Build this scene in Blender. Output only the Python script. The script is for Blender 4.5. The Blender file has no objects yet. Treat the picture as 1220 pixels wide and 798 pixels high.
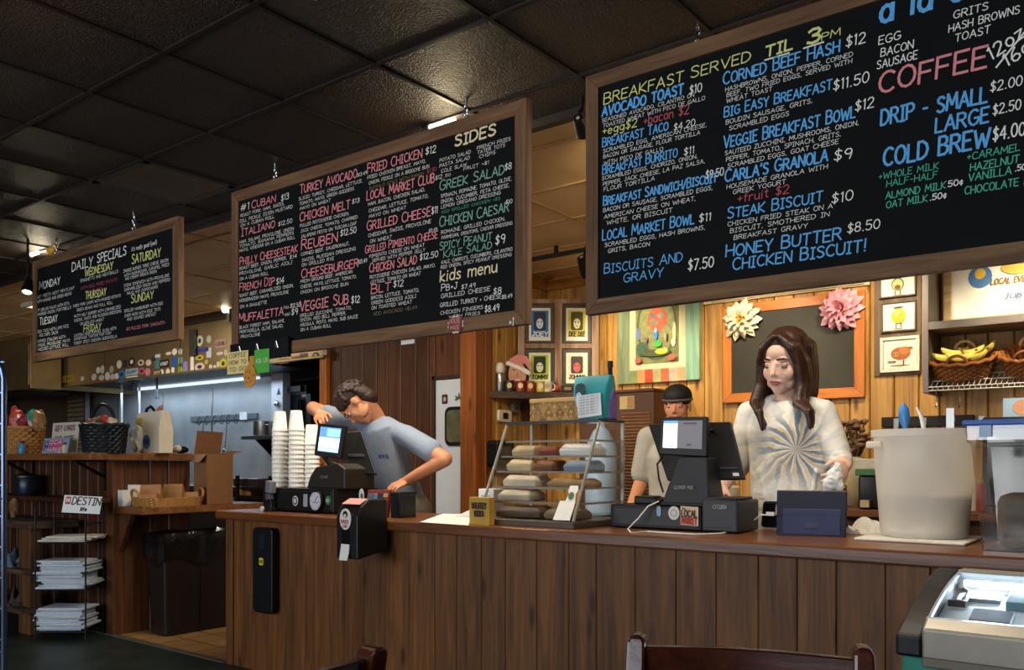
import bpy, bmesh, math, random
from mathutils import Vector, Matrix
from math import pi, sin, cos, radians as R
random.seed(7)
SC = bpy.context.scene
COL = SC.collection
# ------------------------------------------------------------------ camera, world, lights, exposure
FPX, UC, VC, HC = 1025.0, 610.0, 551.0, 1.17          # focal length / principal column / horizon row (1220x798), eye height
YAW = math.atan2(790.0, 1025.0)
FWD = Vector((-sin(YAW), cos(YAW), 0)); RGT = Vector((cos(YAW), sin(YAW), 0))
cam_d = bpy.data.cameras.new('camera'); cam = bpy.data.objects.new('camera', cam_d); COL.objects.link(cam)
cam.location = (0, 0, HC); cam.rotation_euler = (pi/2, 0, YAW)
cam_d.sensor_width = 36; cam_d.lens = FPX/1220*36; cam_d.shift_y = (VC-399)/1220
cam_d.clip_start = 0.02; cam_d.clip_end = 100
SC.camera = cam
SC.view_settings.view_transform = 'Standard'; SC.view_settings.look = 'None'
SC.view_settings.exposure = 0.0; SC.view_settings.gamma = 1; SC.view_settings.use_curve_mapping = False
wd = bpy.data.worlds.new('world'); SC.world = wd; wd.use_nodes = True
wd.node_tree.nodes['Background'].inputs[0].default_value = (0.62, 0.74, 0.9, 1)
wd.node_tree.nodes['Background'].inputs[1].default_value = 0.6
def area(name, loc, target, sx, sy, power, col, spread=180):
    l = bpy.data.lights.new(name, 'AREA'); l.shape = 'RECTANGLE'; l.size = sx; l.size_y = sy; l.energy = power; l.color = col
    l.spread = R(spread)
    o = bpy.data.objects.new(name, l); COL.objects.link(o); o.location = loc
    o.rotation_euler = (Vector(target)-Vector(loc)).to_track_quat('-Z', 'Y').to_euler(); return o
def spot(name, loc, target, power, col, ang=70, blend=.7, rad=.03):
    l = bpy.data.lights.new(name, 'SPOT'); l.energy = power; l.color = col; l.spot_size = R(ang); l.spot_blend = blend; l.shadow_soft_size = rad
    o = bpy.data.objects.new(name, l); COL.objects.link(o); o.location = loc
    o.rotation_euler = (Vector(target)-Vector(loc)).to_track_quat('-Z', 'Y').to_euler(); return o
def point(name, loc, power, col, rad=.05):
    l = bpy.data.lights.new(name, 'POINT'); l.energy = power; l.color = col; l.shadow_soft_size = rad
    o = bpy.data.objects.new(name, l); COL.objects.link(o); o.location = loc; return o
WARM = (1, .72, .42); SOFT = (1, .86, .68); COOL = (.72, .86, 1)
# daylight through the shop front behind the camera
area('window_daylight', (-3.0, -3.7, 1.6), (-3.2, 3.0, 1.3), 7.2, 1.8, 235, (.90, .94, 1))
# light tubes of the kitchen hood
area('hood_light', (-8.9, 5.3, 2.0), (-8.9, 5.4, 0.9), 3.4, .35, 24, COOL)
# added fill lights over the work aisle, brightening the people and the hood
FILLS = [('a', -2.97, 3.05, 24), ('b', -1.0, 3.02, 20), ('c', -3.85, 3.35, 20), ('d', -7.6, 3.6, 28)]
for q_, x_, y_, w_ in FILLS: area('aisle_fill_light_'+q_, (x_, y_, 2.54), (x_, y_+.05, 0), .9, .35, w_, SOFT)

# ------------------------------------------------------------------ helpers
def ray(u, v):
    return FWD + RGT*((u-UC)/FPX) + Vector((0, 0, (VC-v)/FPX))
CAMP = Vector((0, 0, HC))
def py(u, v, Y): r = ray(u, v); return CAMP + r*(Y/r.y)
def px(u, v, X): r = ray(u, v); return CAMP + r*(X/r.x)
def pz(u, v, Z): r = ray(u, v); return CAMP + r*((Z-HC)/r.z)
def pd(u, v, d): return CAMP + ray(u, v)*d
def Xa(u, Y): return py(u, VC, Y).x
def Za(u, v, Y): return py(u, v, Y).z

WM = {}          # world matrices of things
def props(o, label=None, cat=None, group=None, kind=None):
    if label: o['label'] = label
    if cat: o['category'] = cat
    if group: o['group'] = group
    if kind: o['kind'] = kind
    return o
def thing(name, label, cat, loc=(0, 0, 0), rotz=0, group=None):
    o = bpy.data.objects.new(name, None); COL.objects.link(o)
    o.location = loc; o.rotation_euler = (0, 0, rotz); o.empty_display_size = .05
    WM[o.name] = Matrix.Translation(Vector(loc)) @ Matrix.Rotation(rotz, 4, 'Z')
    return props(o, label, cat, group)
def dup(root, loc, rotz=None, label=None, group=None):
    r = root.copy(); COL.objects.link(r); r.location = loc
    if rotz is not None: r.rotation_euler = (0, 0, rotz)
    if label: r['label'] = label
    if group: r['group'] = group
    WM[r.name] = Matrix.Translation(Vector(loc)) @ Matrix.Rotation(r.rotation_euler[2], 4, 'Z')
    for ch in list(root.children):
        c = ch.copy(); COL.objects.link(c); c.parent = r
        for g in list(ch.children):
            d = g.copy(); COL.objects.link(d); d.parent = c
    return r

class MB:
    def __init__(s): s.bm = bmesh.new()
    def _xf(s, vs, M):
        if M is not None: bmesh.ops.transform(s.bm, matrix=M, verts=vs)
    def box(s, lo, hi, M=None):
        lo = Vector(lo); hi = Vector(hi); c = (lo+hi)/2; d = hi-lo
        r = bmesh.ops.create_cube(s.bm, size=1, matrix=Matrix.Translation(c) @ Matrix.Diagonal((abs(d.x), abs(d.y), abs(d.z), 1)))
        s._xf(r['verts'], M); return r['verts']
    def rbox(s, c, d, rot=(0, 0, 0)):
        from mathutils import Euler
        M = Matrix.Translation(Vector(c)) @ Euler(rot).to_matrix().to_4x4() @ Matrix.Diagonal((d[0], d[1], d[2], 1))
        return bmesh.ops.create_cube(s.bm, size=1, matrix=M)['verts']
    def cone(s, p0, p1, r0, r1, n=16, cap=True):
        p0 = Vector(p0); p1 = Vector(p1); d = p1-p0; L = d.length
        if L < 1e-6: return
        M = Matrix.Translation((p0+p1)/2) @ d.to_track_quat('Z', 'Y').to_matrix().to_4x4()
        return bmesh.ops.create_cone(s.bm, cap_ends=cap, segments=n, radius1=r0, radius2=r1, depth=L, matrix=M)['verts']
    def ell(s, c, r, M=None, n=14, m=10):
        if not hasattr(r, '__len__'): r = (r, r, r)
        X = Matrix.Translation(Vector(c)) @ (M.to_4x4() if M is not None else Matrix.Identity(4)) @ Matrix.Diagonal((r[0], r[1], r[2], 1))
        return bmesh.ops.create_uvsphere(s.bm, u_segments=n, v_segments=m, radius=1, matrix=X)['verts']
    def caps(s, p0, p1, r0, r1, n=14):
        s.cone(p0, p1, r0, r1, n); s.ell(p0, r0, n=n); s.ell(p1, r1, n=n)
    def loft(s, rings, cap=True, closed=True):
        bm = s.bm; L = [[bm.verts.new(p) for p in rg] for rg in rings]; n = len(L[0])
        for a, b in zip(L, L[1:]):
            for i in range(n if closed else n-1):
                j = (i+1) % n; bm.faces.new((a[i], a[j], b[j], b[i]))
        if cap and closed: bm.faces.new(L[0][::-1]); bm.faces.new(L[-1])
        return L
    def tube(s, pts, r, n=8, cap=True, closed=False):
        pts = [Vector(p) for p in pts]; N = len(pts)
        rs = r if hasattr(r, '__len__') else [r]*N
        rings = []; prev = None
        for i, p in enumerate(pts):
            a = pts[(i-1) % N] if (closed or i > 0) else p; b = pts[(i+1) % N] if (closed or i < N-1) else p
            t = (b-a).normalized()
            if prev is None:
                up = Vector((0, 0, 1)) if abs(t.z) < .9 else Vector((1, 0, 0)); x = t.cross(up).normalized()
            else:
                x = (prev - t*prev.dot(t)); x = x.normalized() if x.length > 1e-6 else t.orthogonal().normalized()
            prev = x; y = t.cross(x)
            rings.append([p + (x*cos(2*pi*k/n)+y*sin(2*pi*k/n))*rs[i] for k in range(n)])
        if closed: rings.append(rings[0]); s.loft(rings, cap=False)
        else: s.loft(rings, cap=cap)
    def lathe(s, prof, c=(0, 0, 0), n=28, sx=1, sy=1, cap=True):
        c = Vector(c)
        s.loft([[c+Vector((r*cos(2*pi*k/n)*sx, r*sin(2*pi*k/n)*sy, z)) for k in range(n)] for r, z in prof], cap=cap)
    def poly(s, pts): return s.bm.faces.new([s.bm.verts.new(p) for p in pts])
    def prism(s, pts, d):
        d = Vector(d); s.loft([[Vector(p) for p in pts], [Vector(p)+d for p in pts]])
    def slab(s, o, x, y, w, h, t, shape='rect', n=24, rad=0):
        """flat plate: o centre, x,y unit axes, thickness t along x cross y"""
        o = Vector(o); x = Vector(x).normalized(); y = Vector(y).normalized(); z = x.cross(y)
        if shape == 'disc': pts = [o+x*(w/2*cos(2*pi*k/n))+y*(h/2*sin(2*pi*k/n)) for k in range(n)]
        elif shape == 'star': pts = [o+(x*(w/2*cos(2*pi*k/n))+y*(h/2*sin(2*pi*k/n)))*(1 if k % 2 else .86) for k in range(n)]
        elif shape == 'round':
            rr = rad or min(w, h)*.15; pts = []
            for (sx, sy, a0) in ((1, 1, 0), (-1, 1, 90), (-1, -1, 180), (1, -1, 270)):
                for q in range(5):
                    a = R(a0+22.5*q); pts.append(o+x*(sx*(w/2-rr)+rr*cos(a))+y*(sy*(h/2-rr)+rr*sin(a)))
        else: pts = [o+x*(a*w/2)+y*(b*h/2) for a, b in ((-1, -1), (1, -1), (1, 1), (-1, 1))]
        s.prism(pts, z*t)
    def build(s, name, mat, parent=None, bevel=0, smooth=False, rec=True, world=True, seg=2):
        if rec: bmesh.ops.recalc_face_normals(s.bm, faces=s.bm.faces)
        me = bpy.data.meshes.new(name); s.bm.to_mesh(me); s.bm.free()
        if parent is not None and world: me.transform(WM[parent.name].inverted())
        return link(name, me, mat, parent, bevel, smooth, seg)
def link(name, me, mat, parent=None, bevel=0, smooth=False, seg=2):
    me.materials.clear(); me.materials.append(mat)
    o = bpy.data.objects.new(name, me); COL.objects.link(o)
    if smooth:
        for p in me.polygons: p.use_smooth = True
        try: me.set_sharp_from_angle(angle=R(40))
        except Exception: pass
    if parent is not None: o.parent = parent; WM[o.name] = WM[parent.name]
    else: WM[o.name] = Matrix.Identity(4)
    if bevel:
        b = o.modifiers.new('bevel', 'BEVEL'); b.width = bevel; b.segments = seg; b.limit_method = 'ANGLE'; b.angle_limit = R(40)
    return o
def origin(o, p):
    """put a top-level mesh's origin at p"""
    p = Vector(p); o.data.transform(Matrix.Translation(-p)); o.location = p; WM[o.name] = Matrix.Translation(p); return o
def box(name, lo, hi, mat, parent=None, bevel=0): m = MB(); m.box(lo, hi); return m.build(name, mat, parent, bevel)
def struct(o): o['kind'] = 'structure'; return o

def fused(mb, name, mat, parent, voxel=.008, smooth_it=6, sub=False):
    """grow one continuous surface from overlapping volumes"""
    bmesh.ops.recalc_face_normals(mb.bm, faces=mb.bm.faces)
    me = bpy.data.meshes.new(name+'_src'); mb.bm.to_mesh(me); mb.bm.free()
    t = bpy.data.objects.new(name+'_src', me); COL.objects.link(t)
    r = t.modifiers.new('r', 'REMESH'); r.mode = 'VOXEL'; r.voxel_size = voxel; r.use_smooth_shade = True
    s = t.modifiers.new('s', 'SMOOTH'); s.factor = .5; s.iterations = smooth_it
    dg = bpy.context.evaluated_depsgraph_get(); ev = t.evaluated_get(dg)
    out = bpy.data.meshes.new_from_object(ev); out.name = name
    bpy.data.objects.remove(t); bpy.data.meshes.remove(me)
    for p in out.polygons: p.use_smooth = True
    if parent is not None: out.transform(WM[parent.name].inverted())
    return link(name, out, mat, parent)

# ------------------------------------------------------------------ materials
def srgb(h):
    h = h.lstrip('#'); c = [int(h[i:i+2], 16)/255 for i in (0, 2, 4)]
    return tuple(x/12.92 if x <= .04045 else ((x+.055)/1.055)**2.4 for x in c)
class NT:
    def __init__(s, name):
        s.m = bpy.data.materials.new(name); s.m.use_nodes = True; s.t = s.m.node_tree; s.b = s.t.nodes['Principled BSDF']
    def n(s, t, **k):
        x = s.t.nodes.new(t)
        for a, v in k.items():
            if a.startswith('i_'):
                key = a[2:]; x.inputs[int(key) if key.isdigit() else key].default_value = v
            else: setattr(x, a, v)
        return x
    def l(s, a, b): s.t.links.new(a, b)
    def ramp(s, fac, stops):
        r = s.n('ShaderNodeValToRGB'); e = r.color_ramp.elements
        while len(e) < len(stops): e.new(.5)
        for q, (p, c) in zip(e, stops): q.position = p; q.color = (*c, 1) if len(c) == 3 else c
        s.l(fac, r.inputs[0]); return r.outputs[0]
    def coords(s, kind='Object', scale=(1, 1, 1), rot=(0, 0, 0)):
        tc = s.n('ShaderNodeTexCoord'); mp = s.n('ShaderNodeMapping'); mp.inputs['Scale'].default_value = scale; mp.inputs['Rotation'].default_value = rot
        s.l(tc.outputs[kind], mp.inputs[0]); return mp.outputs[0]
    def bump(s, h, st=.3, dist=.01):
        b = s.n('ShaderNodeBump', i_Strength=st, i_Distance=dist); s.l(h, b.inputs['Height']); s.l(b.outputs[0], s.b.inputs['Normal'])
_mc = {}
def pm(name, col, rough=.6, metal=0, var=.12, vscale=14, bump=0, bscale=60, spec=.5, alpha=1, trans=0, emit=None, es=0, sheen=0, coat=0, ior=1.45):
    """principled material with a mottled procedural colour"""
    if name in _mc: return _mc[name]
    if isinstance(col, str): col = srgb(col)
    t = NT(name); b = t.b
    if var > 0:
        nz = t.n('ShaderNodeTexNoise', i_Scale=vscale, i_Detail=4.0); t.l(t.coords(), nz.inputs['Vector'])
        t.l(t.ramp(nz.outputs[0], [(.25, tuple(c*(1-var) for c in col)), (.75, tuple(min(1, c*(1+var)) for c in col))]), b.inputs['Base Color'])
    else: b.inputs['Base Color'].default_value = (*col, 1)
    b.inputs['Roughness'].default_value = rough; b.inputs['Metallic'].default_value = metal
    b.inputs['Specular IOR Level'].default_value = spec; b.inputs['Alpha'].default_value = alpha
    b.inputs['Transmission Weight'].default_value = trans; b.inputs['Coat Weight'].default_value = coat; b.inputs['IOR'].default_value = ior
    if emit: b.inputs['Emission Color'].default_value = (*emit, 1); b.inputs['Emission Strength'].default_value = es
    if bump:
        n2 = t.n('ShaderNodeTexNoise', i_Scale=bscale, i_Detail=3.0); t.l(t.coords(), n2.inputs['Vector']); t.bump(n2.outputs[0], bump)
    _mc[name] = t.m; return t.m
def wood(name, dark, mid, light, axis='z', rough=.5, isl=.35, grain=1.0, knots=True, spec=.4):
    if name in _mc: return _mc[name]
    dark, mid, light = [srgb(c) if isinstance(c, str) else c for c in (dark, mid, light)]
    t = NT(name); b = t.b
    sc = {'z': (26, 26, 1.6), 'x': (1.6, 26, 26), 'y': (26, 1.6, 26)}[axis]
    geo = t.n('ShaderNodeNewGeometry')
    tc = t.n('ShaderNodeTexCoord'); off = t.n('ShaderNodeVectorMath', operation='ADD'); sv = t.n('ShaderNodeVectorMath', operation='SCALE'); sv.inputs['Scale'].default_value = 9.0
    cmb = t.n('ShaderNodeCombineXYZ')
    for i in range(3): t.l(geo.outputs['Random Per Island'], cmb.inputs[i])
    t.l(cmb.outputs[0], sv.inputs[0]); t.l(tc.outputs['Object'], off.inputs[0]); t.l(sv.outputs[0], off.inputs[1])
    mp = t.n('ShaderNodeMapping'); mp.inputs['Scale'].default_value = tuple(q*grain for q in sc); t.l(off.outputs[0], mp.inputs[0])
    n1 = t.n('ShaderNodeTexNoise', i_Scale=1.0, i_Detail=6.0, i_Roughness=.65, i_Distortion=.6); t.l(mp.outputs[0], n1.inputs['Vector'])
    c1 = t.ramp(n1.outputs[0], [(.3, dark), (.52, mid), (.75, light)])
    if knots:
        mk = t.n('ShaderNodeMapping'); mk.inputs['Scale'].default_value = {'z': (9, 9, 2.6), 'x': (2.6, 9, 9), 'y': (9, 2.6, 9)}[axis]; t.l(off.outputs[0], mk.inputs[0])
        vo = t.n('ShaderNodeTexVoronoi', i_Scale=1.0); t.l(mk.outputs[0], vo.inputs['Vector'])
        kf = t.ramp(vo.outputs['Distance'], [(.07, (1, 1, 1)), (.19, (0, 0, 0))])
        mx = t.n('ShaderNodeMix', data_type='RGBA', blend_type='MULTIPLY'); t.l(kf, mx.inputs[0]); t.l(c1, mx.inputs[6]); mx.inputs[7].default_value = (.28, .22, .18, 1); c1 = mx.outputs[2]
    mr = t.n('ShaderNodeMapRange', i_3=1-isl, i_4=1+isl); t.l(geo.outputs['Random Per Island'], mr.inputs[0])
    mm = t.n('ShaderNodeVectorMath', operation='SCALE'); t.l(c1, mm.inputs[0]); t.l(mr.outputs[0], mm.inputs['Scale'])
    t.l(mm.outputs[0], b.inputs['Base Color']); b.inputs['Roughness'].default_value = rough; b.inputs['Specular IOR Level'].default_value = spec
    t.bump(n1.outputs[0], .25, .004)
    _mc[name] = t.m; return t.m
def glass(name, tint=(1, 1, 1), rough=.02, clear=.85):
    """thin clear sheet: mostly see-through with a gloss"""
    if name in _mc: return _mc[name]
    t = NT(name); tr = t.n('ShaderNodeBsdfTransparent'); tr.inputs[0].default_value = (*tint, 1)
    gl = t.n('ShaderNodeBsdfGlossy', i_Roughness=rough); mx = t.n('ShaderNodeMixShader')
    lw = t.n('ShaderNodeLayerWeight', i_Blend=.5); pw_ = t.n('ShaderNodeMath', operation='POWER'); pw_.inputs[1].default_value = 4.0; t.l(lw.outputs['Facing'], pw_.inputs[0]); mr = t.n('ShaderNodeMapRange', i_1=0.0, i_2=1.0, i_3=1-clear, i_4=.45); t.l(pw_.outputs[0], mr.inputs[0])
    t.l(mr.outputs[0], mx.inputs[0]); t.l(tr.outputs[0], mx.inputs[1]); t.l(gl.outputs[0], mx.inputs[2])
    t.l(mx.outputs[0], t.t.nodes['Material Output'].inputs[0]); _mc[name] = t.m; return t.m
def glow(name, col, st):
    if name in _mc: return _mc[name]
    t = NT(name); t.b.inputs['Base Color'].default_value = (*col, 1); t.b.inputs['Emission Color'].default_value = (*col, 1); t.b.inputs['Emission Strength'].default_value = st
    _mc[name] = t.m; return t.m
def flat(name, col, rough=.6): return pm(name, col, rough, var=.05)

BLACKP = pm('black_plastic', '#0d0e0f', .42, var=.15, vscale=40, spec=.4)
BLACKM = pm('black_metal', '#141210', .5, metal=.3)
DARKG = pm('dark_grey', '#2c2d2f', .5)
STEEL = pm('brushed_steel', '#8b8a86', .32, metal=.95, var=.1, vscale=6, bump=.05)
WALLST = pm('wall_steel', '#9aa2a8', .45, metal=.55, var=.2, vscale=3, bump=.08, bscale=20)
CHROME = pm('chrome', '#c9ccd0', .15, metal=1, var=0)
WHITE = pm('white_paint', '#e4e2dc', .6, var=.05)
PAPER = pm('white_paper', '#e6e4dd', .8, var=.04)
FOAM = pm('white_foam', '#eeeae0', .7, var=.03)
KRAFT = pm('kraft_paper', '#9c7148', .85, var=.12, vscale=30)
CARDB = pm('cardboard', '#8c6440', .85, var=.1, vscale=25)
DKWOOD = wood('dark_stained_wood', '#2a160c', '#43240f', '#5f3517', 'z', .55, .28)
DKWOODX = wood('dark_stained_wood_flat', '#2a160c', '#43240f', '#5f3517', 'x', .5, .2)
FRAMEX = wood('barn_wood_rail', '#493320', '#6e4f34', '#8f6d4a', 'x', .75, .2, knots=False)
FRAMEZ = wood('barn_wood_stile', '#493320', '#6e4f34', '#8f6d4a', 'z', .75, .2, knots=False)
COUNTERF = wood('counter_planks', '#3c220c', '#673e17', '#845524', 'z', .55, .14)
TOPWOOD = wood('counter_top_wood', '#4a2a15', '#6c3f1f', '#86532c', 'x', .28, .05, knots=False, spec=.6)
HONEY = wood('honey_pine_boards', '#8a5e26', '#bb8a42', '#d6ab62', 'z', .45, .18)
HONEYX = wood('honey_pine_rail', '#8a5a22', '#b97c34', '#d39c4c', 'x', .45, .1, knots=False)
BROWNP = wood('brown_panel_boards', '#3a2212', '#58341c', '#6d4526', 'z', .45, .3)
ORANGEX = wood('orange_wood_rail', '#9a5318', '#bd6c22', '#d08434', 'x', .4, .1, knots=False)
ORANGEZ = wood('orange_wood_stile', '#9a5318', '#bd6c22', '#d08434', 'z', .4, .1, knots=False)
REDWOOD = wood('cherry_chair_wood', '#2a0f08', '#431a0e', '#5a2614', 'x', .25, .1, knots=False, spec=.6)
BOARD = pm('blackboard', '#111315', .8, var=.18, vscale=6, spec=.15)
WICK = pm('tan_wicker', '#a8783e', .7, var=.25, vscale=60)
WICKB = pm('brown_wicker', '#8a5220', .65, var=.25, vscale=60)
WICKK = pm('black_wicker', '#15181a', .5, var=.25, vscale=60)
SKIN = pm('skin', '#e6bda8', .5, var=.06, vscale=12, spec=.35)
SKINM = pm('tanned_skin', '#c98a66', .5, var=.06, vscale=12, spec=.35)
HAIR = pm('dark_brown_hair', '#2a1911', .62, var=.4, vscale=45, spec=.5, bump=.4, bscale=90)

# ------------------------------------------------------------------ hand lettering (single-stroke letters)
def _arc(cx, cy, rx, ry, a0, a1, n=8): return [(cx+rx*cos(R(a0+(a1-a0)*i/n)), cy+ry*sin(R(a0+(a1-a0)*i/n))) for i in range(n+1)]
G = {}
def g(ch, w, *pl): G[ch] = (w, [list(p) for p in pl])
g(' ', .34)
g('A', .62, [(0, 0), (.31, 1), (.62, 0)], [(.12, .36), (.5, .36)])
g('B', .52, [(0, 0), (0, 1), (.3, 1), (.44, .88), (.44, .66), (.3, .54), (0, .54)], [(.3, .54), (.5, .4), (.5, .14), (.34, 0), (0, 0)])
g('C', .56, _arc(.33, .5, .32, .5, 48, 312, 10))
g('D', .56, [(0, 0), (0, 1), (.26, 1), (.48, .8), (.56, .5), (.48, .2), (.26, 0), (0, 0)])
g('E', .46, [(.46, 1), (0, 1), (0, 0), (.46, 0)], [(0, .52), (.38, .52)])
g('F', .46, [(.46, 1), (0, 1), (0, 0)], [(0, .52), (.38, .52)])
g('G', .6, _arc(.33, .5, .32, .5, 48, 330, 10)+[(.6, .45), (.36, .45)])
g('H', .54, [(0, 0), (0, 1)], [(.54, 0), (.54, 1)], [(0, .5), (.54, .5)])
g('I', .3, [(.15, 0), (.15, 1)], [(0, 0), (.3, 0)], [(0, 1), (.3, 1)])
g('J', .44, [(.14, 1), (.44, 1)], [(.32, 1), (.32, .2), (.2, 0), (.06, .06), (0, .22)])
g('K', .54, [(0, 0), (0, 1)], [(.52, 1), (.02, .45), (.54, 0)])
g('L', .44, [(0, 1), (0, 0), (.44, 0)])
g('M', .7, [(0, 0), (.06, 1), (.35, .3), (.64, 1), (.7, 0)])
g('N', .56, [(0, 0), (0, 1), (.56, 0), (.56, 1)])
g('O', .6, _arc(.3, .5, .3, .5, 90, 450, 12))
g('P', .48, [(0, 0), (0, 1), (.32, 1), (.48, .86), (.48, .62), (.32, .48), (0, .48)])
g('Q', .62, _arc(.3, .5, .3, .5, 90, 450, 12), [(.38, .24), (.62, -.06)])
g('R', .54, [(0, 0), (0, 1), (.32, 1), (.47, .87), (.47, .65), (.32, .52), (0, .52)], [(.24, .52), (.54, 0)])
g('S', .5, [(.46, .86), (.34, .99), (.16, .99), (.03, .85), (.06, .66), (.24, .54), (.42, .42), (.49, .24), (.4, .06), (.2, 0), (.02, .12)])
g('T', .54, [(0, 1), (.54, 1)], [(.27, 1), (.27, 0)])
g('U', .54, [(0, 1), (0, .3), (.1, .06), (.27, 0), (.44, .06), (.54, .3), (.54, 1)])
g('V', .58, [(0, 1), (.29, 0), (.58, 1)])
g('W', .82, [(0, 1), (.2, 0), (.41, .75), (.62, 0), (.82, 1)])
g('X', .54, [(0, 0), (.54, 1)], [(0, 1), (.54, 0)])
g('Y', .54, [(0, 1), (.27, .48), (.54, 1)], [(.27, .48), (.27, 0)])
g('Z', .52, [(0, 1), (.52, 1), (0, 0), (.52, 0)])
g('0', .5, _arc(.25, .5, .25, .5, 90, 450, 12))
g('1', .2, [(.02, .84), (.14, 1), (.14, 0)])
g('2', .5, [(.02, .8), (.14, .98), (.34, .98), (.46, .8), (.42, .58), (0, 0), (.5, 0)])
g('3', .48, [(.02, .86), (.16, 1), (.36, .98), (.45, .8), (.36, .6), (.18, .54)], [(.18, .54), (.4, .48), (.48, .28), (.38, .06), (.18, 0), (0, .12)])
g('4', .52, [(.38, 0), (.38, 1), (0, .34), (.52, .34)])
g('5', .48, [(.44, 1), (.06, 1), (.03, .56), (.26, .62), (.45, .48), (.46, .2), (.3, 0), (.1, .02), (0, .14)])
g('6', .48, [(.38, .98), (.14, .72), (.02, .36), (.08, .08), (.26, 0), (.44, .12), (.46, .34), (.3, .5), (.08, .4)])
g('7', .46, [(0, 1), (.46, 1), (.14, 0)])
g('8', .48, _arc(.24, .76, .2, .24, -90, 270, 10), _arc(.24, .26, .24, .26, 90, 450, 10))
g('9', .48, [(.44, .66), (.3, .48), (.1, .54), (.02, .76), (.14, .98), (.34, .98), (.45, .8), (.43, .4), (.34, 0)])
g('$', .46, [(.44, .82), (.3, .92), (.12, .9), (.04, .74), (.12, .58), (.34, .46), (.44, .28), (.34, .1), (.14, .08), (.0, .18)], [(.24, 1.1), (.22, -.1)])
g('#', .56, [(.12, 0), (.2, 1)], [(.36, 0), (.44, 1)], [(0, .34), (.52, .34)], [(.04, .66), (.56, .66)])
g('.', .14, [(.04, 0), (.1, .04)])
g(',', .14, [(.1, .08), (.02, -.14)])
g('-', .36, [(.04, .46), (.32, .46)])
g('+', .4, [(.02, .45), (.4, .45)], [(.21, .68), (.21, .2)])
g('/', .42, [(0, -.05), (.42, 1.05)])
g('&', .36, [(.02, .4), (.34, .4)], [(.18, .6), (.18, .2)])
g('(', .22, [(.2, 1.1), (.04, .8), (0, .5), (.04, .2), (.2, -.1)])
g(')', .22, [(.0, 1.1), (.16, .8), (.2, .5), (.16, .2), (0, -.1)])
g("'", .12, [(.08, 1.05), (.04, .8)])
g('!', .16, [(.08, 1.05), (.06, .28)], [(.05, .02), (.09, .05)])
g('~', .42, _arc(.21, .35, .2, .25, 40, 320, 8), [(.24, .75), (.2, -.08)])          # cent sign
g('a', .46, _arc(.22, .32, .21, .32, 60, 400, 10), [(.44, .66), (.44, 0)])
g('b', .44, [(0, 1), (0, 0)], _arc(.22, .32, .21, .32, 180, -180, 10))
g('c', .42, _arc(.24, .32, .23, .32, 50, 310, 8))
g('d', .46, _arc(.22, .32, .21, .32, 0, 360, 10), [(.44, 1), (.44, 0)])
g('e', .44, [(.02, .34), (.42, .36)]+_arc(.22, .32, .21, .32, 8, 320, 9))
g('f', .34, [(.34, .94), (.22, 1), (.14, .86), (.14, 0)], [(0, .62), (.3, .62)])
g('g', .46, _arc(.22, .34, .21, .3, 40, 400, 10), [(.44, .64), (.44, -.16), (.3, -.34), (.06, -.28)])
g('i', .12, [(.06, .64), (.06, 0)], [(.05, .86), (.08, .9)])
g('k', .42, [(0, 1), (0, 0)], [(.38, .64), (.02, .28), (.42, 0)])
g('l', .12, [(.06, 1), (.06, 0)])
g('m', .68, [(0, .64), (0, 0)], [(0, .46), (.16, .64), (.32, .56), (.34, 0)], [(.34, .46), (.5, .64), (.66, .56), (.68, 0)])
g('n', .42, [(0, .64), (0, 0)], [(0, .44), (.2, .64), (.38, .56), (.42, 0)])
g('o', .44, _arc(.22, .32, .21, .32, 90, 450, 10))
g('r', .32, [(0, .64), (0, 0)], [(0, .42), (.14, .62), (.32, .6)])
g('s', .36, [(.34, .56), (.18, .65), (.04, .54), (.1, .38), (.3, .26), (.34, .1), (.18, 0), (0, .08)])
g('t', .34, [(.16, .95), (.16, .1), (.26, 0), (.34, .06)], [(0, .64), (.32, .64)])
g('u', .42, [(0, .64), (.02, .12), (.18, 0), (.38, .14), (.4, .64)], [(.4, .64), (.42, 0)])
g('y', .42, [(0, .64), (.2, .08)], [(.42, .64), (.2, .08), (.06, -.3)])
g('z', .4, [(0, .64), (.4, .64), (0, 0), (.4, 0)])
def lettering(mb, text, p, x, y, h, width=None, sw=.1, slant=.1, caps=1.0, jit=.03, rnd=None, off=.0012):
    """strokes as narrow flat ribbons in the plane (x, y) from baseline point p"""
    rnd = rnd or random
    p = Vector(p); x = Vector(x).normalized(); y = Vector(y).normalized(); z = x.cross(y)
    gap = .16; adv = 0; items = []; first = True
    for ch in text:
        w, pls = G.get(ch, G.get(ch.upper(), G[' ']))
        k = caps if (first and ch.isalpha()) else 1.0
        first = ch in ' /-'
        items.append((adv, k, w, pls)); adv += w*k+gap
    adv = max(adv-gap, .1)
    sx = (width/adv) if width else h
    hw = sw*h*.5
    for a, k, w, pls in items:
        dy = rnd.uniform(-jit, jit); ks = k*(1+rnd.uniform(-jit, jit))
        for pl in pls:
            q = [p+x*((a+gx*k+slant*gy)*sx)+y*((gy*ks+dy)*h)+z*off for gx, gy in pl]
            for A, B in zip(q, q[1:]):
                d = B-A
                if d.length < 1e-6: continue
                d.normalize(); nrm = z.cross(d)*hw; e = d*hw*.6; A = A+z*rnd.uniform(0, .0007); B = B+z*rnd.uniform(0, .0007)
                mb.poly([A-e-nrm, B+e-nrm, B+e+nrm, A-e+nrm])
# ------------------------------------------------------------------ the room
CEIL = 2.574; YC = 2.96; YB = 5.46; XS = -3.87; CTZ = .891
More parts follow.
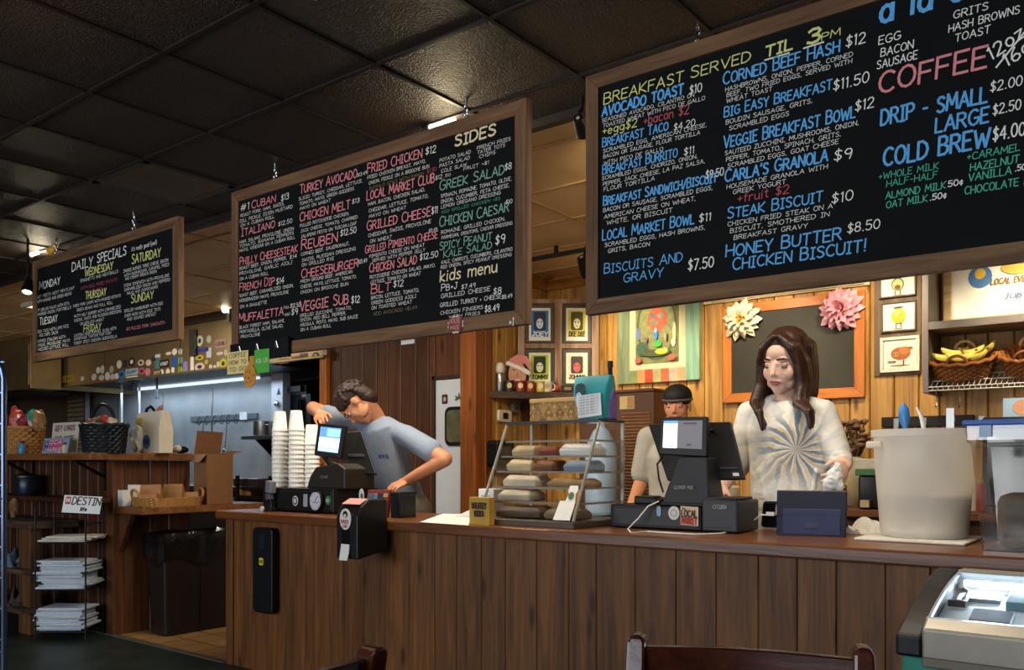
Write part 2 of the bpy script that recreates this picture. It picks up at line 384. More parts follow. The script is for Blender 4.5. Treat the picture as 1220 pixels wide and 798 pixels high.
# dining floor (dark green), staff floor (tan tiles)
t = NT('dark_green_floor'); nz = t.n('ShaderNodeTexNoise', i_Scale=5.0, i_Detail=5.0); t.l(t.coords(), nz.inputs['Vector'])
t.l(t.ramp(nz.outputs[0], [(.3, srgb('#141d1a')), (.7, srgb('#27332d'))]), t.b.inputs['Base Color']); t.b.inputs['Roughness'].default_value = .42
GREENF = t.m
t = NT('tan_floor_tiles'); br = t.n('ShaderNodeTexBrick', offset=0.0, i_Scale=1.0); br.inputs['Brick Width'].default_value = .2; br.inputs['Row Height'].default_value = .2; br.inputs['Mortar Size'].default_value = .006
br.inputs['Color1'].default_value = (*srgb('#a5804f'), 1); br.inputs['Color2'].default_value = (*srgb('#8d6a3e'), 1); br.inputs['Mortar'].default_value = (*srgb('#4a3720'), 1)
t.l(t.coords(), br.inputs['Vector']); t.l(br.outputs[0], t.b.inputs['Base Color']); t.b.inputs['Roughness'].default_value = .4; t.bump(br.outputs[1], -.3, .004)
TANF = t.m
struct(box('floor', (-12, -3.9, -.1), (3.0, YC, 0), GREENF))
struct(box('floor_kitchen', (-12, YC, -.1), (3.0, 7.6, 0), TANF))
m = MB(); m.box((-12, YC-.012, 0), (-4.4, YC+.012, .006)); struct(m.build('trim_1', pm('floor_strip', '#6a6a64', .4, .4)))
# ceilings
def tilemat(name, c1, c2, rough, bump):
    t = NT(name); co = t.coords()
    vo = t.n('ShaderNodeTexNoise', i_Scale=140.0, i_Detail=2.0, i_Roughness=.6); t.l(co, vo.inputs['Vector'])
    n2 = t.n('ShaderNodeTexNoise', i_Scale=2.0, i_Detail=3.0); t.l(co, n2.inputs['Vector'])
    t.l(t.ramp(n2.outputs[0], [(.3, srgb(c1)), (.7, srgb(c2))]), t.b.inputs['Base Color'])
    t.b.inputs['Roughness'].default_value = rough; t.b.inputs['Specular IOR Level'].default_value = .4; t.bump(vo.outputs[0], bump, .02); return t.m
DKTILE = tilemat('dark_ceiling_tile', '#22150a', '#2f1f10', .48, 1.0)
CRTILE = tilemat('cream_ceiling_tile', '#c9a977', '#dcc092', .45, .2)
GRIDM = pm('dark_grid_bar', '#191210', .5); GRIDC = pm('cream_grid_bar', '#b79a6d', .5)
PX, PY_ = .514, .507; GX0, GY0 = -3.77, 2.106
struct(box('ceiling', (-12, -3.9, CEIL), (3.0, 2.866, CEIL+.1), DKTILE))
struct(box('ceiling_kitchen', (-12, 2.866, CEIL+.006), (3.0, 7.6, CEIL+.1), CRTILE))
m = MB()
for i in range(-16, 14):
    x = GX0+PX*i
    if -12 < x < 3: m.box((x-.008, -3.9, CEIL-.006), (x+.008, 2.86, CEIL+.002))
for j in range(-11, 2):
    y = GY0+PY_*j
    m.box((-12, y-.008, CEIL-.007), (3, y+.008, CEIL+.002))
struct(m.build('trim_2', GRIDM))
m = MB(); m.box((-12, 2.845, CEIL-.035), (3, 2.885, CEIL+.004)); struct(m.build('trim_3', GRIDM))
m = MB()
for i in range(-16, 14, 2):
    x = GX0+PX*i
    if -12 < x < 3: m.box((x-.01, 2.89, CEIL-.003), (x+.01, 7.6, CEIL+.007))
for j in range(2, 11):
    y = GY0+PY_*j
    if y > 2.9: m.box((-12, y-.01, CEIL-.003), (3, y+.01, CEIL+.007))
struct(m.build('trim_4', GRIDC))

def planks_x(mb, x0, x1, y, z0, z1, w, t=.02, gap=.004, seed=1, face=-1, c=.006):
    """vertical boards side by side along x, front face at y"""
    rr = random.Random(seed); x = x0
    while x < x1-.01:
        ww = w*rr.uniform(.85, 1.15); e = min(x+ww, x1)
        if x1-e < w*.25: e = x1
        a, b = x+gap/2, e-gap/2
        ya, yb = y, y-face*t
        mb.loft([[(a, yb, z), (a, ya-face*c, z), (a+c, ya, z), (b-c, ya, z), (b, ya-face*c, z), (b, yb, z)] for z in (z0, z1)])
        x = e
def planks_y(mb, y0, y1, x, z0, z1, w, t=.02, gap=.004, seed=1, face=1):
    rr = random.Random(seed); y = y0
    while y < y1-.01:
        ww = w*rr.uniform(.85, 1.15); e = min(y+ww, y1)
        if y1-e < w*.25: e = y1
        a, b = y+gap/2, e-gap/2; c = .006; xa, xb = x, x-face*t
        mb.loft([[(xb, a, z), (xa-face*c, a, z), (xa, a+c, z), (xa, b-c, z), (xa-face*c, b, z), (xb, b, z)] for z in (z0, z1)])
        y = e
# back wall of honey pine boards, crown rail
m = MB(); planks_x(m, XS, 2.6, YB, 0, CEIL-.06, .125, .03, .005, 5); m.box((XS, YB+.03, 0), (2.6, YB+.1, CEIL+.05)); struct(m.build('wall_back', HONEY))
m = MB(); m.prism([(XS, YB-.0, CEIL-.075), (XS, YB-.02, CEIL-.075), (XS, YB-.06, CEIL-.02), (XS, YB-.06, CEIL+.006), (XS, YB, CEIL+.006)], (6.4, 0, 0)); struct(m.build('trim_5', HONEYX))
# stub side wall with its end post
m = MB(); planks_y(m, 4.64+.09, YB-.005, XS, 0, CEIL-.07, .11, .02, .005, 3); m.box((-4.0, 4.66, 0), (XS-.02, YB+.3, CEIL+.006)); struct(m.build('wall_side', HONEY))
m = MB(); m.prism([(XS, 4.6, CEIL-.075), (XS+.02, 4.6, CEIL-.075), (XS+.06, 4.6, CEIL-.02), (XS+.06, 4.6, CEIL+.006), (XS, 4.6, CEIL+.006)], (0, .86, 0)); struct(m.build('trim_6', HONEYX))
POSTW = wood('post_wood', '#5c3113', '#85491d', '#9a5a28', 'z', .45, .15)
m = MB(); m.box((-4.01, 4.6, 0), (XS+.003, 4.7, CEIL+.004)); struct(m.build('trim_7', POSTW, bevel=.004))
m = MB(); m.box((XS-.001, 4.7, 0), (XS+.012, 4.78, CEIL-.08)); struct(m.build('trim_8', POSTW, bevel=.004))
# brown boarded wall behind the man, its end pillar, the soffit above
PWX0, PWX1 = Xa(392, 4.75), Xa(518, 4.75)
m = MB(); planks_x(m, PWX0, PWX1, 4.75, 0, CEIL, .145, .03, .008, 9); m.box((PWX0, 4.78, 0), (PWX1, 4.9, CEIL)); struct(m.build('wall_panel', BROWNP))
m = MB(); m.box((Xa(380.5, 4.72), 4.72, 0), (PWX0, 4.9, CEIL)); struct(m.build('trim_9', ORANGEZ, bevel=.005))
struct(box('wall_above', (PWX1, 4.76, Za(519, 451, 4.74)), (-4.0, 4.9, CEIL), BROWNP))
struct(box('wall_kitchen_right', (PWX0-.02, 4.9, 0), (PWX0+.06, 6.9, CEIL), BROWNP))
# dark doorway between kitchen and panel wall
struct(box('wall_recess', (-7.7, 6.9, 0), (-5.3, 7.0, CEIL), pm('dark_store_wall', '#2b211b', .8)))
struct(box('wall_recess_left', (-7.75, 5.9, 0), (-7.68, 7.0, CEIL), _mc['dark_store_wall']))
m = MB(); m.box((-7.5, 5.7, 2.02), (PWX0-.02, 5.8, 2.1)); m.box((-7.4, 5.66, 1.9), (-7.1, 5.72, 1.96)); struct(m.build('trim_10', BLACKM))
# steel wall of the kitchen, sheet joints
m = MB(); m.box((-12, 5.75, 0), (-7.68, 5.85, CEIL)); struct(m.build('wall_kitchen', WALLST))
m = MB()
for x in (-10.9, -9.85, -8.8): m.box((x-.012, 5.744, .4), (x+.012, 5.752, 2.03))
struct(m.build('trim_11', STEEL))
struct(box('wall_left', (-12.1, -4, 0), (-12, 7.6, CEIL), pm('dark_left_wall', '#4a3520', .7)))
struct(box('wall_right', (3.0, -4, 0), (3.1, 7.6, CEIL), pm('dark_right_wall', '#5a4228', .7)))
# street side wall behind the camera, with the window openings the daylight comes through
m = MB(); m.box((-12, -4, 0), (3, -3.9, .7)); m.box((-12, -4, 2.45), (3, -3.9, CEIL+.1)); m.box((-12, -4, .7), (-5, -3.9, 2.45)); m.box((1.4, -4, .7), (3, -3.9, 2.45))
for x in (-2.9, -.8): m.box((x-.05, -4, .7), (x+.05, -3.9, 2.45))
struct(m.build('wall_street', pm('dark_left_wall', '#4a3520', .7)))
# ceiling lamp of the dining room (outside the frame, its glow shows at the top left)
t_ = thing('ceiling_lamp', 'warm round lamp on the dark dining ceiling', 'lamp', (-2.55, .75, CEIL))
m = MB(); m.lathe([(.09, -.0), (.09, -.03), (.05, -.05)], (-2.55, .75, CEIL)); m.build('base', BLACKM, t_, smooth=True)
m = MB(); m.lathe([(.02, -.05), (.07, -.07), (.09, -.12), (.07, -.17), (.01, -.19)], (-2.55, .75, CEIL)); m.build('bulb', glow('warm_bulb', (1, .6, .28), 3), t_, smooth=True)
point('dining_lamp_light', (-2.55, .75, CEIL-.26), 7, WARM, .09)
# air vent in a ceiling tile
t_ = thing('ceiling_vent', 'perforated air vent set in the dark ceiling', 'vent', (-4.025, 2.36, CEIL))
m = MB(); x0, x1, y0, y1 = -4.27, -3.782, 2.118, 2.602
for lo, hi in (((x0, y0), (x1, y0+.03)), ((x0, y1-.03), (x1, y1)), ((x0, y0), (x0+.03, y1)), ((x1-.03, y0), (x1, y1))): m.box((*lo, CEIL-.008), (*hi, CEIL))
m.build('frame', pm('vent_paint', '#3d3128', .5), t_)
m = MB()
for i in range(26): y = y0+.03+i*.0163; m.box((x0+.03, y, CEIL-.008), (x1-.03, y+.008, CEIL-.001))
m.build('grille', pm('vent_slats', '#57493b', .45), t_)

# ------------------------------------------------------------------ service counter
XL, XR = -4.375, 2.4
t_ = thing('service_counter', 'long counter front of dark knotty vertical boards', 'counter', (-1, 3.2, 0))
m = MB(); planks_x(m, XL+.06, XR, YC, .0, .842, .155, .03, .0015, 11, c=.003); m.build('front_boards', COUNTERF, t_)
m = MB(); planks_y(m, YC+.03, 3.43, XL+.03, 0, .842, .14, .02, .005, 4, face=-1); m.build('end_boards', COUNTERF, t_)
m = MB(); m.box((XL, YC-.012, 0), (XL+.065, YC+.03, .842)); m.build('corner_post', COUNTERF, t_, .004)
m = MB(); m.box((XL+.06, 3.40, .03), (XR, 3.43, .842)); m.build('rear_panel', DKWOODX, t_)
ct = box('countertop', (XL-.06, 2.915, .842), (XR, 3.5, CTZ), TOPWOOD, bevel=.008)
props(ct, 'glossy reddish brown plank top running along the counter', 'countertop')

# ------------------------------------------------------------------ half wall and ledge at the left
HWX = -5.69
t_ = thing('half_wall', 'dark boarded half wall under the high ledge at left', 'partition', (-7, 3.0, 0))
m = MB(); planks_x(m, -11.5, HWX-.08, YC+.04, 0, 1.185, .13, .03, .008, 21); m.build('front_boards', DKWOOD, t_)
m = MB(); planks_y(m, YC+.08, 3.54, HWX, 0, 1.185, .16, .03, .006, 22); m.build('side_boards', BROWNP, t_)
m = MB(); m.box((HWX-.09, YC, 0), (HWX+.005, YC+.08, 1.185)); m.build('corner_post', BROWNP, t_, .004)
LEDGEW = wood('ledge_wood', '#573219', '#774a27', '#8f6234', 'x', .45, .15, knots=False)
m = MB(); m.box((-11.5, 2.76, 1.187), (-5.60, 3.12, 1.235)); o = m.build('ledge', LEDGEW, bevel=.005); props(o, 'long high wooden ledge carrying the baskets and bags', 'shelf')
m = MB(); m.box((-6.05, 3.12, 1.187), (-5.60, 3.5, 1.235)); o = m.build('ledge', LEDGEW, bevel=.005); props(o, 'short wooden ledge return beside the tall cardboard box', 'shelf')
for k, (ua, ub) in enumerate(((8, 38), (92, 124))):
    xa = Xa(ua, 2.8); xb = Xa(ub, YC)
    m = MB(); xm = Xa(ub, 2.98)
    m.tube([(xm, 2.79, 1.178), (xm, 2.985, 1.07)], .012, 6); m.box((xm-.012, 2.985, .98), (xm+.012, 2.999, 1.187)); m.box((xm-.012, 2.78, 1.178), (xm+.012, 2.999, 1.187))
    o = m.build('shelf_bracket', BLACKM); props(o, 'black metal bracket under the ledge, ' + ('nearer the left edge' if k == 0 else 'below the black basket'), 'bracket', 'brackets under the ledge')
# low shelf over the bin
m = MB(); m.box((HWX+.004, 2.97, .828), (-5.33, 3.95, .873)); o = m.build('low_shelf', LEDGEW, bevel=.004); props(o, 'low brown wooden shelf above the black trash bin', 'shelf')
m = MB(); m.prism([(HWX+.004, 3.0, .824), (HWX+.17, 3.0, .824), (HWX+.004, 3.0, .56)], (0, .03, 0)); o = m.build('shelf_bracket', BROWNP); props(o, 'triangular wooden bracket under the low shelf by the bin', 'bracket')

# panels for the added fill lights, kept out of view behind the boards
for q_, x_, y_, w_ in FILLS:
    t_ = thing('ceiling_fill_light', {'a': 'added flush fill light behind the middle board', 'b': 'added flush fill light behind the breakfast board', 'c': 'added flush fill light behind the gap of the two smaller boards', 'd': 'added flush fill light in front of the kitchen hood'}[q_], 'lamp', (x_, y_, CEIL), group='added ceiling fill lights')
    m = MB()
    for lo, hi in (((-.5, -.22), (.5, -.19)), ((-.5, .19), (.5, .22)), ((-.5, -.19), (-.47, .19)), ((.47, -.19), (.5, .19))): m.box((x_+lo[0], y_+lo[1], CEIL-.03), (x_+hi[0], y_+hi[1], CEIL+.006))
    m.build('frame', pm('fill_frame', '#c8c0b0', .5), t_)
    m = MB(); m.box((x_-.47, y_-.19, CEIL-.022), (x_+.47, y_+.19, CEIL-.016)); m.build('diffuser', glow('fill_diffuser', (1, .88, .7), 2.0), t_)
# ------------------------------------------------------------------ the three hanging menu boards (one plane, hung from chains)
YBD = 2.507
CHW = pm('white_chalk', '#f2f0e8', .8, var=.1, vscale=90)
CHR = pm('pink_chalk', '#e88e92', .8, var=.2, vscale=90)
CHRD = pm('red_chalk', '#c05560', .8, var=.15, vscale=90)
CHB = pm('blue_chalk', '#62b2ee', .8, var=.2, vscale=90)
CHG = pm('green_chalk', '#48b795', .8, var=.15, vscale=90)
CHT = pm('sage_chalk', '#7fae98', .8, var=.15, vscale=90)
CHY = pm('yellow_chalk', '#dfe08c', .8, var=.12, vscale=90)
CHC = pm('cream_chalk', '#e8d9b0', .8, var=.12, vscale=90)
CHD = pm('faint_chalk', '#8e7a52', .8, var=.12, vscale=90)
COLS = {'w': ('white_lettering', CHW), 'p': ('pink_lettering', CHR), 'r': ('red_lettering', CHRD), 'b': ('blue_lettering', CHB), 'g': ('green_lettering', CHG),
        't': ('sage_lettering', CHT), 'y': ('yellow_lettering', CHY), 'c': ('cream_lettering', CHC), 'd': ('faint_lettering', CHD)}
XAX, ZAX = Vector((1, 0, 0)), Vector((0, 0, 1))
def menu_board(label, x0, x1, z0, z1, fw, lines, chains, tilt=0):
    t_ = thing('menu_board', label, 'menu board', ((x0+x1)/2, YBD+.02, z0))
    y0, y1 = YBD, YBD+.034
    for zo, zi in ((z0, z0+fw), (z1, z1-fw)):
        m = MB(); m.prism([(x0, y0, zo), (x1, y0, zo), (x1-fw, y0, zi), (x0+fw, y0, zi)], (0, y1-y0, 0)); m.build('frame_rail', FRAMEX, t_, .002)
    for xo, xi in ((x0, x0+fw), (x1, x1-fw)):
        m = MB(); m.prism([(xo, y0, z0), (xi, y0, z0+fw), (xi, y0, z1-fw), (xo, y0, z1)], (0, y1-y0, 0)); m.build('frame_stile', FRAMEZ, t_, .002)
    box('panel', (x0+fw-.006, y0+.010, z0+fw-.006), (x1-fw+.006, y0+.028, z1-fw+.006), BOARD, t_)
    yp = y0+.010
    mbs = {}
    rr = random.Random(len(lines))
    for L in lines:
        col, text, u0, v0, u1, h = L[:6]; sw = L[6] if len(L) > 6 else (.11 if (h < 8 or col == 'w') else .135); caps = L[7] if len(L) > 7 else (1.0 if h < 8 else 1.15)
        p = py(u0, v0, yp); q = py(u1, v0, yp); h *= (.68 if h < 8 else .88 if h < 16 else .95); hh = (py(u0, v0-h, yp)-p).length
        key = col if col in 'wd' else col+str(len(mbs))
        lettering(mbs.setdefault(key, MB()), text, p, XAX, ZAX, hh, width=max(.01, q.x-p.x), sw=sw*hh/hh, caps=caps, rnd=rr, slant=.06)
    for col, mb in mbs.items(): mb.build(COLS[col[0]][0], COLS[col[0]][1], t_, rec=False)
    for cx in chains:
        m = MB(); z = z1-.012; m.tube([(cx+.012*cos(a), YBD+.017, z+.012+.012*sin(a)) for a in [2*pi*i/10 for i in range(10)]], .003, 6, closed=True)
        k = 0; z += .03
        while z < CEIL-.02:
            ax = Vector((1, 0, 0)) if k % 2 else Vector((0, 1, 0))
            m.tube([Vector((cx, YBD+.017, z))+ax*(.008*cos(a))+Vector((0, 0, .014*sin(a))) for a in [2*pi*i/10 for i in range(10)]], .0026, 6, closed=True)
            z += .022; k += 1
        m.cone((cx, YBD+.017, CEIL-.03), (cx, YBD+.017, CEIL+.002), .004, .008, 8)
        m.build('hanging_chain', CHROME, t_, smooth=True)
    return t_
DESC = 'w'
B2 = [
 ('w','#1',287,252,297,9),('p','CUBAN',300,248.5,328.4,9),('w','$13',335.2,239.4,344.2,8),
 ('w','ROAST PORK, HAM, SWISS,',287,259,339,5.3),('w','DILL PICKLE, DIJON MUSTARD',286.3,265.4,348.7,5.3),('w','ON A CUBAN ROLL',287,270.7,327,5.3),
 ('p','ITALIANO',287.8,281.5,327.6,9),('w','$12.50',331.8,269.5,348.2,7),
 ('w','HAM, SALAMI, PROVOLONE, ONION',285.8,290.5,350,5.2),('w','TOMATO, BANANA PEPPERS',285.5,295.5,350,5),('w','MAYO, VINEGAR ON A CUBAN ROLL',285.5,300.6,351.7,5),
 ('p','PHILLY CHEESESTEAK',286,316,354.8,9),('w','$14',345.3,308.8,353.8,6.5),
 ('w','ROAST BEEF, ONION, PEPPER,',285.6,321.9,341.7,5.2),('w','PROVOLONE, GARLIC AIOLI',285.6,328,348.3,5.2),('w','ON A CUBAN ROLL',286,334.3,319.8,5.2),
 ('p','FRENCH DIP',285.6,347,327,9),('w','$14',329.5,339,338.5,8),
 ('w','ROAST BEEF, CARAMELIZED ONION,',285,354.3,349.9,5.2),('w','HORSERADISH MAYO, PROVOLONE',285.6,360.3,344,5.2),('w','ON A BAGUETTE',286.4,367.3,318,5.2),
 ('p','MUFFALETTA',285,384,337.7,10),('w','FULL',338.5,368,345.2,4.5),('w','$12.50',346.2,367,358,7),('w','HALF',339.7,376.4,346,4.5),('w','$9',347.5,375.6,354.8,8),
 ('w','BLACK FOREST HAM, SALAMI,',285.6,391.9,339.3,5.2),('w','MORTADELLA, OLIVE SALAD,',286,397.4,337.7,5.2),('w','PROVOLONE',287.2,403,310,5.2),
 ('p','TURKEY AVOCADO',357.7,231.1,425.4,10.5),('w','$13.49',426,211,437.2,6),
 ('w','SLICED TURKEY, CHEDDAR, LETTUCE,',356.2,239,432,5.2),('w','TOMATO, MAYO, GREEN GODDESS',357,244.8,422,5.2),('w','MAYO ON WHEAT',357.7,250.4,394,5.2),
 ('p','CHICKEN MELT',357.4,263.9,417,10.5),('w','$13',419.7,243,428.4,7.5),
 ('w','PULLED ROTISSERIE CHICKEN,',357.7,270.9,416,5.2),('w','JACK CHEESE, TOMATO, CHARRED',358.5,277.3,426,5.2),('w','JALAPENO PESTO ON TUSCAN LOAF',359,283.8,425,5.2),
 ('p','REUBEN',359.2,298,402,12),('w','$12.50',405.9,281.5,424.6,8),
 ('w','CORNED BEEF, SAUERKRAUT,',358.8,305,416.6,5.4),('w','SWISS, RUSSIAN DRESSING',360,312,424,5.4),('w','ON GRILLED RYE',359.7,317.9,398,5.4),
 ('p','CHEESEBURGER',359.3,331.5,427,10.5),('w','$13.49',427,314.6,437.4,7),
 ('w','FRESH GROUND BEEF, AMERICAN',358.4,337.4,419.9,5.2),('w','CHEESE, MAYO, LETTUCE, TOMATO,',358.4,343.7,424.8,5.2),('w','ONION ON BRIOCHE BUN',358.4,350.2,415,5.2),
 ('p','VEGGIE SUB',357.7,370.9,415,12),('w','$12',418.8,361.4,428.8,9),
 ('w','GRILLED ZUCCHINI, TOMATO,',357.7,377.9,419,5.2),('w','ONION, RED BELL PEPPER,',358,383.2,412.6,5.2),('w','ARUGULA, PESTO, MAYO, SUB SAUCE',358,388.9,426.4,5.2),('w','ON A CUBAN ROLL',358.4,394.6,394.7,5.2),
 ('p','FRIED CHICKEN',438,206.8,503,11),('w','$12',507.3,184.8,519.5,9.5),
 ('w','FRIED CHICKEN BREAST, MAYO,',438,213.7,507.3,5.6),('w','ONION, PICKLE ON A BRIOCHE BUN',439.7,220.2,511.4,5.6),('d','BUFFALO STYLE WITH RANCH',440.5,226.4,505,5.2),('r','$1.50',509,206.4,520,6.5),
 ('p','LOCAL MARKET CLUB',437.2,238.6,517.6,11),('w','$12',519,214.6,527,7),
 ('w','HAM, BACON, CHICKEN SALAD,',438.9,245.4,506.5,5.8),('w','CHEDDAR, LETTUCE, TOMATO,',439.7,253.3,510.6,5.8),('w','MAYO ON WHEAT',440,259.9,483.7,5.6),
 ('p','GRILLED CHEESE',437.3,274.9,513,11),('w','$11',514.3,255.4,521.5,9),
 ('w','CHEDDAR, SWISS, PROVOLONE',439,282.8,513.6,6),('w','ON WHEAT',441.1,289.8,467,5.8),
 ('p','GRILLED PIMIENTO CHEESE',435.2,302,521.5,9),('w','$11.49',511,277.2,521,6),
 ('w','PIMIENTO CHEESE ON WHEAT',440.4,307.4,505.7,5.4),('w','SERVED WITH PEPPER JELLY',444,312.2,506.6,5.2),
 ('p','CHICKEN SALAD',440.4,324.9,496.6,10.5),('w','$12.50',500.4,310,521.8,8),
 ('w','ROTISSERIE CHICKEN SALAD, MAYO,',441,332.3,518.8,5.6),('w','LETTUCE, TOMATO ON WHEAT',442.2,338.3,501.3,5.6),
 ('p','BLT',442.5,349.8,465.3,10.5),('w','$12',468.9,342.6,480.8,8.5),
 ('w','BACON, LETTUCE, TOMATO,',442.5,356.8,499.5,5.8),('w','GREEN GODDESS AIOLI',442.5,363,496,5.6),('w','ON TOASTED WHEAT',442.9,368.9,490.8,5.6),('d','ADD AVOCADO +$1.49',445.2,375.9,496.9,5.8),
 ('c','SIDES',542.2,174.7,590.4,14,.2,1.0),
 ('w','POTATO SALAD',524,193.5,561,5.8),('w','FRENCH FRIES',568.5,178.6,608.4,5.8),('w','PASTA SALAD',524,199.8,559.7,5.8),('w','TATER TOTS',569,184,601.8,5.8),('w','COLE SLAW',525.9,206,556.2,5.8),('w','CHIPS',571,188.8,590.4,5.6),('w','FRUIT +$1',552.7,203.5,582.5,5.8),('w','.50',529,211.6,537,5),
 ('t','GREEK SALAD',524,227.3,601,11.5),('w','$8',601.8,203.2,609.4,8.5),
 ('w','SPINACH, ROMAINE, TOMATO, OLIVE,',525.5,236,609.6,6),('w','ONION, CUCUMBER, FETA CHEESE,',525.5,242.7,607,6),('w','LEMON OREGANO DRESSING',525.9,248.6,596.6,5.8),('g','ADD GRILLED CHICKEN +$3',525.9,254.6,595.7,4.8),
 ('t','CHICKEN CAESAR',523.8,270.3,606.2,11.5),('w','$10',603,243.5,610.5,7),
 ('w','ROMAINE, GRILLED CHICKEN,',525.9,279,601.8,6),('w','PARMESAN, CROUTONS, CAESAR DRESSING',526.4,285.3,610.5,5.4),
 ('t','SPICY PEANUT',524,298.2,586,9.5),('w','$9',590.4,291.6,601.8,12,.1),('t','KALE SALAD',528.7,307,586,8.5),
 ('w','KALE, CARROTS, CUCUMBERS, CILANTRO',526.4,314.6,610.5,5.6),('w','RED ONION, SPICY PEANUT DRESSING',525.5,320.4,609.6,5.4),
 ('c','kids menu',524.6,335.8,592,15,.13,1.0),
 ('w','PB&J',525.9,346.8,545,8),('w','$7.49',550,344.6,566.7,7.5),('w','GRILLED CHEESE',525.5,355.4,584,7),('w','$8',588,350.6,597.4,8),
 ('w','GRILLED TURKEY & CHEESE',524.6,366,597,7),('w','$8.49',598,356.4,610.4,7),('w','CHICKEN FINGERS',525,374.9,575.5,6),('w','WITH FRIES',535,379.4,572,5),('w','$8.49',577.8,372.2,594.8,8.5)]
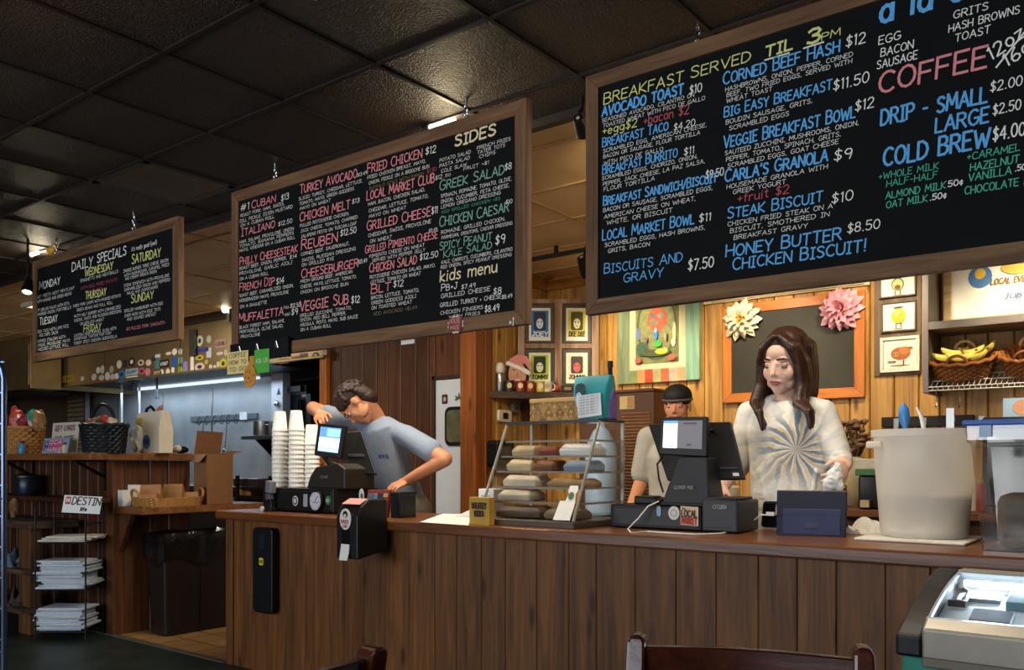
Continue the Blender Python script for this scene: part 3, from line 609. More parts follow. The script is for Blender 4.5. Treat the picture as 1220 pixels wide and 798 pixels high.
B3 = [
 ('y','BREAKFAST',719.5,124.5,814,13,.12,1.12),('y','SERVED',823,93.5,894,13,.12,1.12),('y','TIL',912,68,944,14,.2,1),('y','3',962,53,977,17,.2,1),('y','PM',979,48.5,1001,9.5,.14,1),
 ('b','AVOCADO TOAST',717.5,139.2,814,12.5,.2,1),('w','$10',821.7,113,836,11.5),
 ('w','SEASONED AVOCADO, CILANTRO ON',717.5,146.2,827,6.3),('w','TOASTED WHEAT WITH PICO DE GALLO',718.7,152.4,840,6.3),
 ('y','+egg$2',718,161.5,759,11,.11,1),('r','+bacon $2',767,149.5,821,12,.11,1),
 ('b','BREAKFAST TACO',718,175.3,796,10.5,.15),('w','$4.20',803,156,828,9),
 ('w','SCRAMBLED EGG, AMERICAN CHEESE,',718.7,182.5,842,6.4),('w','BACON OR SAUSAGE, FLOUR TORTILLA',719,189,834,6.4),('w','WITH PICO DE GALLO',719.5,196.9,790,6.6),
 ('b','BREAKFAST BURRITO',718,208,807,10.5,.15),('w','$11',815,185.5,827,9.5),
 ('w','SCRAMBLED EGGS, CHORIZO, ONION,',717.5,214.9,831,6.4),('w','PEPPER, JACK CHEESE, LA PAZ SALSA,',718.7,221.8,840,6.4),('w','FLOUR TORTILLA',719.5,228.2,780,6.6),
 ('b','BREAKFAST SANDWICH/BISCUIT',719,245,854,10.5,.17),('w','$9.50',841,213,862,10.5),
 ('w','BACON OR SAUSAGE, SCRAMBLED EGGS,',719,252.9,849,6.8),('w','AMERICAN CHEESE ON WHEAT,',720,260.8,829,6.8),('w','WHITE, OR BISCUIT',723,268,801,7),
 ('b','LOCAL MARKET BOWL',718,286.6,827,12,.15),('w','$11',833,265,847,10.5),
 ('w','SCRAMBLED EGGS, HASH BROWNS,',720.7,294.4,840,6.8),('w','GRITS, BACON',724.7,301.4,774,6.8),
 ('b','BISCUITS AND',720,326,813,11.5,.12),('b','GRAVY',743,336.5,790,11.5,.12,1),('w','$7.50',820,322.5,850,14),
 ('b','CORNED BEEF HASH',861.6,101.2,1000,14,.15),('w','$12',1008,56.8,1031,14),
 ('w','HASHBROWNS, ONION, PEPPER, CORNED',864.4,109.4,1016,7.2),('w','BEEF, TWO FRIED EGGS, SERVED WITH',866,115.9,1015,7.2),('w','WHEAT TOAST',865.6,123,920,7.2),
 ('b','BIG EASY BREAKFAST',863,139.8,991,12,.15),('w','$11.50',993,108.4,1035,13.5),
 ('w','BOUDIN SAUSAGE, GRITS,',865,148.5,968,7.4),('w','SCRAMBLED EGGS',869,155.6,940,7.4),
 ('b','VEGGIE BREAKFAST BOWL',862.4,177,1019,14,.15),('w','$12',1019,133,1041,13.5),
 ('w','SAUTEED ZUCCHINI, MUSHROOMS, ONION,',863.8,185.4,1023,7.4),('w','PEPPER, TOMATO, SPINACH, GRITS,',865.3,192.9,1002,7.4),('w','SCRAMBLED EGGS, GOAT CHEESE',867,200.4,999,7.4),
 ('b',"CARLA'S GRANOLA",863.8,217.3,986,14,.17),('w','$9',993.8,192.6,1015,14),
 ('w','HOUSEMADE GRANOLA WITH',866,225.4,986,7.4),('w','GREEK YOGURT',873.4,231.4,936,7.4),('r','+fruit $2',878.8,242,940,11.5,.11,1),
 ('b','STEAK BISCUIT',867,260.5,980,12.5,.15),('w','$10',991,242.6,1016,13),
 ('w','CHICKEN FRIED STEAK ON A',867,270,992,7.6),('w','BISCUIT, SMOTHERED IN',870,277.8,988,7.6),('w','BREAKFAST GRAVY',874.5,285.8,962,7.6),
 ('b','HONEY BUTTER',865,306.3,1002,14.5,.15,1.1),('w','$8.50',1009.8,277.8,1048,12.5),('b','CHICKEN BISCUIT!',873,321.7,1032,14,.15,1.1),
 ('b','a la carte',1048.7,28,1228,31,.16,1),
 ('w','EGG',1047,53.7,1072.8,11,.12,1),('w','BACON',1049.5,67.9,1088,10.5,.12,1),('w','SAUSAGE',1044.8,82.7,1093,10.5,.12,1),
 ('w','GRITS',1135.9,23,1177,10,.12,1),('w','HASH BROWNS',1130.4,39,1214.5,10,.12,1),('w','TOAST',1138,50.3,1179.5,10,.12,1),
 ('p','COFFEE',1047,111.3,1174.8,25,.13,1),
 ('b','DRIP - SMALL',1049.7,149.9,1175.7,18.5,.15,1),('w','$2.00',1180,109.8,1217.6,13),
 ('b','LARGE',1114.6,158.5,1177.6,18,.15,1),('w','$2.50',1183,137.2,1216,13.5),
 ('b','COLD BREW',1052.6,198.4,1178.5,21,.15,1),('w','$4.00',1183,168.4,1221,16),
 ('g','+WHOLE MILK',1047,214.5,1118,8.5,.12,1),('g','HALF-HALF',1056.3,222.8,1116.5,8.5,.12,1),('g','ALMOND MILK',1055.4,237.2,1126.8,9,.14,1),('w','50~',1129.6,222.8,1147.5,8,.16,1),('g','OAT MILK',1056,248.2,1104.8,9,.14,1),('w','.50~',1108,239,1127.8,8,.16,1),
 ('g','+CARAMEL',1152,191.4,1215,9.5,.13,1),('g','HAZELNUT',1156,204.2,1214,10,.14,1),('g','VANILLA',1154,216.4,1204.8,10,.14,1),('w','.50',1209.5,204.2,1222,8,.16,1),('g','CHOCOLATE MILK',1149.4,232,1247,10,.14,1)]
B1 = [
 ('w','DAILY',85.9,323.3,110.5,11.5,.13,1),('w','SPECIALS',116,313.2,150.5,11.5,.13,1),
 ('w','MONDAY',47,345,71.6,9,.14),('w','EAST MEETS WEST MEATLOAF',42.4,356.2,88.6,4.6),('w','WITH MASHED AND GREEN BEANS',44.5,361.2,85.4,4.6),('w','TOP SIRLOIN SALAD WITH FETA,',43.2,372,83.3,4.6),('w','CHARRED ONION, PORTOBELLO',43.9,376.8,85,4.6),
 ('w','TUESDAY',47.5,387.3,68.4,8.5,.14),('w','FRIED TACO WITH LIME RICE',42.8,397.5,82,4.6),('w','AND CHIPS, SALSA',47,401.4,69.4,4.6),('w','CHOPPED ITALIAN WITH',42.4,409,78,4.6),('w','PEPPERS, PROVOLONE, MAYO',42.8,414,83.3,4.6),('w','SHREDDED LETTUCE, ROLL',43.2,418.6,82,4.6),
 ('y','WEDNESDAY',101.4,329.3,134.5,9.5,.15),('w','SPAGHETTI AND MEATBALLS',96,336.5,141,5),('r','WITH EGG, FRIED POTATO',96.5,345.4,140,4.8),('r','SANDWICH',103.5,349.4,121.7,4.4),
 ('y','THURSDAY',102,357,126.6,9,.15),('w','FRIED PORK CHOPS WITH MASHED POTATO',87.6,366.4,144,4.6),('w','GREEN BEANS AND ROLL ROLL',91.8,371.2,134.5,4.6),('w','PATTY MELT BURGER WITH CARAMELIZED',88.6,378.6,144,4.6),('w','ONIONS, SWISS AND RUSSIAN DRESSING',88.6,383.6,144.7,4.6),('w','ON GRILLED WHEAT',96,387.4,124,4.6),
 ('y','FRIDAY',100,395.6,120.6,8,.15),('w','CATFISH, HUSH PUPPIES, SLAW WITH',88.6,401.6,138.8,4.6),('w','HOMEMADE TARTAR FOR FISH',88.6,405.6,132.4,4.4),('w','TURKEY SPICY CHICKEN QUESADILLA',88,410.8,139.4,4.6),('w','WITH PICO, SALSA AND FRIES',88.6,415.8,137.3,4.6),
 ('y','SATURDAY',157.3,314.4,191.4,11,.14),('w',"it's really good (yes!)",157,299.4,187,7,.12,1),
 ('w','SMOKED BURGER THREE CHEESE, BACON',147.3,325,200.6,5),('w','WITH MUSHROOMS, CARAMEL FRIES',148.4,329.9,201.7,4.8),('w','AND CREAMY FRENCH ONION',149.4,334,186.7,4.6),
 ('w','STEAK SANDWICH WITH PROVOLONE',148,342.2,201.7,4.8),('w','CARAMELIZED ONION AND PEPPERS',148.4,347.2,202.7,4.8),('w','MAYO AND CHIMICHURRI',151.6,351.4,188.4,4.6),
 ('y','SUNDAY',156.5,361.2,182.9,10,.14),('w','GRILLED HAMBURGER WITH EGG',148.4,372.2,194.2,4.8),('w','OVER HASH WITH RICE TOTS',148.8,378,191.4,4.8),('w','AND SOURED BREAST',151.6,382.2,186.3,4.6),
 ('p','$10 PULLED PORK SANDWICH',151,393.9,196.4,5.2)]
b1 = menu_board('smallest hanging chalkboard, listing daily specials by weekday', -5.84, -4.145, 1.818, 2.466, .056, B1, (-4.62, -5.55))
b2 = menu_board('middle hanging chalkboard of sandwiches, salads and sides in pink and green', -3.675, -1.866, 1.675, 2.497, .054, B2, (-3.35, -2.17))
b3 = menu_board('large hanging breakfast and coffee chalkboard with blue headings', -1.612, .22, 1.680, 2.502, .050, B3, (-1.2, -.15))
# underlines, the slash and the slanted cup sizes on the breakfast board
m = MB()
for a, b in (((911, 72), (941, 63)), ((957, 58), (982, 50)), ((1186.5, 81), (1222, 37))):
    p = py(*a, YBD+.01); q = py(*b, YBD+.01); lo = Vector((0, -.0014, 0)); d = (q-p).normalized(); nn = Vector((0, -1, 0)).cross(d)*.0022
    m.poly([p+lo-nn, q+lo-nn, q+lo+nn, p+lo+nn])
dxy = (py(1207, 53, YBD+.01)-py(1181, 71.6, YBD+.01)).normalized(); up = Vector((0, -1, 0)).cross(dxy)
if up.z < 0: up = -up
lettering(m, '12oz', py(1181, 72, YBD+.01), dxy, up, .034, width=.085, sw=.12); lettering(m, '16oz', py(1200, 80, YBD+.01), dxy, up, .034, width=.085, sw=.12)
m.build('white_strokes', CHW, b3, rec=False)
# badge and notes clipped to the sandwich board
m = MB(); c = py(543.5, 386.5, YBD); w_ = (py(553.6, 386, YBD)-py(534, 386, YBD)).length; h_ = w_*.86
m.slab(c+Vector((0, 0, 0)), XAX, ZAX, w_, h_, .004, 'star', 24); bd = m.build('badge', pm('badge_rim', '#d9cdb9', .6), b2)
m = MB(); m.slab(c+Vector((0, -.004, 0)), XAX, ZAX, w_*.8, h_*.74, .002, 'round'); m.build('badge_face', pm('badge_face', '#6b2b2c', .6), bd)
m = MB(); lettering(m, 'HOUSE', c+Vector((-w_*.32, -.007, .004)), XAX, ZAX, h_*.24, width=w_*.64, sw=.16); lettering(m, 'MADE', c+Vector((-w_*.27, -.007, -h_*.28)), XAX, ZAX, h_*.22, width=w_*.54, sw=.16)
m.build('badge_lettering', pm('badge_text', '#d98f86', .6), bd, rec=False)
c = py(609, 384.5, YBD); m = MB(); lettering(m, '&1', c+Vector((-.008, -.001, -.012)), XAX, ZAX, .03, width=.02, sw=.12); m.build('frame_mark', CHW, b2, rec=False)
# black clip rail with notes below the left corner of the sandwich board
p0 = py(276, 419, YBD-.012); p1 = py(345, 408, YBD-.012)
m = MB(); m.box((p0.x, YBD-.02, 1.655), (p1.x, YBD-.004, 1.745)); t_ = thing('clip_strip', 'black strip with clips over the lower left corner of the middle board', 'clip strip', (p0.x, YBD-.01, 1.672)); m.build('strip', BLACKP, t_)
for u in (291, 312, 335):
    x = Xa(u, YBD); m = MB(); m.tube([(x-.008, YBD-.024, 1.70), (x-.003, YBD-.03, 1.73), (x+.003, YBD-.03, 1.73), (x+.008, YBD-.024, 1.70)], .0016, 6); m.build('clip', CHROME, t_)
def note(label, u0, u1, v0, v1, col, lines, tc, cat='note', Y=YBD-.026, rim=None):
    a = py(u0, (v0+v1)/2, Y); b = py(u1, (v0+v1)/2, Y); cz = a.z; w = b.x-a.x; h = (py((u0+u1)/2, v0, Y)-py((u0+u1)/2, v1, Y)).length
    t_ = thing('paper_note', label, cat, ((a.x+b.x)/2, Y, cz-h/2), group='notes under the middle board')
    m = MB(); m.slab(((a.x+b.x)/2, Y, cz), XAX, ZAX, w, h, .0015); m.build('sheet', pm('sheet_'+col.strip('#'), col, .75, var=.05), t_)
    m = MB(); n = len(lines)
    for i, tx in enumerate(lines): lettering(m, tx, (a.x+w*.1, Y-.002, cz+h*.5-h*(i+.85)/(n+.25)), XAX, ZAX, h/(n+.4)*.6, width=w*.8, sw=.14)
    m.build('writing', pm('ink_'+tc.strip('#'), tc, .7, var=0), t_, rec=False); return t_
note('cream paper note hanging under the left corner of the middle board', 271, 296, 420, 446.5, '#e3cf8d', ['COFFEE', 'HOW TO', 'TO GO'], '#8a6a35')
note('bright green paper note hanging right of the round cookie sign', 303.5, 321, 417, 445, '#4fae3c', ['', 'ASK US', ''], '#d6ead0')
t_ = thing('cookie_sign', 'round orange cookie shaped sign hanging between the cream and green notes', 'sign', py(298, 449, YBD-.03), group='notes under the middle board')
c = py(298, 448, YBD-.03); m = MB(); m.slab(c, XAX, ZAX, .10, .112, .003, 'disc', 10); m.box((c.x-.006, c.y+.0, c.z+.05), (c.x+.03, c.y+.003, c.z+.095)); m.build('cookie', pm('cookie_orange', '#c98b32', .7), t_)
m = MB(); rr = random.Random(3)
for i in range(12): a = rr.uniform(0, 6.28); r_ = rr.uniform(.008, .042); m.slab(c+Vector((r_*cos(a), -.003, r_*1.05*sin(a))), XAX, ZAX, .008, .008, .001, 'disc', 7)
m.build('chips', pm('cookie_chips', '#6b3a14', .7), t_)
c = py(543, 404, YBD); m = MB()   # small white tag under the board
c = py(486, 407, YBD+.04); m.slab(c, XAX, ZAX, .075, .02, .002); o = m.build('paper_tag', PAPER); props(o, 'small white tag stuck under the lower rail of the middle board', 'tag')
# yellow bird ornament on the top of the daily specials board
t_ = thing('bird_ornament', 'small yellow bird figure perched on top of the daily specials board', 'ornament', py(62, 303, YBD+.02))
c = py(61, 297.5, YBD+.02); c.z = 2.508; m = MB(); m.ell(c, (.045, .022, .024)); m.ell(c+Vector((.045, 0, .022)), .018); m.ell(c+Vector((-.04, 0, .012)), (.02, .012, .012))
m.caps(c+Vector((.0, 0, -.01)), Vector((c.x, c.y, 2.482)), .006, .005, 8); fused(m, 'bird_body', pm('bird_yellow', '#d8a32a', .5), t_, .004, 3)
m = MB(); m.cone(c+Vector((.06, 0, .02)), c+Vector((.078, -.004, .018)), .006, .001, 8); m.build('beak', pm('bird_beak', '#b5591d', .5), t_)
m = MB(); m.caps(c+Vector((.07, 0, .0)), c+Vector((.125, 0, .055)), .003, .002, 6); m.build('tail_stick', pm('pale_stick', '#d9cba8', .6), t_)
# ------------------------------------------------------------------ on the counter: foam cups, the two tills, pastry case, tubs
X1, Y1, Z1 = Vector((1, 0, 0)), Vector((0, 1, 0)), Vector((0, 0, 1))
def disc(mb, c, r, n, t=.0015, h=None):
    """small disc sticker at c facing n"""
    n = Vector(n).normalized(); x = (Vector((0, 0, 1)).cross(n)).normalized() if abs(n.z) < .95 else Vector((1, 0, 0)); y = n.cross(x)
    mb.slab(c, x, y, 2*r, 2*(h or r), t, 'disc', 20)
NF = Vector((0, -1, 0))
# black drawer that carries the cups and the first till
DX0, DX1, DY0, DY1 = -4.22, -3.60, 3.09, 3.42
t_ = thing('cash_box', 'black sticker covered drawer unit under the foam cups', 'cash box', (-3.9, 3.25, CTZ))
m = MB(); m.box((DX0, DY0, CTZ+.006), (DX1, DY1, CTZ+.135)); m.build('case', BLACKP, t_, .006)
m = MB(); m.box((DX0+.01, DY0-.006, CTZ+.02), (DX1-.01, DY0+.002, CTZ+.12)); m.build('drawer_front', pm('soft_black', '#101113', .4), t_, .003)
def st(uv, r, col, name, parent, Y, h=None, shape='disc', w=None):
    c = py(*uv, Y); m = MB()
    m.slab(c, X1, Z1, (w or 2*r), (h or 2*r), .002, shape, 20); return m.build(name, pm('st_'+col.strip('#'), col, .5, var=.05), parent), c
YS = DY0-.0075
s_, c = st((352, 596.5), .023, '#d8d6d0', 'round_sticker', t_, YS, h=.056); m = MB(); m.slab(c+NF*.002, X1, Z1, .036, .044, .001, 'disc'); m.build('sticker_ring', BLACKP, s_); m = MB(); m.slab(c+NF*.003, X1, Z1, .022, .028, .001, 'disc'); lettering(m, 'A', c+NF*.004+Vector((-.006, 0, -.008)), X1, Z1, .016, sw=.15); m.build('sticker_emblem', pm('st_d8d6d0', '#d8d6d0'), s_)
s_, c = st((364, 596), .02, '#9aa2a8', 'badge_sticker', t_, YS, h=.07, w=.034, shape='round')
s_, c = st((400-9, 596), .02, '#2f7d3d', 'green_sticker', t_, YS, h=.05); m = MB(); lettering(m, 'GO', c+NF*.004+Vector((-.012, 0, -.008)), X1, Z1, .016, width=.024, sw=.14); m.build('sticker_lettering', WHITE, s_, rec=False)
# round dial gauge standing before the drawer
t_ = thing('dial_gauge', 'round white faced gauge leaning on the black drawer unit', 'gauge', py(375, 606, DY0-.03))
c = py(375.5, 597, DY0-.03); m = MB(); m.slab(c+Y1*.018, X1, Z1, .098, .108, .018, 'disc', 28); m.build('case', BLACKP, t_, .003)
m = MB(); m.slab(c, X1, Z1, .088, .098, .002, 'disc', 28); m.build('dial', pm('dial_white', '#c9c9d6', .5), t_)
m = MB(); lettering(m, '-', c+NF*.003+Vector((-.03, 0, -.02)), X1, Z1, .03, width=.06, sw=.1)
for a in range(0, 360, 45): p = c+NF*.003+Vector((.036*cos(R(a)), 0, .04*sin(R(a)))); m.slab(p, X1, Z1, .006, .006, .0008, 'disc', 8)
m.tube([c+NF*.003, c+NF*.003+Vector((.022, 0, .024))], .0018, 6); m.build('needle', BLACKM, t_, rec=False)
# grey tape dispenser at the corner
t_ = thing('label_gun', 'upright grey and black label gun near the counter corner', 'label gun', py(321, 607, 3.05))
b0 = py(321, 604, 3.05); b0.z = CTZ
m = MB(); m.box(b0+Vector((-.03, -.02, 0)), b0+Vector((.035, .04, .022))); m.rbox(b0+Vector((.004, .01, .065)), (.03, .03, .1), (0, R(-6), 0)); m.build('stand', BLACKP, t_, .004)
m = MB(); m.rbox(b0+Vector((.012, .0, .14)), (.052, .04, .07), (0, R(6), 0)); m.build('head', pm('tool_grey', '#70747a', .4), t_, .006)
m = MB(); m.rbox(b0+Vector((.006, -.006, .085)), (.038, .03, .035), (0, R(-6), 0)); m.build('grip', pm('tool_grey2', '#4b4e53', .5), t_, .005)
m = MB(); m.cone(b0+Vector((-.035, -.03, .016)), b0+Vector((-.035, -.018, .016)), .014, .014, 16); m.build('wheel', pm('wheel_white', '#cfcfcf', .5), t_)
# foam cups: three nested stacks, every cup its own object
CUPZ = CTZ+.135
def cup_meshes():
    m = MB(); m.lathe([(.046, 0), (.0475, .003), (.0475, .009), (.0445, .012), (.033, .118), (.031, .121), (.004, .121), (.004, .118), (.030, .117), (.042, .012), (.0435, .002)], n=26, cap=False); return m
t0 = None
def cup_stack(u, Y, n, group, top_label, label, zb=CUPZ):
    global t0
    p = py(u, 577, Y)
    for i in range(n):
        lab = top_label if i == n-1 else label
        loc = (p.x+random.uniform(-.001, .001), p.y, zb+i*.0272)
        if t0 is None:
            t0 = cup_meshes().build('foam_cup', FOAM, smooth=True); t0.location = loc; props(t0, lab, 'cup', group)
        else: dup(t0, loc, None, lab, group)
G1, G2, G3 = 'foam cups in the stack nearest the kitchen', 'foam cups in the middle stack', 'foam cups in the stack behind the till screen'
cup_stack(333.5, 3.20, 13, G1, 'upturned white foam cup topping the tall stack nearest the kitchen', 'white foam cup nested in the tall stack nearest the kitchen')
cup_stack(353, 3.20, 13, G2, 'upturned white foam cup topping the middle of three cup stacks', 'white foam cup nested in the middle of three cup stacks')
cup_stack(371.5, 3.27, 10, G3, 'upturned white foam cup topping the short stack by the lit screen', 'white foam cup nested in the short stack by the lit screen')
def quadm(a, b, c, d, n, t=.0015):
    m = MB(); n = Vector(n).normalized()*t; m.prism([a, b, c, d], n); return m
# point of sale terminals: customer screen on a neck, operator screen behind it
def screen_slab(t_, name, uvs, Y, thick, mat, parent=None, dy=(0, 0, 0, 0), bevel=.004):
    """panel through four picture corners at about depth Y (tl, tr, br, bl)"""
    P = [py(*uv, Y+d) for uv, d in zip(uvs, dy)]; n = (P[1]-P[0]).cross(P[3]-P[0]).normalized()
    if n.y > 0: n = -n
    m = MB(); m.prism(P, -n*thick); return m.build(name, mat, parent or t_, bevel), P, n
def inset(P, n, l, r, tp, bt, lift):
    """rectangle inside P (tl,tr,br,bl) at fractional bounds"""
    f = lambda s, t: P[0].lerp(P[1], s).lerp(P[3].lerp(P[2], s), t)+n*lift
    return [f(l, tp), f(r, tp), f(r, bt), f(l, bt)]
LCDW = glow('screen_white', (.82, .92, 1), 1.15); LCDB = glow('screen_blue', (.12, .32, .62), .8); LCDG = glow('screen_grey', (.13, .13, .15), .6)
t_ = thing('cash_register', 'till with small lit customer screen beside the foam cups', 'cash register', (-3.8, 3.3, CTZ+.135))
Yr = 3.2
b_, P, n = screen_slab(t_, 'customer_screen', [(379, 504), (411, 507), (405, 546), (374, 542)], Yr-.05, .03, BLACKP, dy=(0, .03, .0, -.03))
q = inset(P, n, .13, .9, .1, .86, .002); m = MB(); m.prism(q, n*.001); lcd = m.build('display', LCDB, b_)
for (l, r, a, b, mt) in ((.14, .9, .42, .74, LCDW), (.4, .88, .14, .38, glow('screen_sky', (.3, .62, .95), .9)), (.14, .9, .76, .84, glow('screen_pale', (.6, .8, .9), .9))):
    m = MB(); m.prism(inset(P, n, l, r, a, b, .0035), n*.0006); m.build('display_field', mt, b_)
b_, P, n = screen_slab(t_, 'operator_screen', [(404, 515), (430, 513), (448, 564), (412, 562)], Yr+.06, .03, BLACKP, dy=(0, .07, .03, -.04))
m = MB(); m.prism(inset(P, n, .2, .8, .55, .62, .001), n*.004); m.build('rear_vent', DARKG, b_)
m = MB(); m.tube([py(405, 556, Yr+.03), py(392, 551, Yr), py(384, 540, Yr-.03)], .016, 10); m.build('screen_arm', BLACKP, t_, smooth=True)
m = MB(); a = py(362, 586, Yr-.05); b = py(412, 586, Yr-.02); zt = CUPZ
m.prism([(a.x+.06, 3.12, zt), (b.x+.06, 3.12, zt), (b.x+.06, 3.12, zt+.11), (b.x, 3.12, zt+.14), (a.x+.14, 3.12, zt+.12), (a.x+.09, 3.12, zt+.07)], (0, .22, 0)); m.build('base', pm('brown_black_plastic', '#241d18', .5), t_, .008)
m = MB(); c = py(390, 566, 3.115)
lettering(m, 'CLOUD', Vector((c.x-.06, 3.118, zt+.06)), X1, Z1, .012, width=.06, sw=.14); m.build('maker_lettering', pm('silver_ink', '#9a9a98', .4), t_, rec=False)
m = MB(); pts = [py(385, 552, Yr-.02), py(379, 560, Yr-.03), py(381, 572, Yr-.04), py(388, 578, Yr-.03)]; m.tube(pts, .004, 6); m.build('cable', BLACKP, t_, smooth=True)
# card holder with postcard, black box behind
t_ = thing('postcard_stand', 'postcard in a red framed stand near the black napkin dispenser', 'stand', (-3.4, 3.02, CTZ))
a = py(432, 611, 2.99); b = py(459, 611, 3.07); h_ = .14
m = MB(); m.prism([Vector((a.x, a.y+.012, CTZ)), Vector((b.x, b.y+.012, CTZ)), Vector((b.x, b.y+.035, CTZ+h_)), Vector((a.x, a.y+.035, CTZ+h_))], (0, .015, 0)); m.build('frame', pm('stand_red', '#8a2f24', .5), t_, .002)
P = [Vector((a.x, a.y+.033, CTZ+h_)), Vector((b.x, b.y+.033, CTZ+h_)), Vector((b.x, b.y+.010, CTZ)), Vector((a.x, a.y+.010, CTZ))]; n = NF
m = MB(); m.prism(inset(P, n, .05, .74, .13, .72, .002), n*.001); pc = m.build('postcard', pm('postcard_navy', '#2b3550', .5), t_)
m = MB(); q = inset(P, n, .08, .7, .62, .68, .004); lettering(m, 'GREETINGS', q[3], X1, Z1, .012, width=.06, sw=.12); q2 = inset(P, n, .08, .7, .2, .5, .004)
for i in range(4): f = i/3; lettering(m, 'HELLO TOWN', q2[0].lerp(q2[3], f), X1, Z1, .012, width=.07, sw=.18)
m.build('card_lettering', pm('pale_ink', '#aab6c8', .6), pc, rec=False)
m = MB(); rr = random.Random(8)
for (s, tt) in ((.8, .2), (.9, .2), (.8, .4), (.9, .4), (.85, .6), (.8, .78), (.92, .78), (.3, .85), (.55, .88)):
    q = inset(P, n, s-.045, s+.045, tt-.07, tt+.07, .002); m.prism(q, n*.001)
m.build('printed_pattern', pm('cream_print', '#d0a878', .6), t_)
t_ = thing('round_sticker_tag', 'white oval tag standing beside the postcard stand', 'tag', py(431, 597, 2.985))
c = py(431, 590, 2.985); m = MB(); m.slab(c, X1, Z1, .036, .068, .003, 'disc'); m.caps(c+Vector((0, .004, -.03)), Vector((c.x, c.y+.004, CTZ+.002)), .003, .006, 8); m.build('oval', pm('st_d8d6d0', '#d8d6d0'), t_)
m = MB(); m.slab(c+NF*.003+Vector((.004, 0, -.004)), X1, Z1, .02, .03, .001, 'disc', 9); m.build('emblem', pm('tag_green', '#44614a', .5), t_)
a = py(463.5, 611, 3.07); b = py(491, 609, 3.16)
t_ = thing('menu_box', 'plain black upright box between postcard stand and khaki trousers', 'box', (a.x, a.y, CTZ))
m = MB(); m.box((a.x, 3.08, CTZ), (b.x-.01, 3.2, CTZ+.125)); m.build('body', BLACKP, t_, .004)
m = MB(); m.box((a.x-.003, 3.077, CTZ+.112), (b.x-.007, 3.203, CTZ+.13)); m.build('lid', BLACKP, t_, .004)
# napkin dispenser clamped on the counter front
p0 = py(401, 660, 2.88); p1 = py(437.5, 660, 2.88)
DZ0, DZ1 = .718, .995
t_ = thing('napkin_dispenser', 'black napkin dispenser with round badge hung on the counter edge', 'napkin dispenser', (p0.x, 2.86, DZ0))
NX0, NX1, NY0, NY1 = -3.372, -3.275, 2.72, 2.912
NX0 = Xa(400.5, NY0); NX1 = Xa(426, NY0)
m = MB(); prof = [(NY1, DZ0+.03), (NY0, DZ0), (NY0, DZ1-.075), (NY0+.025, DZ1-.03), (NY0+.07, DZ1), (NY1, DZ1)]
m.prism([(NX0, y, z) for y, z in prof], (NX1-NX0, 0, 0)); m.build('housing', BLACKP, t_, .008)
m = MB(); m.prism([(NX0+.012, NY0+.026, DZ1-.022), (NX1-.012, NY0+.026, DZ1-.022), (NX1-.012, NY0+.078, DZ1+.003), (NX0+.012, NY0+.078, DZ1+.003)], (0, -.002, .002)); la = m.build('top_label', pm('pink_label', '#c58a84', .6), t_)
c = Vector(((NX0+NX1)/2-.006, NY0-.002, DZ1-.09)); m = MB(); m.slab(c, X1, Z1, .078, .1, .002, 'disc', 24); bd = m.build('badge', pm('st_d8d6d0', '#d8d6d0'), t_)
m = MB(); m.slab(c+NF*.002+Vector((0, 0, .022)), X1, Z1, .034, .034, .001, 'disc', 12); m.build('badge_hair', BLACKP, bd)
m = MB(); m.slab(c+NF*.0035+Vector((0, 0, .015)), X1, Z1, .02, .022, .001, 'disc', 10); m.build('badge_face', SKIN, bd)
m = MB(); lettering(m, 'PASS', c+NF*.003+Vector((-.028, 0, -.02)), X1, Z1, .016, width=.05, sw=.2); lettering(m, 'OK', c+NF*.003+Vector((-.016, 0, -.04)), X1, Z1, .014, width=.03, sw=.2); m.build('badge_lettering', pm('badge_red', '#b03040', .6), bd, rec=False)
m = MB(); m.slab((c.x, NY0-.001, DZ0+.088), X1, Z1, .05, .11, .002, 'round', rad=.02); m.build('mouth', pm('deep_black', '#050506', .3), t_)
m = MB(); m.loft([[(c.x-.028, NY0-.004, DZ0+.07), (c.x+.028, NY0-.004, DZ0+.07), (c.x+.028, NY0+.0, DZ0+.07), (c.x-.028, NY0+.0, DZ0+.07)], [(c.x-.027, NY0-.012, DZ0+.03), (c.x+.03, NY0-.01, DZ0+.03), (c.x+.03, NY0-.006, DZ0+.03), (c.x-.027, NY0-.008, DZ0+.03)], [(c.x-.03, NY0-.016, DZ0-.006), (c.x+.028, NY0-.02, DZ0-.004), (c.x+.028, NY0-.016, DZ0-.004), (c.x-.03, NY0-.012, DZ0-.006)]]); m.build('napkin', PAPER, t_)
# long black holder screwed on the counter front
t_ = thing('lid_holder', 'tall narrow black holder with yellow sticker mounted on the counter boards', 'holder', py(312, 730, YC))
xa, xb = Xa(300, 2.9), Xa(323.5, 2.9); za, zb = Za(312, 731, 2.9), Za(312, 629, 2.9)
m = MB(); m.slab(((xa+xb)/2-.006, YC-.002, (za+zb)/2), X1, Z1, xb-xa, zb-za, .05, 'round', rad=.03); m.build('housing', BLACKP, t_, .006)
m = MB(); m.slab(((xa+xb)/2-.006, YC-.052, zb-.075), X1, Z1, .05, .09, .002, 'round'); m.build('window', pm('smoked_window', '#20272f', .15), t_)
m = MB(); m.slab(((xa+xb)/2-.012, YC-.053, zb-.185), X1, Z1, .05, .05, .002, 'star', 8); y_ = m.build('sticker', pm('yellow_sticker', '#d9c22a', .5), t_)
m = MB(); lettering(m, 'LIDS', ((xa+xb)/2-.03, YC-.0555, zb-.192), X1, Z1, .014, width=.036, sw=.18); m.build('sticker_lettering', BLACKP, y_, rec=False)
m = MB(); m.cone(((xa+xb)/2, YC-.051, za+.075), ((xa+xb)/2, YC-.058, za+.075), .011, .011, 14); m.build('lock', CHROME, t_)
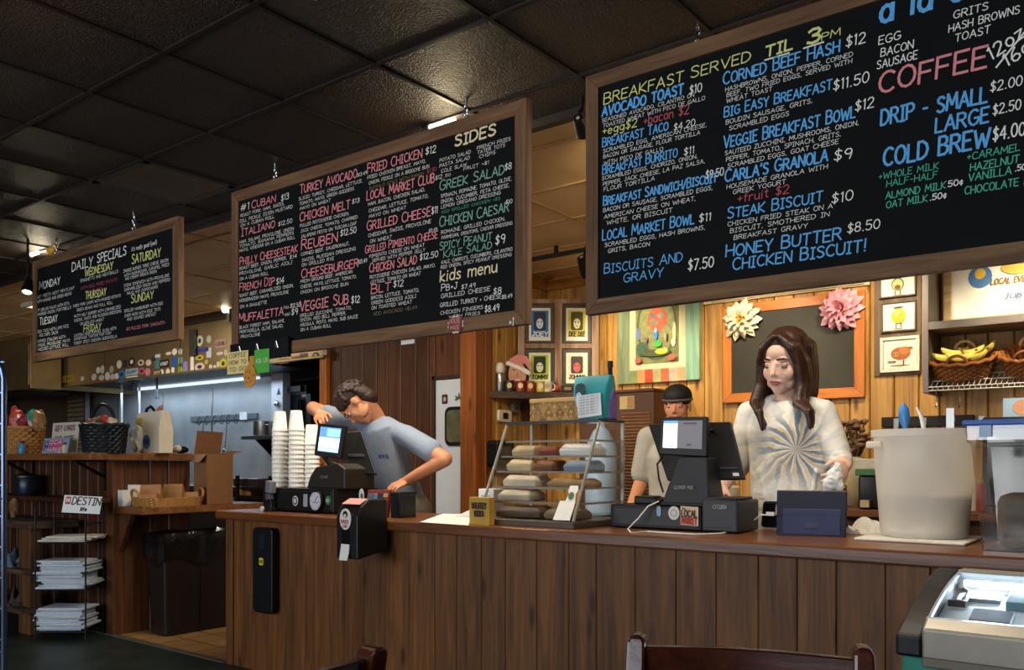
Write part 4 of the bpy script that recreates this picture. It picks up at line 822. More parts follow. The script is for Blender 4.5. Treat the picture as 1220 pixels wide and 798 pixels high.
# papers, gold sign box, white box
m = MB(); A = pz(500, 622, CTZ+.001); B = pz(558, 626, CTZ+.001); C_ = pz(562, 613, CTZ+.001); D_ = pz(528, 612, CTZ+.001)
m.prism([A, B, C_, D_], (0, 0, .0015)); o = m.build('paper_sheet', PAPER); props(o, 'white paper sheet lying flat on the counter by the gold box', 'paper')
m = MB(); a = pz(541, 615, CTZ+.003); m.prism([a, a+Vector((.13, .0, 0)), a+Vector((.13, .0, .045))], (0, .14, 0)); o = m.build('napkin_wedge', PAPER, bevel=.004); props(o, 'folded white napkin wedge behind the gold box', 'napkin')
a = py(559, 622, 2.942); a.z = CTZ; b = py(582.5, 622, a.y)
t_ = thing('gold_box', 'gold yellow box sign standing before the pastry case', 'box', a)
gx0, gx1, gy = a.x, b.x, a.y; gh = Za(559, 592, gy)-CTZ
m = MB(); m.box((gx0, gy, CTZ), (gx1, gy+.04, CTZ+gh)); m.build('carton', pm('gold_card', '#b8902f', .5), t_, .002)
m = MB(); w = gx1-gx0; lettering(m, 'WHEATLEY', (gx0+w*.14, gy-.001, CTZ+gh*.6), X1, Z1, gh*.2, width=w*.72, sw=.24); lettering(m, 'VODKA', (gx0+w*.26, gy-.001, CTZ+gh*.32), X1, Z1, gh*.2, width=w*.48, sw=.24); m.build('sign_lettering', pm('dark_ink', '#3a2412', .6), t_, rec=False)
a = pz(570, 607, CTZ); a = py(570, 600, 3.28); b = py(588, 600, 3.28)
t_ = thing('tissue_box', 'small white box behind the gold box', 'box', (a.x, 3.28, CTZ)); zt = Za(570, 582, 3.28)
m = MB(); m.box((a.x, 3.28, CTZ), (b.x, 3.36, zt)); m.build('carton', WHITE, t_, .003); m = MB(); m.box((a.x+.02, 3.277, CTZ+.02), (b.x-.02, 3.281, zt-.03)); m.build('printed_panel', pm('pale_blue_print', '#a7b9c4', .5), t_)

# ---- pastry case: clear sheets in metal rails, four shelves
t_ = thing('pastry_case', 'clear sloping pastry display case with metal rails', 'display case', (-2.25, 3.2, CTZ))
CX0, CX1 = -2.515, -2.0; zt = 1.352; zb = CTZ+.03
fy = lambda z: 3.02+.21*(z-zb)/(zt-zb)
RB = 3.43
m = MB(); m.box((CX0-.01, 3.0, CTZ), (CX1+.01, RB+.01, CTZ+.028)); m.build('base', pm('case_base', '#4a3d33', .4), t_, .004)
ACR = glass('clear_acrylic', (.98, .985, .985), .03, .96)
RAIL = pm('case_rail', '#a8a498', .35, metal=.5)
m = MB(); m.prism([(CX0, fy(zb), zb), (CX1, fy(zb), zb), (CX1, fy(zt), zt), (CX0, fy(zt), zt)], (0, .004, 0)); m.build('front_sheet', ACR, t_)
for x in (CX0, CX1-.004):
    m = MB(); m.prism([(x, fy(zb)+.005, zb), (x, RB, zb), (x, RB, zt), (x, fy(zt)+.005, zt)], (.004, 0, 0)); m.build('side_sheet', ACR, t_)
m = MB(); m.box((CX0, fy(zt), zt), (CX1, RB, zt+.004)); m.build('top_sheet', ACR, t_)
for x in (CX0, CX1):
    m = MB(); m.tube([(x, fy(zb)-.004, zb), (x, fy(zt)-.004, zt)], .0065, 8); m.build('corner_rail', RAIL, t_, smooth=True)
    m = MB(); m.box((x-.007, RB-.012, zb), (x+.007, RB+.002, zt)); m.build('rear_rail', RAIL, t_)
m = MB(); m.box((CX0, fy(zt)-.012, zt-.004), (CX1, fy(zt)+.002, zt+.01)); m.build('top_rail', pm('case_dark_rail', '#2f2a26', .4), t_)
m = MB(); m.box((CX1-.008, fy(zt), zt-.002), (CX1+.006, RB, zt+.01)); m.build('side_rail', pm('case_dark_rail', '#2f2a26', .4), t_)
SHZ = [CTZ+.10, CTZ+.165, CTZ+.235, CTZ+.305, CTZ+.375]
for i, z in enumerate(SHZ):
    m = MB(); m.box((CX0+.008, fy(z)+.02, z), (CX1-.008, RB-.02, z+.004)); sh = m.build('shelf', ACR, t_)
    m = MB(); m.box((CX0+.008, fy(z)+.014, z-.003), (CX1-.008, fy(z)+.02, z+.006)); m.build('shelf_edge', pm('case_edge', '#8b867a', .3), sh)
    m = MB(); m.box((CX1-.012, fy(z)+.014, z-.003), (CX1-.006, RB-.02, z+.006)); m.build('shelf_edge', pm('case_edge', '#8b867a', .3), sh)
# pastry bags on the case shelves
BAGS = [(0, 625, 640, 12), (0, 648, 40, -8), (1, 618, 0, 10), (1, 640, 0, -6), (2, 622, 0, 8), (3, 620, 0, 0), (0, 600, 0, 4)]
WAXP = pm('wax_paper', '#c0b49c', .6, var=.2, vscale=20)
pos = [(-2.42, 0, .14, .05, 'folded wax paper packet low at the window end of the case bottom'), (-2.22, 0, .16, .045, 'wrapped pastry lying in the middle of the case bottom'), (-2.08, 0, .1, .04, 'small wrapped pastry near the register end of the case bottom')]
def packet(label, cx, z, w, h, mat, d=.14):
    m = MB(); y = fy(z)+.05
    m.loft([[(cx-w/2, y, z), (cx+w/2, y+.01, z), (cx+w/2, y+d, z), (cx-w/2, y+d-.01, z)], [(cx-w/2-.004, y-.004, z+h*.5), (cx+w/2+.004, y, z+h*.55), (cx+w/2, y+d+.004, z+h*.55), (cx-w/2, y+d, z+h*.5)], [(cx-w*.4, y+.02, z+h), (cx+w*.42, y+.03, z+h*.9), (cx+w*.4, y+d-.02, z+h), (cx-w*.36, y+d-.03, z+h*.92)]])
    o = m.build('pastry_packet', mat, bevel=.006, smooth=True); props(o, label, 'pastry', 'packets in the pastry case')
packet('flat beige pastry packet on the lowest clear shelf near the gold box', -2.39, SHZ[0]+.005, .17, .05, WAXP)
packet('wide pale packet on the second clear shelf near the gold box', -2.38, SHZ[1]+.005, .18, .052, pm('pale_pack', '#d2c6ae', .6, var=.2))
packet('cream packet on the third clear shelf near the gold box', -2.41, SHZ[2]+.005, .13, .055, pm('cream_pack', '#cdb991', .6, var=.2))
packet('brown wrapped loaf on the third clear shelf, middle of the case', -2.27, SHZ[2]+.005, .1, .05, pm('loaf_brown', '#7a4a30', .6, var=.2))
packet('kraft packet on the fourth clear shelf near the gold box', -2.41, SHZ[3]+.005, .12, .05, pm('kraft_pack', '#c0a884', .6, var=.2))
packet('red brown wrapped cake on the fourth clear shelf', -2.27, SHZ[3]+.005, .09, .045, pm('cake_red', '#7d3a26', .6, var=.2))
packet('crumpled brown loaf on the case floor, gold box side', -2.34, zb+.003, .24, .05, pm('dark_loaf', '#57483a', .6, var=.3))
packet('greyish wrapped loaf on the case floor, register side', -2.11, zb+.003, .16, .045, pm('grey_loaf', '#7b6a52', .6, var=.3))
packet('white paper bag lying on the fourth clear shelf, register end', -2.12, SHZ[3]+.005, .16, .055, PAPER)
packet('blueish wrapped tray on the third clear shelf, register end', -2.09, SHZ[2]+.005, .13, .05, pm('blue_pack', '#8796a8', .5, var=.2))
packet('long tan packet on the second clear shelf, register end', -2.12, SHZ[1]+.005, .2, .04, pm('tan_pack', '#9c7c52', .6, var=.2))
# white price card with skull plant sticker on the sloping glass
t_ = thing('price_card', 'blank white card propped on the sloping front of the pastry case', 'card', py(670, 608, 3.0))
yy = lambda z: fy(z)-.006
a = Xa(661, 3.03); b = Xa(681, 3.03); z0, z1 = CTZ+.035, CTZ+.115
m = MB(); m.prism([(a, yy(z0), z0), (b, yy(z0), z0), (b+.004, yy(z1), z1), (a+.01, yy(z1), z1)], (0, -.0015, 0)); m.build('card', PAPER, t_)
m = MB(); cx = (a+b)/2+.02
m.prism([(cx-.025, yy(z1)-.001, z1), (cx+.025, yy(z1)-.001, z1), (cx+.018, yy(z1+.03), z1+.03), (cx+.026, yy(z1+.05), z1+.045), (cx+.02, yy(z1+.065), z1+.065), (cx-.02, yy(z1+.065), z1+.065), (cx-.026, yy(z1+.05), z1+.045), (cx-.016, yy(z1+.03), z1+.03)], (0, -.0015, 0)); sk = m.build('cut_out', WHITE, t_)
m = MB(); m.slab((cx, yy(z1+.02)-.004, z1+.022), X1, Vector((0, .42, 1)), .028, .036, .001, 'disc', 12); m.build('cut_out_leaf', pm('leaf_green', '#4d7048', .6), sk)
# basket on top of the case
def weave_basket(mb, c, rx, ry, h, flare=1.15, n=44, rows=10, amp=.006, floor=True, square=0):
    c = Vector(c); rings = []
    for r_ in range(rows*2+1):
        f = r_/(rows*2); s = 1+(flare-1)*f; ring = []
        for k in range(n*2):
            a = pi*k/n; q = 1+amp/max(rx, ry)*(1 if ((k//2)+(r_//2)) % 2 else -1)*(.5+.5*(k % 2))
            ca, sa = cos(a), sin(a)
            if square:
                e = 2/(2+square); ca = math.copysign(abs(ca)**e, ca); sa = math.copysign(abs(sa)**e, sa)
            ring.append(c+Vector((rx*s*q*ca, ry*s*q*sa, h*f)))
        rings.append(ring)
    inner = [[c+(p-c)*.92*Vector((1, 1, 1)) if False else Vector((c.x+(p.x-c.x)*.93, c.y+(p.y-c.y)*.93, p.z)) for p in rg] for rg in rings]
    for rg in inner: pass
    low = [Vector((p.x, p.y, c.z+h*.08)) for p in inner[0]]
    mb.loft(rings+[inner[-1]]+[inner[len(inner)//2]]+[low])
def rim(mb, c, rx, ry, r, n=44, twist=0):
    c = Vector(c); mb.tube([c+Vector((rx*cos(2*pi*k/n), ry*sin(2*pi*k/n), .003*sin(k*pi/2)*twist)) for k in range(n)], r, 8, closed=True)
pb = py(658, 503, 3.33)
t_ = thing('splint_basket', 'flat woven splint basket on top of the pastry case', 'basket', (pb.x, 3.33, zt+.012))
# wide diagonal splints
m = MB(); bx0, bx1, by0, by1 = Xa(633, 3.27), Xa(692, 3.27), 3.26, 3.41; bz0 = zt+.012; bz1 = Za(660, 475, 3.27)
m.box((bx0+.01, by0+.008, bz0), (bx1-.01, by1, bz0+.006)); m.box((bx0+.006, by0+.006, bz0), (bx1-.006, by0+.01, bz1-.004)); m.box((bx0+.006, by1-.01, bz0), (bx1-.006, by1-.006, bz1-.004)); m.box((bx0+.006, by0+.01, bz0), (bx0+.01, by1-.01, bz1-.004)); m.box((bx1-.01, by0+.01, bz0), (bx1-.006, by1-.01, bz1-.004))
m.build('lining', pm('splint_lining', '#a88450', .7), t_)  # plain tan lining behind the splints
SPL = wood('splint_wood', '#a07a44', '#c29a5e', '#dab67c', 'x', .6, .3, knots=False); SPD = wood('splint_wood_dark', '#75562c', '#94713f', '#ac8850', 'x', .6, .3, knots=False)
hh = bz1-bz0; ww = bx1-bx0; ncol = 9; cw_ = ww/ncol; ch_ = hh/2
for nm, mt, par in (('splint_weave', SPL, 0), ('splint_weave_dark', SPD, 1)):
    m = MB()
    for i in range(-1, ncol+1):
        for j in range(-1, 3):
            if (i+j) % 2 != par: continue
            cx_, cz_ = bx0+cw_*(i+.5), bz0+ch_*(j+.5)
            q = [(cx_-cw_*.95, cz_), (cx_, cz_-ch_*.95), (cx_+cw_*.95, cz_), (cx_, cz_+ch_*.95)]
            q = [Vector((min(max(x, bx0), bx1), by0+.004-par*.0008-.003*(k % 2), min(max(z, bz0), bz1))) for k, (x, z) in enumerate(q)]
            if (q[2].x-q[0].x) > .004 and (q[3].z-q[1].z) > .004: m.prism(q, (0, -.0015, 0))
    m.build(nm, mt, t_)
m = MB(); m.box((bx0-.002, by0-.002, bz1-.016), (bx1+.002, by0+.004, bz1+.003)); m.box((bx0-.002, by1-.004, bz1-.016), (bx1+.002, by1+.002, bz1+.003)); m.box((bx0-.002, by0, bz1-.016), (bx0+.004, by1, bz1+.003)); m.box((bx1-.004, by0, bz1-.016), (bx1+.002, by1, bz1+.003)); m.build('rim', SPL, t_, .002)
# teal bag, its note, and the purple bag beside it
def pouch(label, u0, u1, v0, v1, Y, mat, name='gift_bag', depth=.1, lean=0):
    a = py(u0, v1, Y); b = py(u1, v1, Y); zt_ = Za((u0+u1)/2, v0, Y); zb_ = zt+.012; t_ = thing(name, label, 'bag', ((a.x+b.x)/2, Y+depth/2, zb_))
    m = MB(); w = b.x-a.x
    def ring(z, k, dy, sx=0): return [(a.x+w*(.5-k/2)+sx, Y+dy, z), (a.x+w*.5+sx, Y+dy-.006, z), (a.x+w*(.5+k/2)+sx, Y+dy, z), (a.x+w*(.5+k/2)+sx, Y+depth-dy, z), (a.x+w*.5+sx, Y+depth-dy+.006, z), (a.x+w*(.5-k/2)+sx, Y+depth-dy, z)]
    m.loft([ring(zb_, .86, .004), ring(zb_+(zt_-zb_)*.35, .9, 0), ring(zb_+(zt_-zb_)*.75, .97, .008, lean*.5), ring(zt_, 1.02, .03, lean)], cap=True)
    m.build('bag', mat, t_, .006, True); return t_, a, b, zb_, zt_
TEAL = pm('teal_bag', '#16808c', .45, var=.2, vscale=8)
t_, a, b, zb_, zt_ = pouch('teal bag with a clipped white note on top of the pastry case', 681, 722, 447, 503, 3.27, TEAL)
m = MB(); m.slab((a.x+.055, 3.258, zt_-.085), X1, Z1, .05, .1, .002, 'round', rad=.02); lf = m.build('printed_leaf', pm('leaf_print', '#1d3b3c', .5), t_)
m = MB(); m.slab((a.x+.05, 3.254, zt_-.11), X1, Z1, .036, .07, .002, 'disc', 14); m.build('printed_label', pm('pale_blue_label', '#9cc0d8', .5), t_)
m = MB(); c = py(702, 483, 3.25); m.slab(c, Vector((1, 0, .08)), Vector((-.08, 0, 1)), .125, .1, .0015); nt = m.build('note', pm('note_white', '#d8dde2', .7), t_)
m = MB()
for i in range(7): lettering(m, 'PLEASE ASK ABOUT IT', c+Vector((-.052, -.002, .034-.0125*i)), Vector((1, 0, .08)), Z1, .006, width=.1, sw=.16)
m.build('note_lettering', pm('ink_blue', '#4a5a78', .6), nt, rec=False)
t_, *_ = pouch('slim purple bag squeezed beside the teal bag', 720, 728, 462, 503, 3.31, pm('purple_bag', '#5b4a8c', .4, var=.25), depth=.06)
# dark bottle behind bags
p = py(723, 503, 3.37); t_ = thing('bottle', 'dark slim bottle standing behind the teal bag', 'bottle', (p.x, 3.40, zt+.012)); zc = Za(723, 433, 3.4)
m = MB(); m.lathe([(.03, 0), (.032, .01), (.032, .11), (.012, .15), (.011, zc-zt-.03)], (p.x, 3.40, zt+.012), 20); m.build('body', pm('dark_bottle', '#1c2433', .12), t_, smooth=True)
m = MB(); m.lathe([(.013, 0), (.013, .03)], (p.x, 3.40, zc-.02), 16); m.build('cap', BLACKP, t_, smooth=True)

# ---- second till with drawer and receipt printer
t_ = thing('cash_box', 'black drawer with round and red square stickers under the second till', 'cash box', (-1.7, 3.35, CTZ))
m = MB(); m.box((-1.93, 3.2, CTZ+.005), (-1.508, 3.46, CTZ+.1)); m.build('case', BLACKP, t_, .005)
m = MB(); m.box((-1.915, 3.195, CTZ+.016), (-1.52, 3.203, CTZ+.088)); m.build('drawer_front', pm('soft_black', '#101113', .4), t_, .002)
Yd = 3.192
c = py(785, 609, Yd); m = MB(); m.slab(c, X1, Z1, .024, .05, .0015, 'star', 8); m.build('blue_sticker', pm('st_blue', '#7fa6c8', .5), t_)
c = py(803, 611, Yd); m = MB(); m.slab(c, X1, Z1, .05, .056, .0015, 'disc'); ws = m.build('white_sticker', pm('st_d8d6d0', '#d8d6d0'), t_)
m = MB()
for a in range(0, 360, 45): m.slab(c+NF*.002+Vector((.013*cos(R(a)), 0, .014*sin(R(a)))), X1, Z1, .008, .008, .0006, 'disc', 8)
m.build('sticker_emblem', pm('emblem_grey', '#9fa4a8', .5), ws)
c = py(821.5, 614.5, Yd-.001); m = MB(); m.slab(c, Vector((1, 0, -.03)), Z1, .078, .076, .0015); ls = m.build('shop_sticker', pm('sticker_cream', '#d8bfa4', .6), t_)
m = MB(); lettering(m, 'THE', c+NF*.002+Vector((-.032, 0, .024)), X1, Z1, .008, width=.014, sw=.2); lettering(m, 'LOCAL', c+NF*.002+Vector((-.033, 0, -.004)), X1, Z1, .026, width=.066, sw=.22, slant=0); m.build('sticker_lettering', pm('sticker_brown', '#4b2018', .6), ls, rec=False)
m = MB(); lettering(m, 'MARKET', c+NF*.002+Vector((-.033, 0, -.033)), X1, Z1, .024, width=.066, sw=.24, slant=0); m.build('sticker_lettering', pm('sticker_red', '#a03424', .6), ls, rec=False)
t_ = thing('receipt_printer', 'dark grey receipt printer beside the stickered drawer', 'printer', (-1.43, 3.3, CTZ))
m = MB(); m.prism([(-1.502, 3.19, CTZ+.004), (-1.35, 3.19, CTZ+.004), (-1.35, 3.19, CTZ+.13), (-1.502, 3.19, CTZ+.136)], (0, .22, 0)); m.build('body', pm('printer_grey', '#25272b', .45), t_, .008)
m = MB(); m.box((-1.495, 3.2, CTZ+.132), (-1.357, 3.36, CTZ+.142)); m.build('cover', pm('printer_lid', '#1d1f23', .4), t_, .004)
m = MB(); lettering(m, 'CITIZEN', (-1.45, 3.185, CTZ+.098), X1, Z1, .013, width=.056, sw=.16); m.build('maker_lettering', pm('silver_ink', '#9a9a98', .4), t_, rec=False)
m = MB(); m.box((-1.49, 3.188, CTZ+.02), (-1.37, 3.192, CTZ+.024)); m.build('seam', BLACKP, t_)
t_ = thing('cash_register', 'till with half white customer screen in front of the girl', 'cash register', (-1.75, 3.3, CTZ+.1)); Yr = 3.27
P4 = [(787, 497), (843, 496), (842, 544), (785, 541)]
b_, P, n = screen_slab(t_, 'customer_screen', P4, Yr-.04, .03, BLACKP, dy=(-.01, .02, 0, -.03))
for (l, r, a, b, mt) in ((.08, .38, .1, .82, LCDW), (.38, .9, .1, .82, LCDG), (.08, .38, .1, .17, LCDB), (.5, .78, .15, .19, pm('screen_dim', '#55575c', .5)), (.58, .68, .7, .74, pm('screen_dim', '#55575c', .5))):
    m = MB(); m.prism(inset(P, n, l, r, a, b, .002 if r-l > .25 and b-a > .5 else .0032), n*.0008); m.build('display_field', mt, b_)
b_, P, n = screen_slab(t_, 'operator_screen', [(772, 505), (870, 502), (887, 570), (795, 572)], Yr+.07, .028, BLACKP, dy=(.02, .06, .0, -.03))
m = MB(); m.prism(inset(P, n, .87, .945, .9, .955, .001), n*.0008); m.build('maker_label', pm('label_white', '#b9c0c8', .5), b_)
m = MB(); m.prism(inset(P, n, .73, .95, .8, .83, .001), n*.002); m.build('rear_vent', DARKG, b_)
m = MB(); m.prism(inset(P, n, .73, .78, .14, .16, .0), n*.012); m.build('latch', DARKG, b_)
m = MB(); P_ = [py(*q, Yr-.06) for q in ((787, 592), (845, 594), (842, 545), (808, 545))]
zb_ = CTZ+.1; P_[0].z = P_[1].z = zb_
m.loft([[P_[0], P_[1], P_[1]+Vector((0, .16, 0)), P_[0]+Vector((0, .16, 0))], [P_[3], P_[2], P_[2]+Vector((0, .1, 0)), P_[3]+Vector((0, .1, 0))]]); m.build('neck', pm('neck_black', '#191a1b', .5), t_, .006)
m = MB(); c = py(803, 582, Yr-.075); lettering(m, 'CLOVER POS', c, X1, Z1, .012, width=.085, sw=.14); m.build('maker_lettering', pm('silver_ink', '#9a9a98', .4), t_, rec=False)
m = MB(); m.box((P_[0].x-.0, Yr-.07, zb_), (P_[1].x+.02, Yr+.14, zb_+.016)); m.build('base', BLACKP, t_, .006)
m = MB(); m.tube([py(790, 543, Yr+.02), py(783, 553, Yr+.03), py(785, 570, Yr+.02), py(790, 586, Yr-.01)], .0045, 6); m.build('cable', BLACKP, t_, smooth=True)
t_ = thing('card_reader', 'low black card reader left of the second till neck', 'card reader', (-1.9, 3.36, CTZ+.1)); t_['label'] = 'low black card reader on the drawer near the pastry case'
m = MB(); a = py(748, 590, 3.33); b = py(786, 590, 3.33); m.prism([(a.x+.045, 3.3, zb_), (b.x, 3.3, zb_), (b.x, 3.3, zb_+.025), (a.x+.05, 3.3, zb_+.035)], (0, .12, 0)); m.build('body', BLACKP, t_, .006)
m = MB(); m.box((a.x+.07, 3.32, zb_+.029), (b.x-.02, 3.38, zb_+.034)); m.build('keypad', DARKG, t_)
m = MB(); m.tube([py(785, 597, 3.185), py(772, 603, 3.17), py(760, 618, 3.15), py(748, 630, 3.13)]+[pz(u, v, CTZ+.004) for u, v in ((752, 634.5), (770, 633), (800, 635), (830, 636.5), (858, 635.5), (873, 632.5))], .003, 6); o = m.build('power_cable', WHITE, smooth=True); props(o, 'white cable trailing in front of the stickered drawer', 'cable')
# tablet in a blue case, charger
t_ = thing('tablet_stand', 'dark blue tablet case standing near the white tub', 'tablet', (-1.2, 3.1, CTZ))
B0, B1 = pz(925, 637.5, CTZ), pz(1008, 640, CTZ); bx_ = (B1-B0).normalized(); bu_ = (Vector((-bx_.y, bx_.x, 0))*.38+Z1).normalized(); bh_ = .186
TP = [B0+bu_*bh_-bx_*.004, B1+bu_*bh_+bx_*.004, B1, B0]
n = (TP[1]-TP[0]).cross(TP[3]-TP[0]).normalized(); n = -n if n.y > 0 else n
m = MB(); m.prism(TP, -n*.014); m.build('cover', pm('tablet_navy', '#151c33', .45), t_, .006)
m = MB(); m.prism(inset(TP, n, .09, .92, .42, .97, .0), n*.004); fl = m.build('stand_flap', pm('tablet_blue', '#232d52', .55), t_, .002)
m = MB(); m.prism(inset(TP, n, .42, .6, .72, .84, .0045), n*.001); m.build('name_plate', pm('tablet_plate', '#39405a', .4), fl)
m = MB(); q = inset(TP, n, .15, .85, .5, .55, .0045); lettering(m, 'BUILT FOR TABLETS', q[3], q[2]-q[3], n.cross(q[2]-q[3]), .008, width=(q[2]-q[3]).length, sw=.12); m.build('embossed_lettering', pm('tablet_emboss', '#303a62', .5), fl, rec=False)
m = MB(); m.prism([TP[0]+Vector((.03, .02, -.02)), TP[1]+Vector((-.03, .02, -.02)), (TP[1].x-.03, TP[1].y+.13, CTZ), (TP[0].x+.03, TP[0].y+.13, CTZ)], (0, .004, 0)); m.build('rear_prop', pm('tablet_navy', '#151c33', .45), t_)
a = pz(909, 629, CTZ)
t_ = thing('phone', 'black phone standing between the printer and the tablet case', 'phone', (a.x+.028, a.y+.02, CTZ))
m = MB(); m.slab((a.x+.028, a.y+.02, CTZ+.057), X1, Vector((0, .25, 1)), .07, .112, .012, 'round', rad=.012); m.build('body', BLACKP, t_); m = MB(); m.slab((a.x+.028, a.y+.008, CTZ+.057), X1, Vector((0, .25, 1)), .058, .098, .001, 'round', rad=.006); m.build('screen', pm('phone_glass', '#0b0c10', .08), t_)
m = MB(); m.tube([py(899, 619, 3.3), py(907, 613, 3.25), py(916, 613.5, 3.22), py(921, 612, 3.2)], .003, 6); m.rbox(py(918, 612, 3.19), (.03, .012, .014)); o = m.build('charging_cable', WHITE, smooth=True); props(o, 'short white charging cable plugged into the tablet case', 'cable')
# white tub of flour, towel under it, crumpled towel
TUB = NT('translucent_white_tub'); TUB.b.inputs['Base Color'].default_value = (*srgb('#f4f1e8'), 1); TUB.b.inputs['Roughness'].default_value = .3
tl_ = TUB.n('ShaderNodeBsdfTranslucent'); tl_.inputs[0].default_value = (*srgb('#f6f2e6'), 1); tp_ = TUB.n('ShaderNodeBsdfTransparent'); mx_ = TUB.n('ShaderNodeMixShader', i_0=.4); my_ = TUB.n('ShaderNodeMixShader', i_0=.22)
TUB.l(TUB.b.outputs[0], mx_.inputs[1]); TUB.l(tl_.outputs[0], mx_.inputs[2]); TUB.l(mx_.outputs[0], my_.inputs[1]); TUB.l(tp_.outputs[0], my_.inputs[2]); TUB.l(my_.outputs[0], TUB.t.nodes['Material Output'].inputs[0]); TUB = TUB.m
bc = pz(1099, 646, CTZ); TY = bc.y+.13; TX = Xa(1100.5, TY); dpx = ray(1100.5, VC); d_ = TY/dpx.y
r1 = 57*d_/FPX; r0 = 47.5*d_/FPX; tz = 1.17+d_*(551-512)/FPX; cz0 = CTZ+.012
t_ = thing('white_tub', 'large translucent white round tub on a folded towel', 'tub', (TX, TY, cz0)); H = tz-cz0
m = MB(); m.lathe([(r0*.96, 0), (r0, .006), (r0+(r1-r0)*.72, H*.70), (r1*.955, H*.71), (r1*.965, H*.93), (r1*1.02, H*.935), (r1*1.025, H), (r1*.985, H), (r1*.95, H*.9), (r0*.97, H*.1), (r0*.9, .012)], (TX, TY, cz0), 48); m.build('bucket', TUB, t_, smooth=True)
vdir = Vector((-FWD.x, -FWD.y, 0)); 
for s in (-1, 1):
    pv = Vector((TX, TY, cz0+H*.86))+RGT*s*(r1*1.0); m = MB(); m.box(pv+Vector((-.028, -.03, -.012)), pv+Vector((.028, .03, .012))); m.build('handle', TUB, t_, .006)
m = MB(); m.lathe([(r0*.94, 0), (r0*1.02, H*.34)], (TX, TY, cz0+.02), 40); fl_ = m.build('flour', pm('flour', '#f4f1e6', .9, var=.03), smooth=True); props(fl_, 'pale flour filling the bottom of the white tub', 'flour', kind='stuff')
# utensils in the tub
def stick(name, label, pts, r, mat, cat='utensil'):
    m = MB(); m.tube(pts, r, 10); o = m.build(name, mat, smooth=True); props(o, label, cat); return o
zin = cz0+H*.45
p = py(1076, 480, TY+.04); b = Vector((TX-.05, TY+.02, zin)); m = MB(); m.tube([b, b.lerp(p, .7), b.lerp(p, .82), b.lerp(p, .93), p], [.008, .009, .02, .018, .004], 10); o = m.build('spatula', pm('blue_plastic', '#3e7fc4', .3), smooth=True); props(o, 'blue pointed spatula sticking out of the white tub', 'utensil')
p = py(1092, 485, TY); stick('spoon_handle', 'curved white handle sticking out of the white tub', [(TX-.0, TY, zin), py(1101, 512, TY), py(1098, 498, TY), p], [.007, .008, .007, .004], WHITE)
m = MB(); a = py(1127, 486, TY+.06); b = py(1137, 486, TY+.06); m.box((a.x, TY+.06, zin), (b.x, TY+.066, a.z)); o = m.build('scraper', STEEL, bevel=.001); props(o, 'flat grey metal scraper standing in the white tub', 'utensil')
TOWEL = pm('white_towel', '#dcd7c8', .95, var=.08, vscale=30, bump=.3, bscale=300)
def cloth(name, label, c, rx, ry, h, seed, cat='towel', mat=None, n=60, crumple=.6, rotz=0):
    rr = random.Random(seed); ph = [(rr.uniform(2, 9), rr.uniform(2, 9), rr.uniform(0, 6)) for _ in range(6)]
    m = MB(); N = 26; grid = []
    for i in range(N+1):
        row = []
        for j in range(N+1):
            u, v = i/N*2-1, j/N*2-1
            e = 1+.12*sin(3*u+ph[0][2])*v
            z = sum(sin(a*u*1.6+b*v*1.6+p) for a, b, p in ph)/6*crumple*h + h*.6*max(0, 1-(u*u+v*v))*(1 if crumple > .5 else .3)
            x, y = u*rx*e, v*ry*(1+.1*sin(4*u+ph[1][2]))
            row.append(Vector((c[0]+x*cos(rotz)-y*sin(rotz), c[1]+x*sin(rotz)+y*cos(rotz), c[2]+max(.001, z+.004))))
        grid.append(row)
    bm = m.bm; top = [[bm.verts.new(p) for p in r_] for r_ in grid]; bot = [[bm.verts.new(Vector((p.x, p.y, c[2]))) for p in r_] for r_ in grid]
    for i in range(N):
        for j in range(N):
            bm.faces.new((top[i][j], top[i+1][j], top[i+1][j+1], top[i][j+1])); bm.faces.new((bot[i][j], bot[i][j+1], bot[i+1][j+1], bot[i+1][j]))
    ed = [(i, 0) for i in range(N)]+[(N, j) for j in range(N)]+[(i, N) for i in range(N, 0, -1)]+[(0, j) for j in range(N, 0, -1)]
    for (a, b), (c_, d) in zip(ed, ed[1:]+ed[:1]): bm.faces.new((top[a][b], bot[a][b], bot[c_][d], top[c_][d]))
    o = m.build(name, mat or TOWEL, smooth=True); props(o, label, cat); return o
a = pz(1030, 636, CTZ); cloth('crumpled_towel', 'crumpled white towel heaped between tablet case and white tub', (a.x+.01, a.y+.04, CTZ+.001), .10, .075, .06, 4)
a = pz(1100, 646, CTZ)
m = MB(); m.box((TX-.19, TY-.2, CTZ+.0008), (TX+.17, TY+.16, CTZ+.011)); o = m.build('folded_towel', TOWEL, bevel=.005); props(o, 'flat folded white towel under the white tub', 'towel')
# clear storage box with a blue lid
t_ = thing('storage_box', 'clear square storage box with blue lid at the counter end', 'storage box', (-.58, 3.2, CTZ))
SX0 = Xa(1170, 3.08); sz = Za(1170, 506, 3.08)
CLB = glass('clear_box', (.86, .85, .82), .1, .88)
m = MB(); rings = []
for z, k in ((CTZ+.002, 0), (sz-.06, .028), (sz-.055, .04), (sz-.002, .042)):
    rings.append([(SX0-k, 3.08-k, z), (SX0+.30+k, 3.08-k, z), (SX0+.30+k, 3.36+k, z), (SX0-k, 3.36+k, z)])
m.loft(rings, cap=False); m.poly([Vector(p) for p in rings[0]]); m.build('tub', CLB, t_, .006)
BLID = pm('blue_lid', '#2d5aa8', .4)
k = .05; m = MB(); m.box((SX0-k, 3.08-k, sz-.004), (SX0+.30+k, 3.36+k, sz+.014)); m.build('lid', BLID, t_, .006)
m = MB(); m.box((SX0+.0, 3.026, sz-.04), (SX0+.035, 3.031, sz-.004)); m.build('lid_latch', pm('pale_latch', '#9fb3cf', .4), t_, .002)
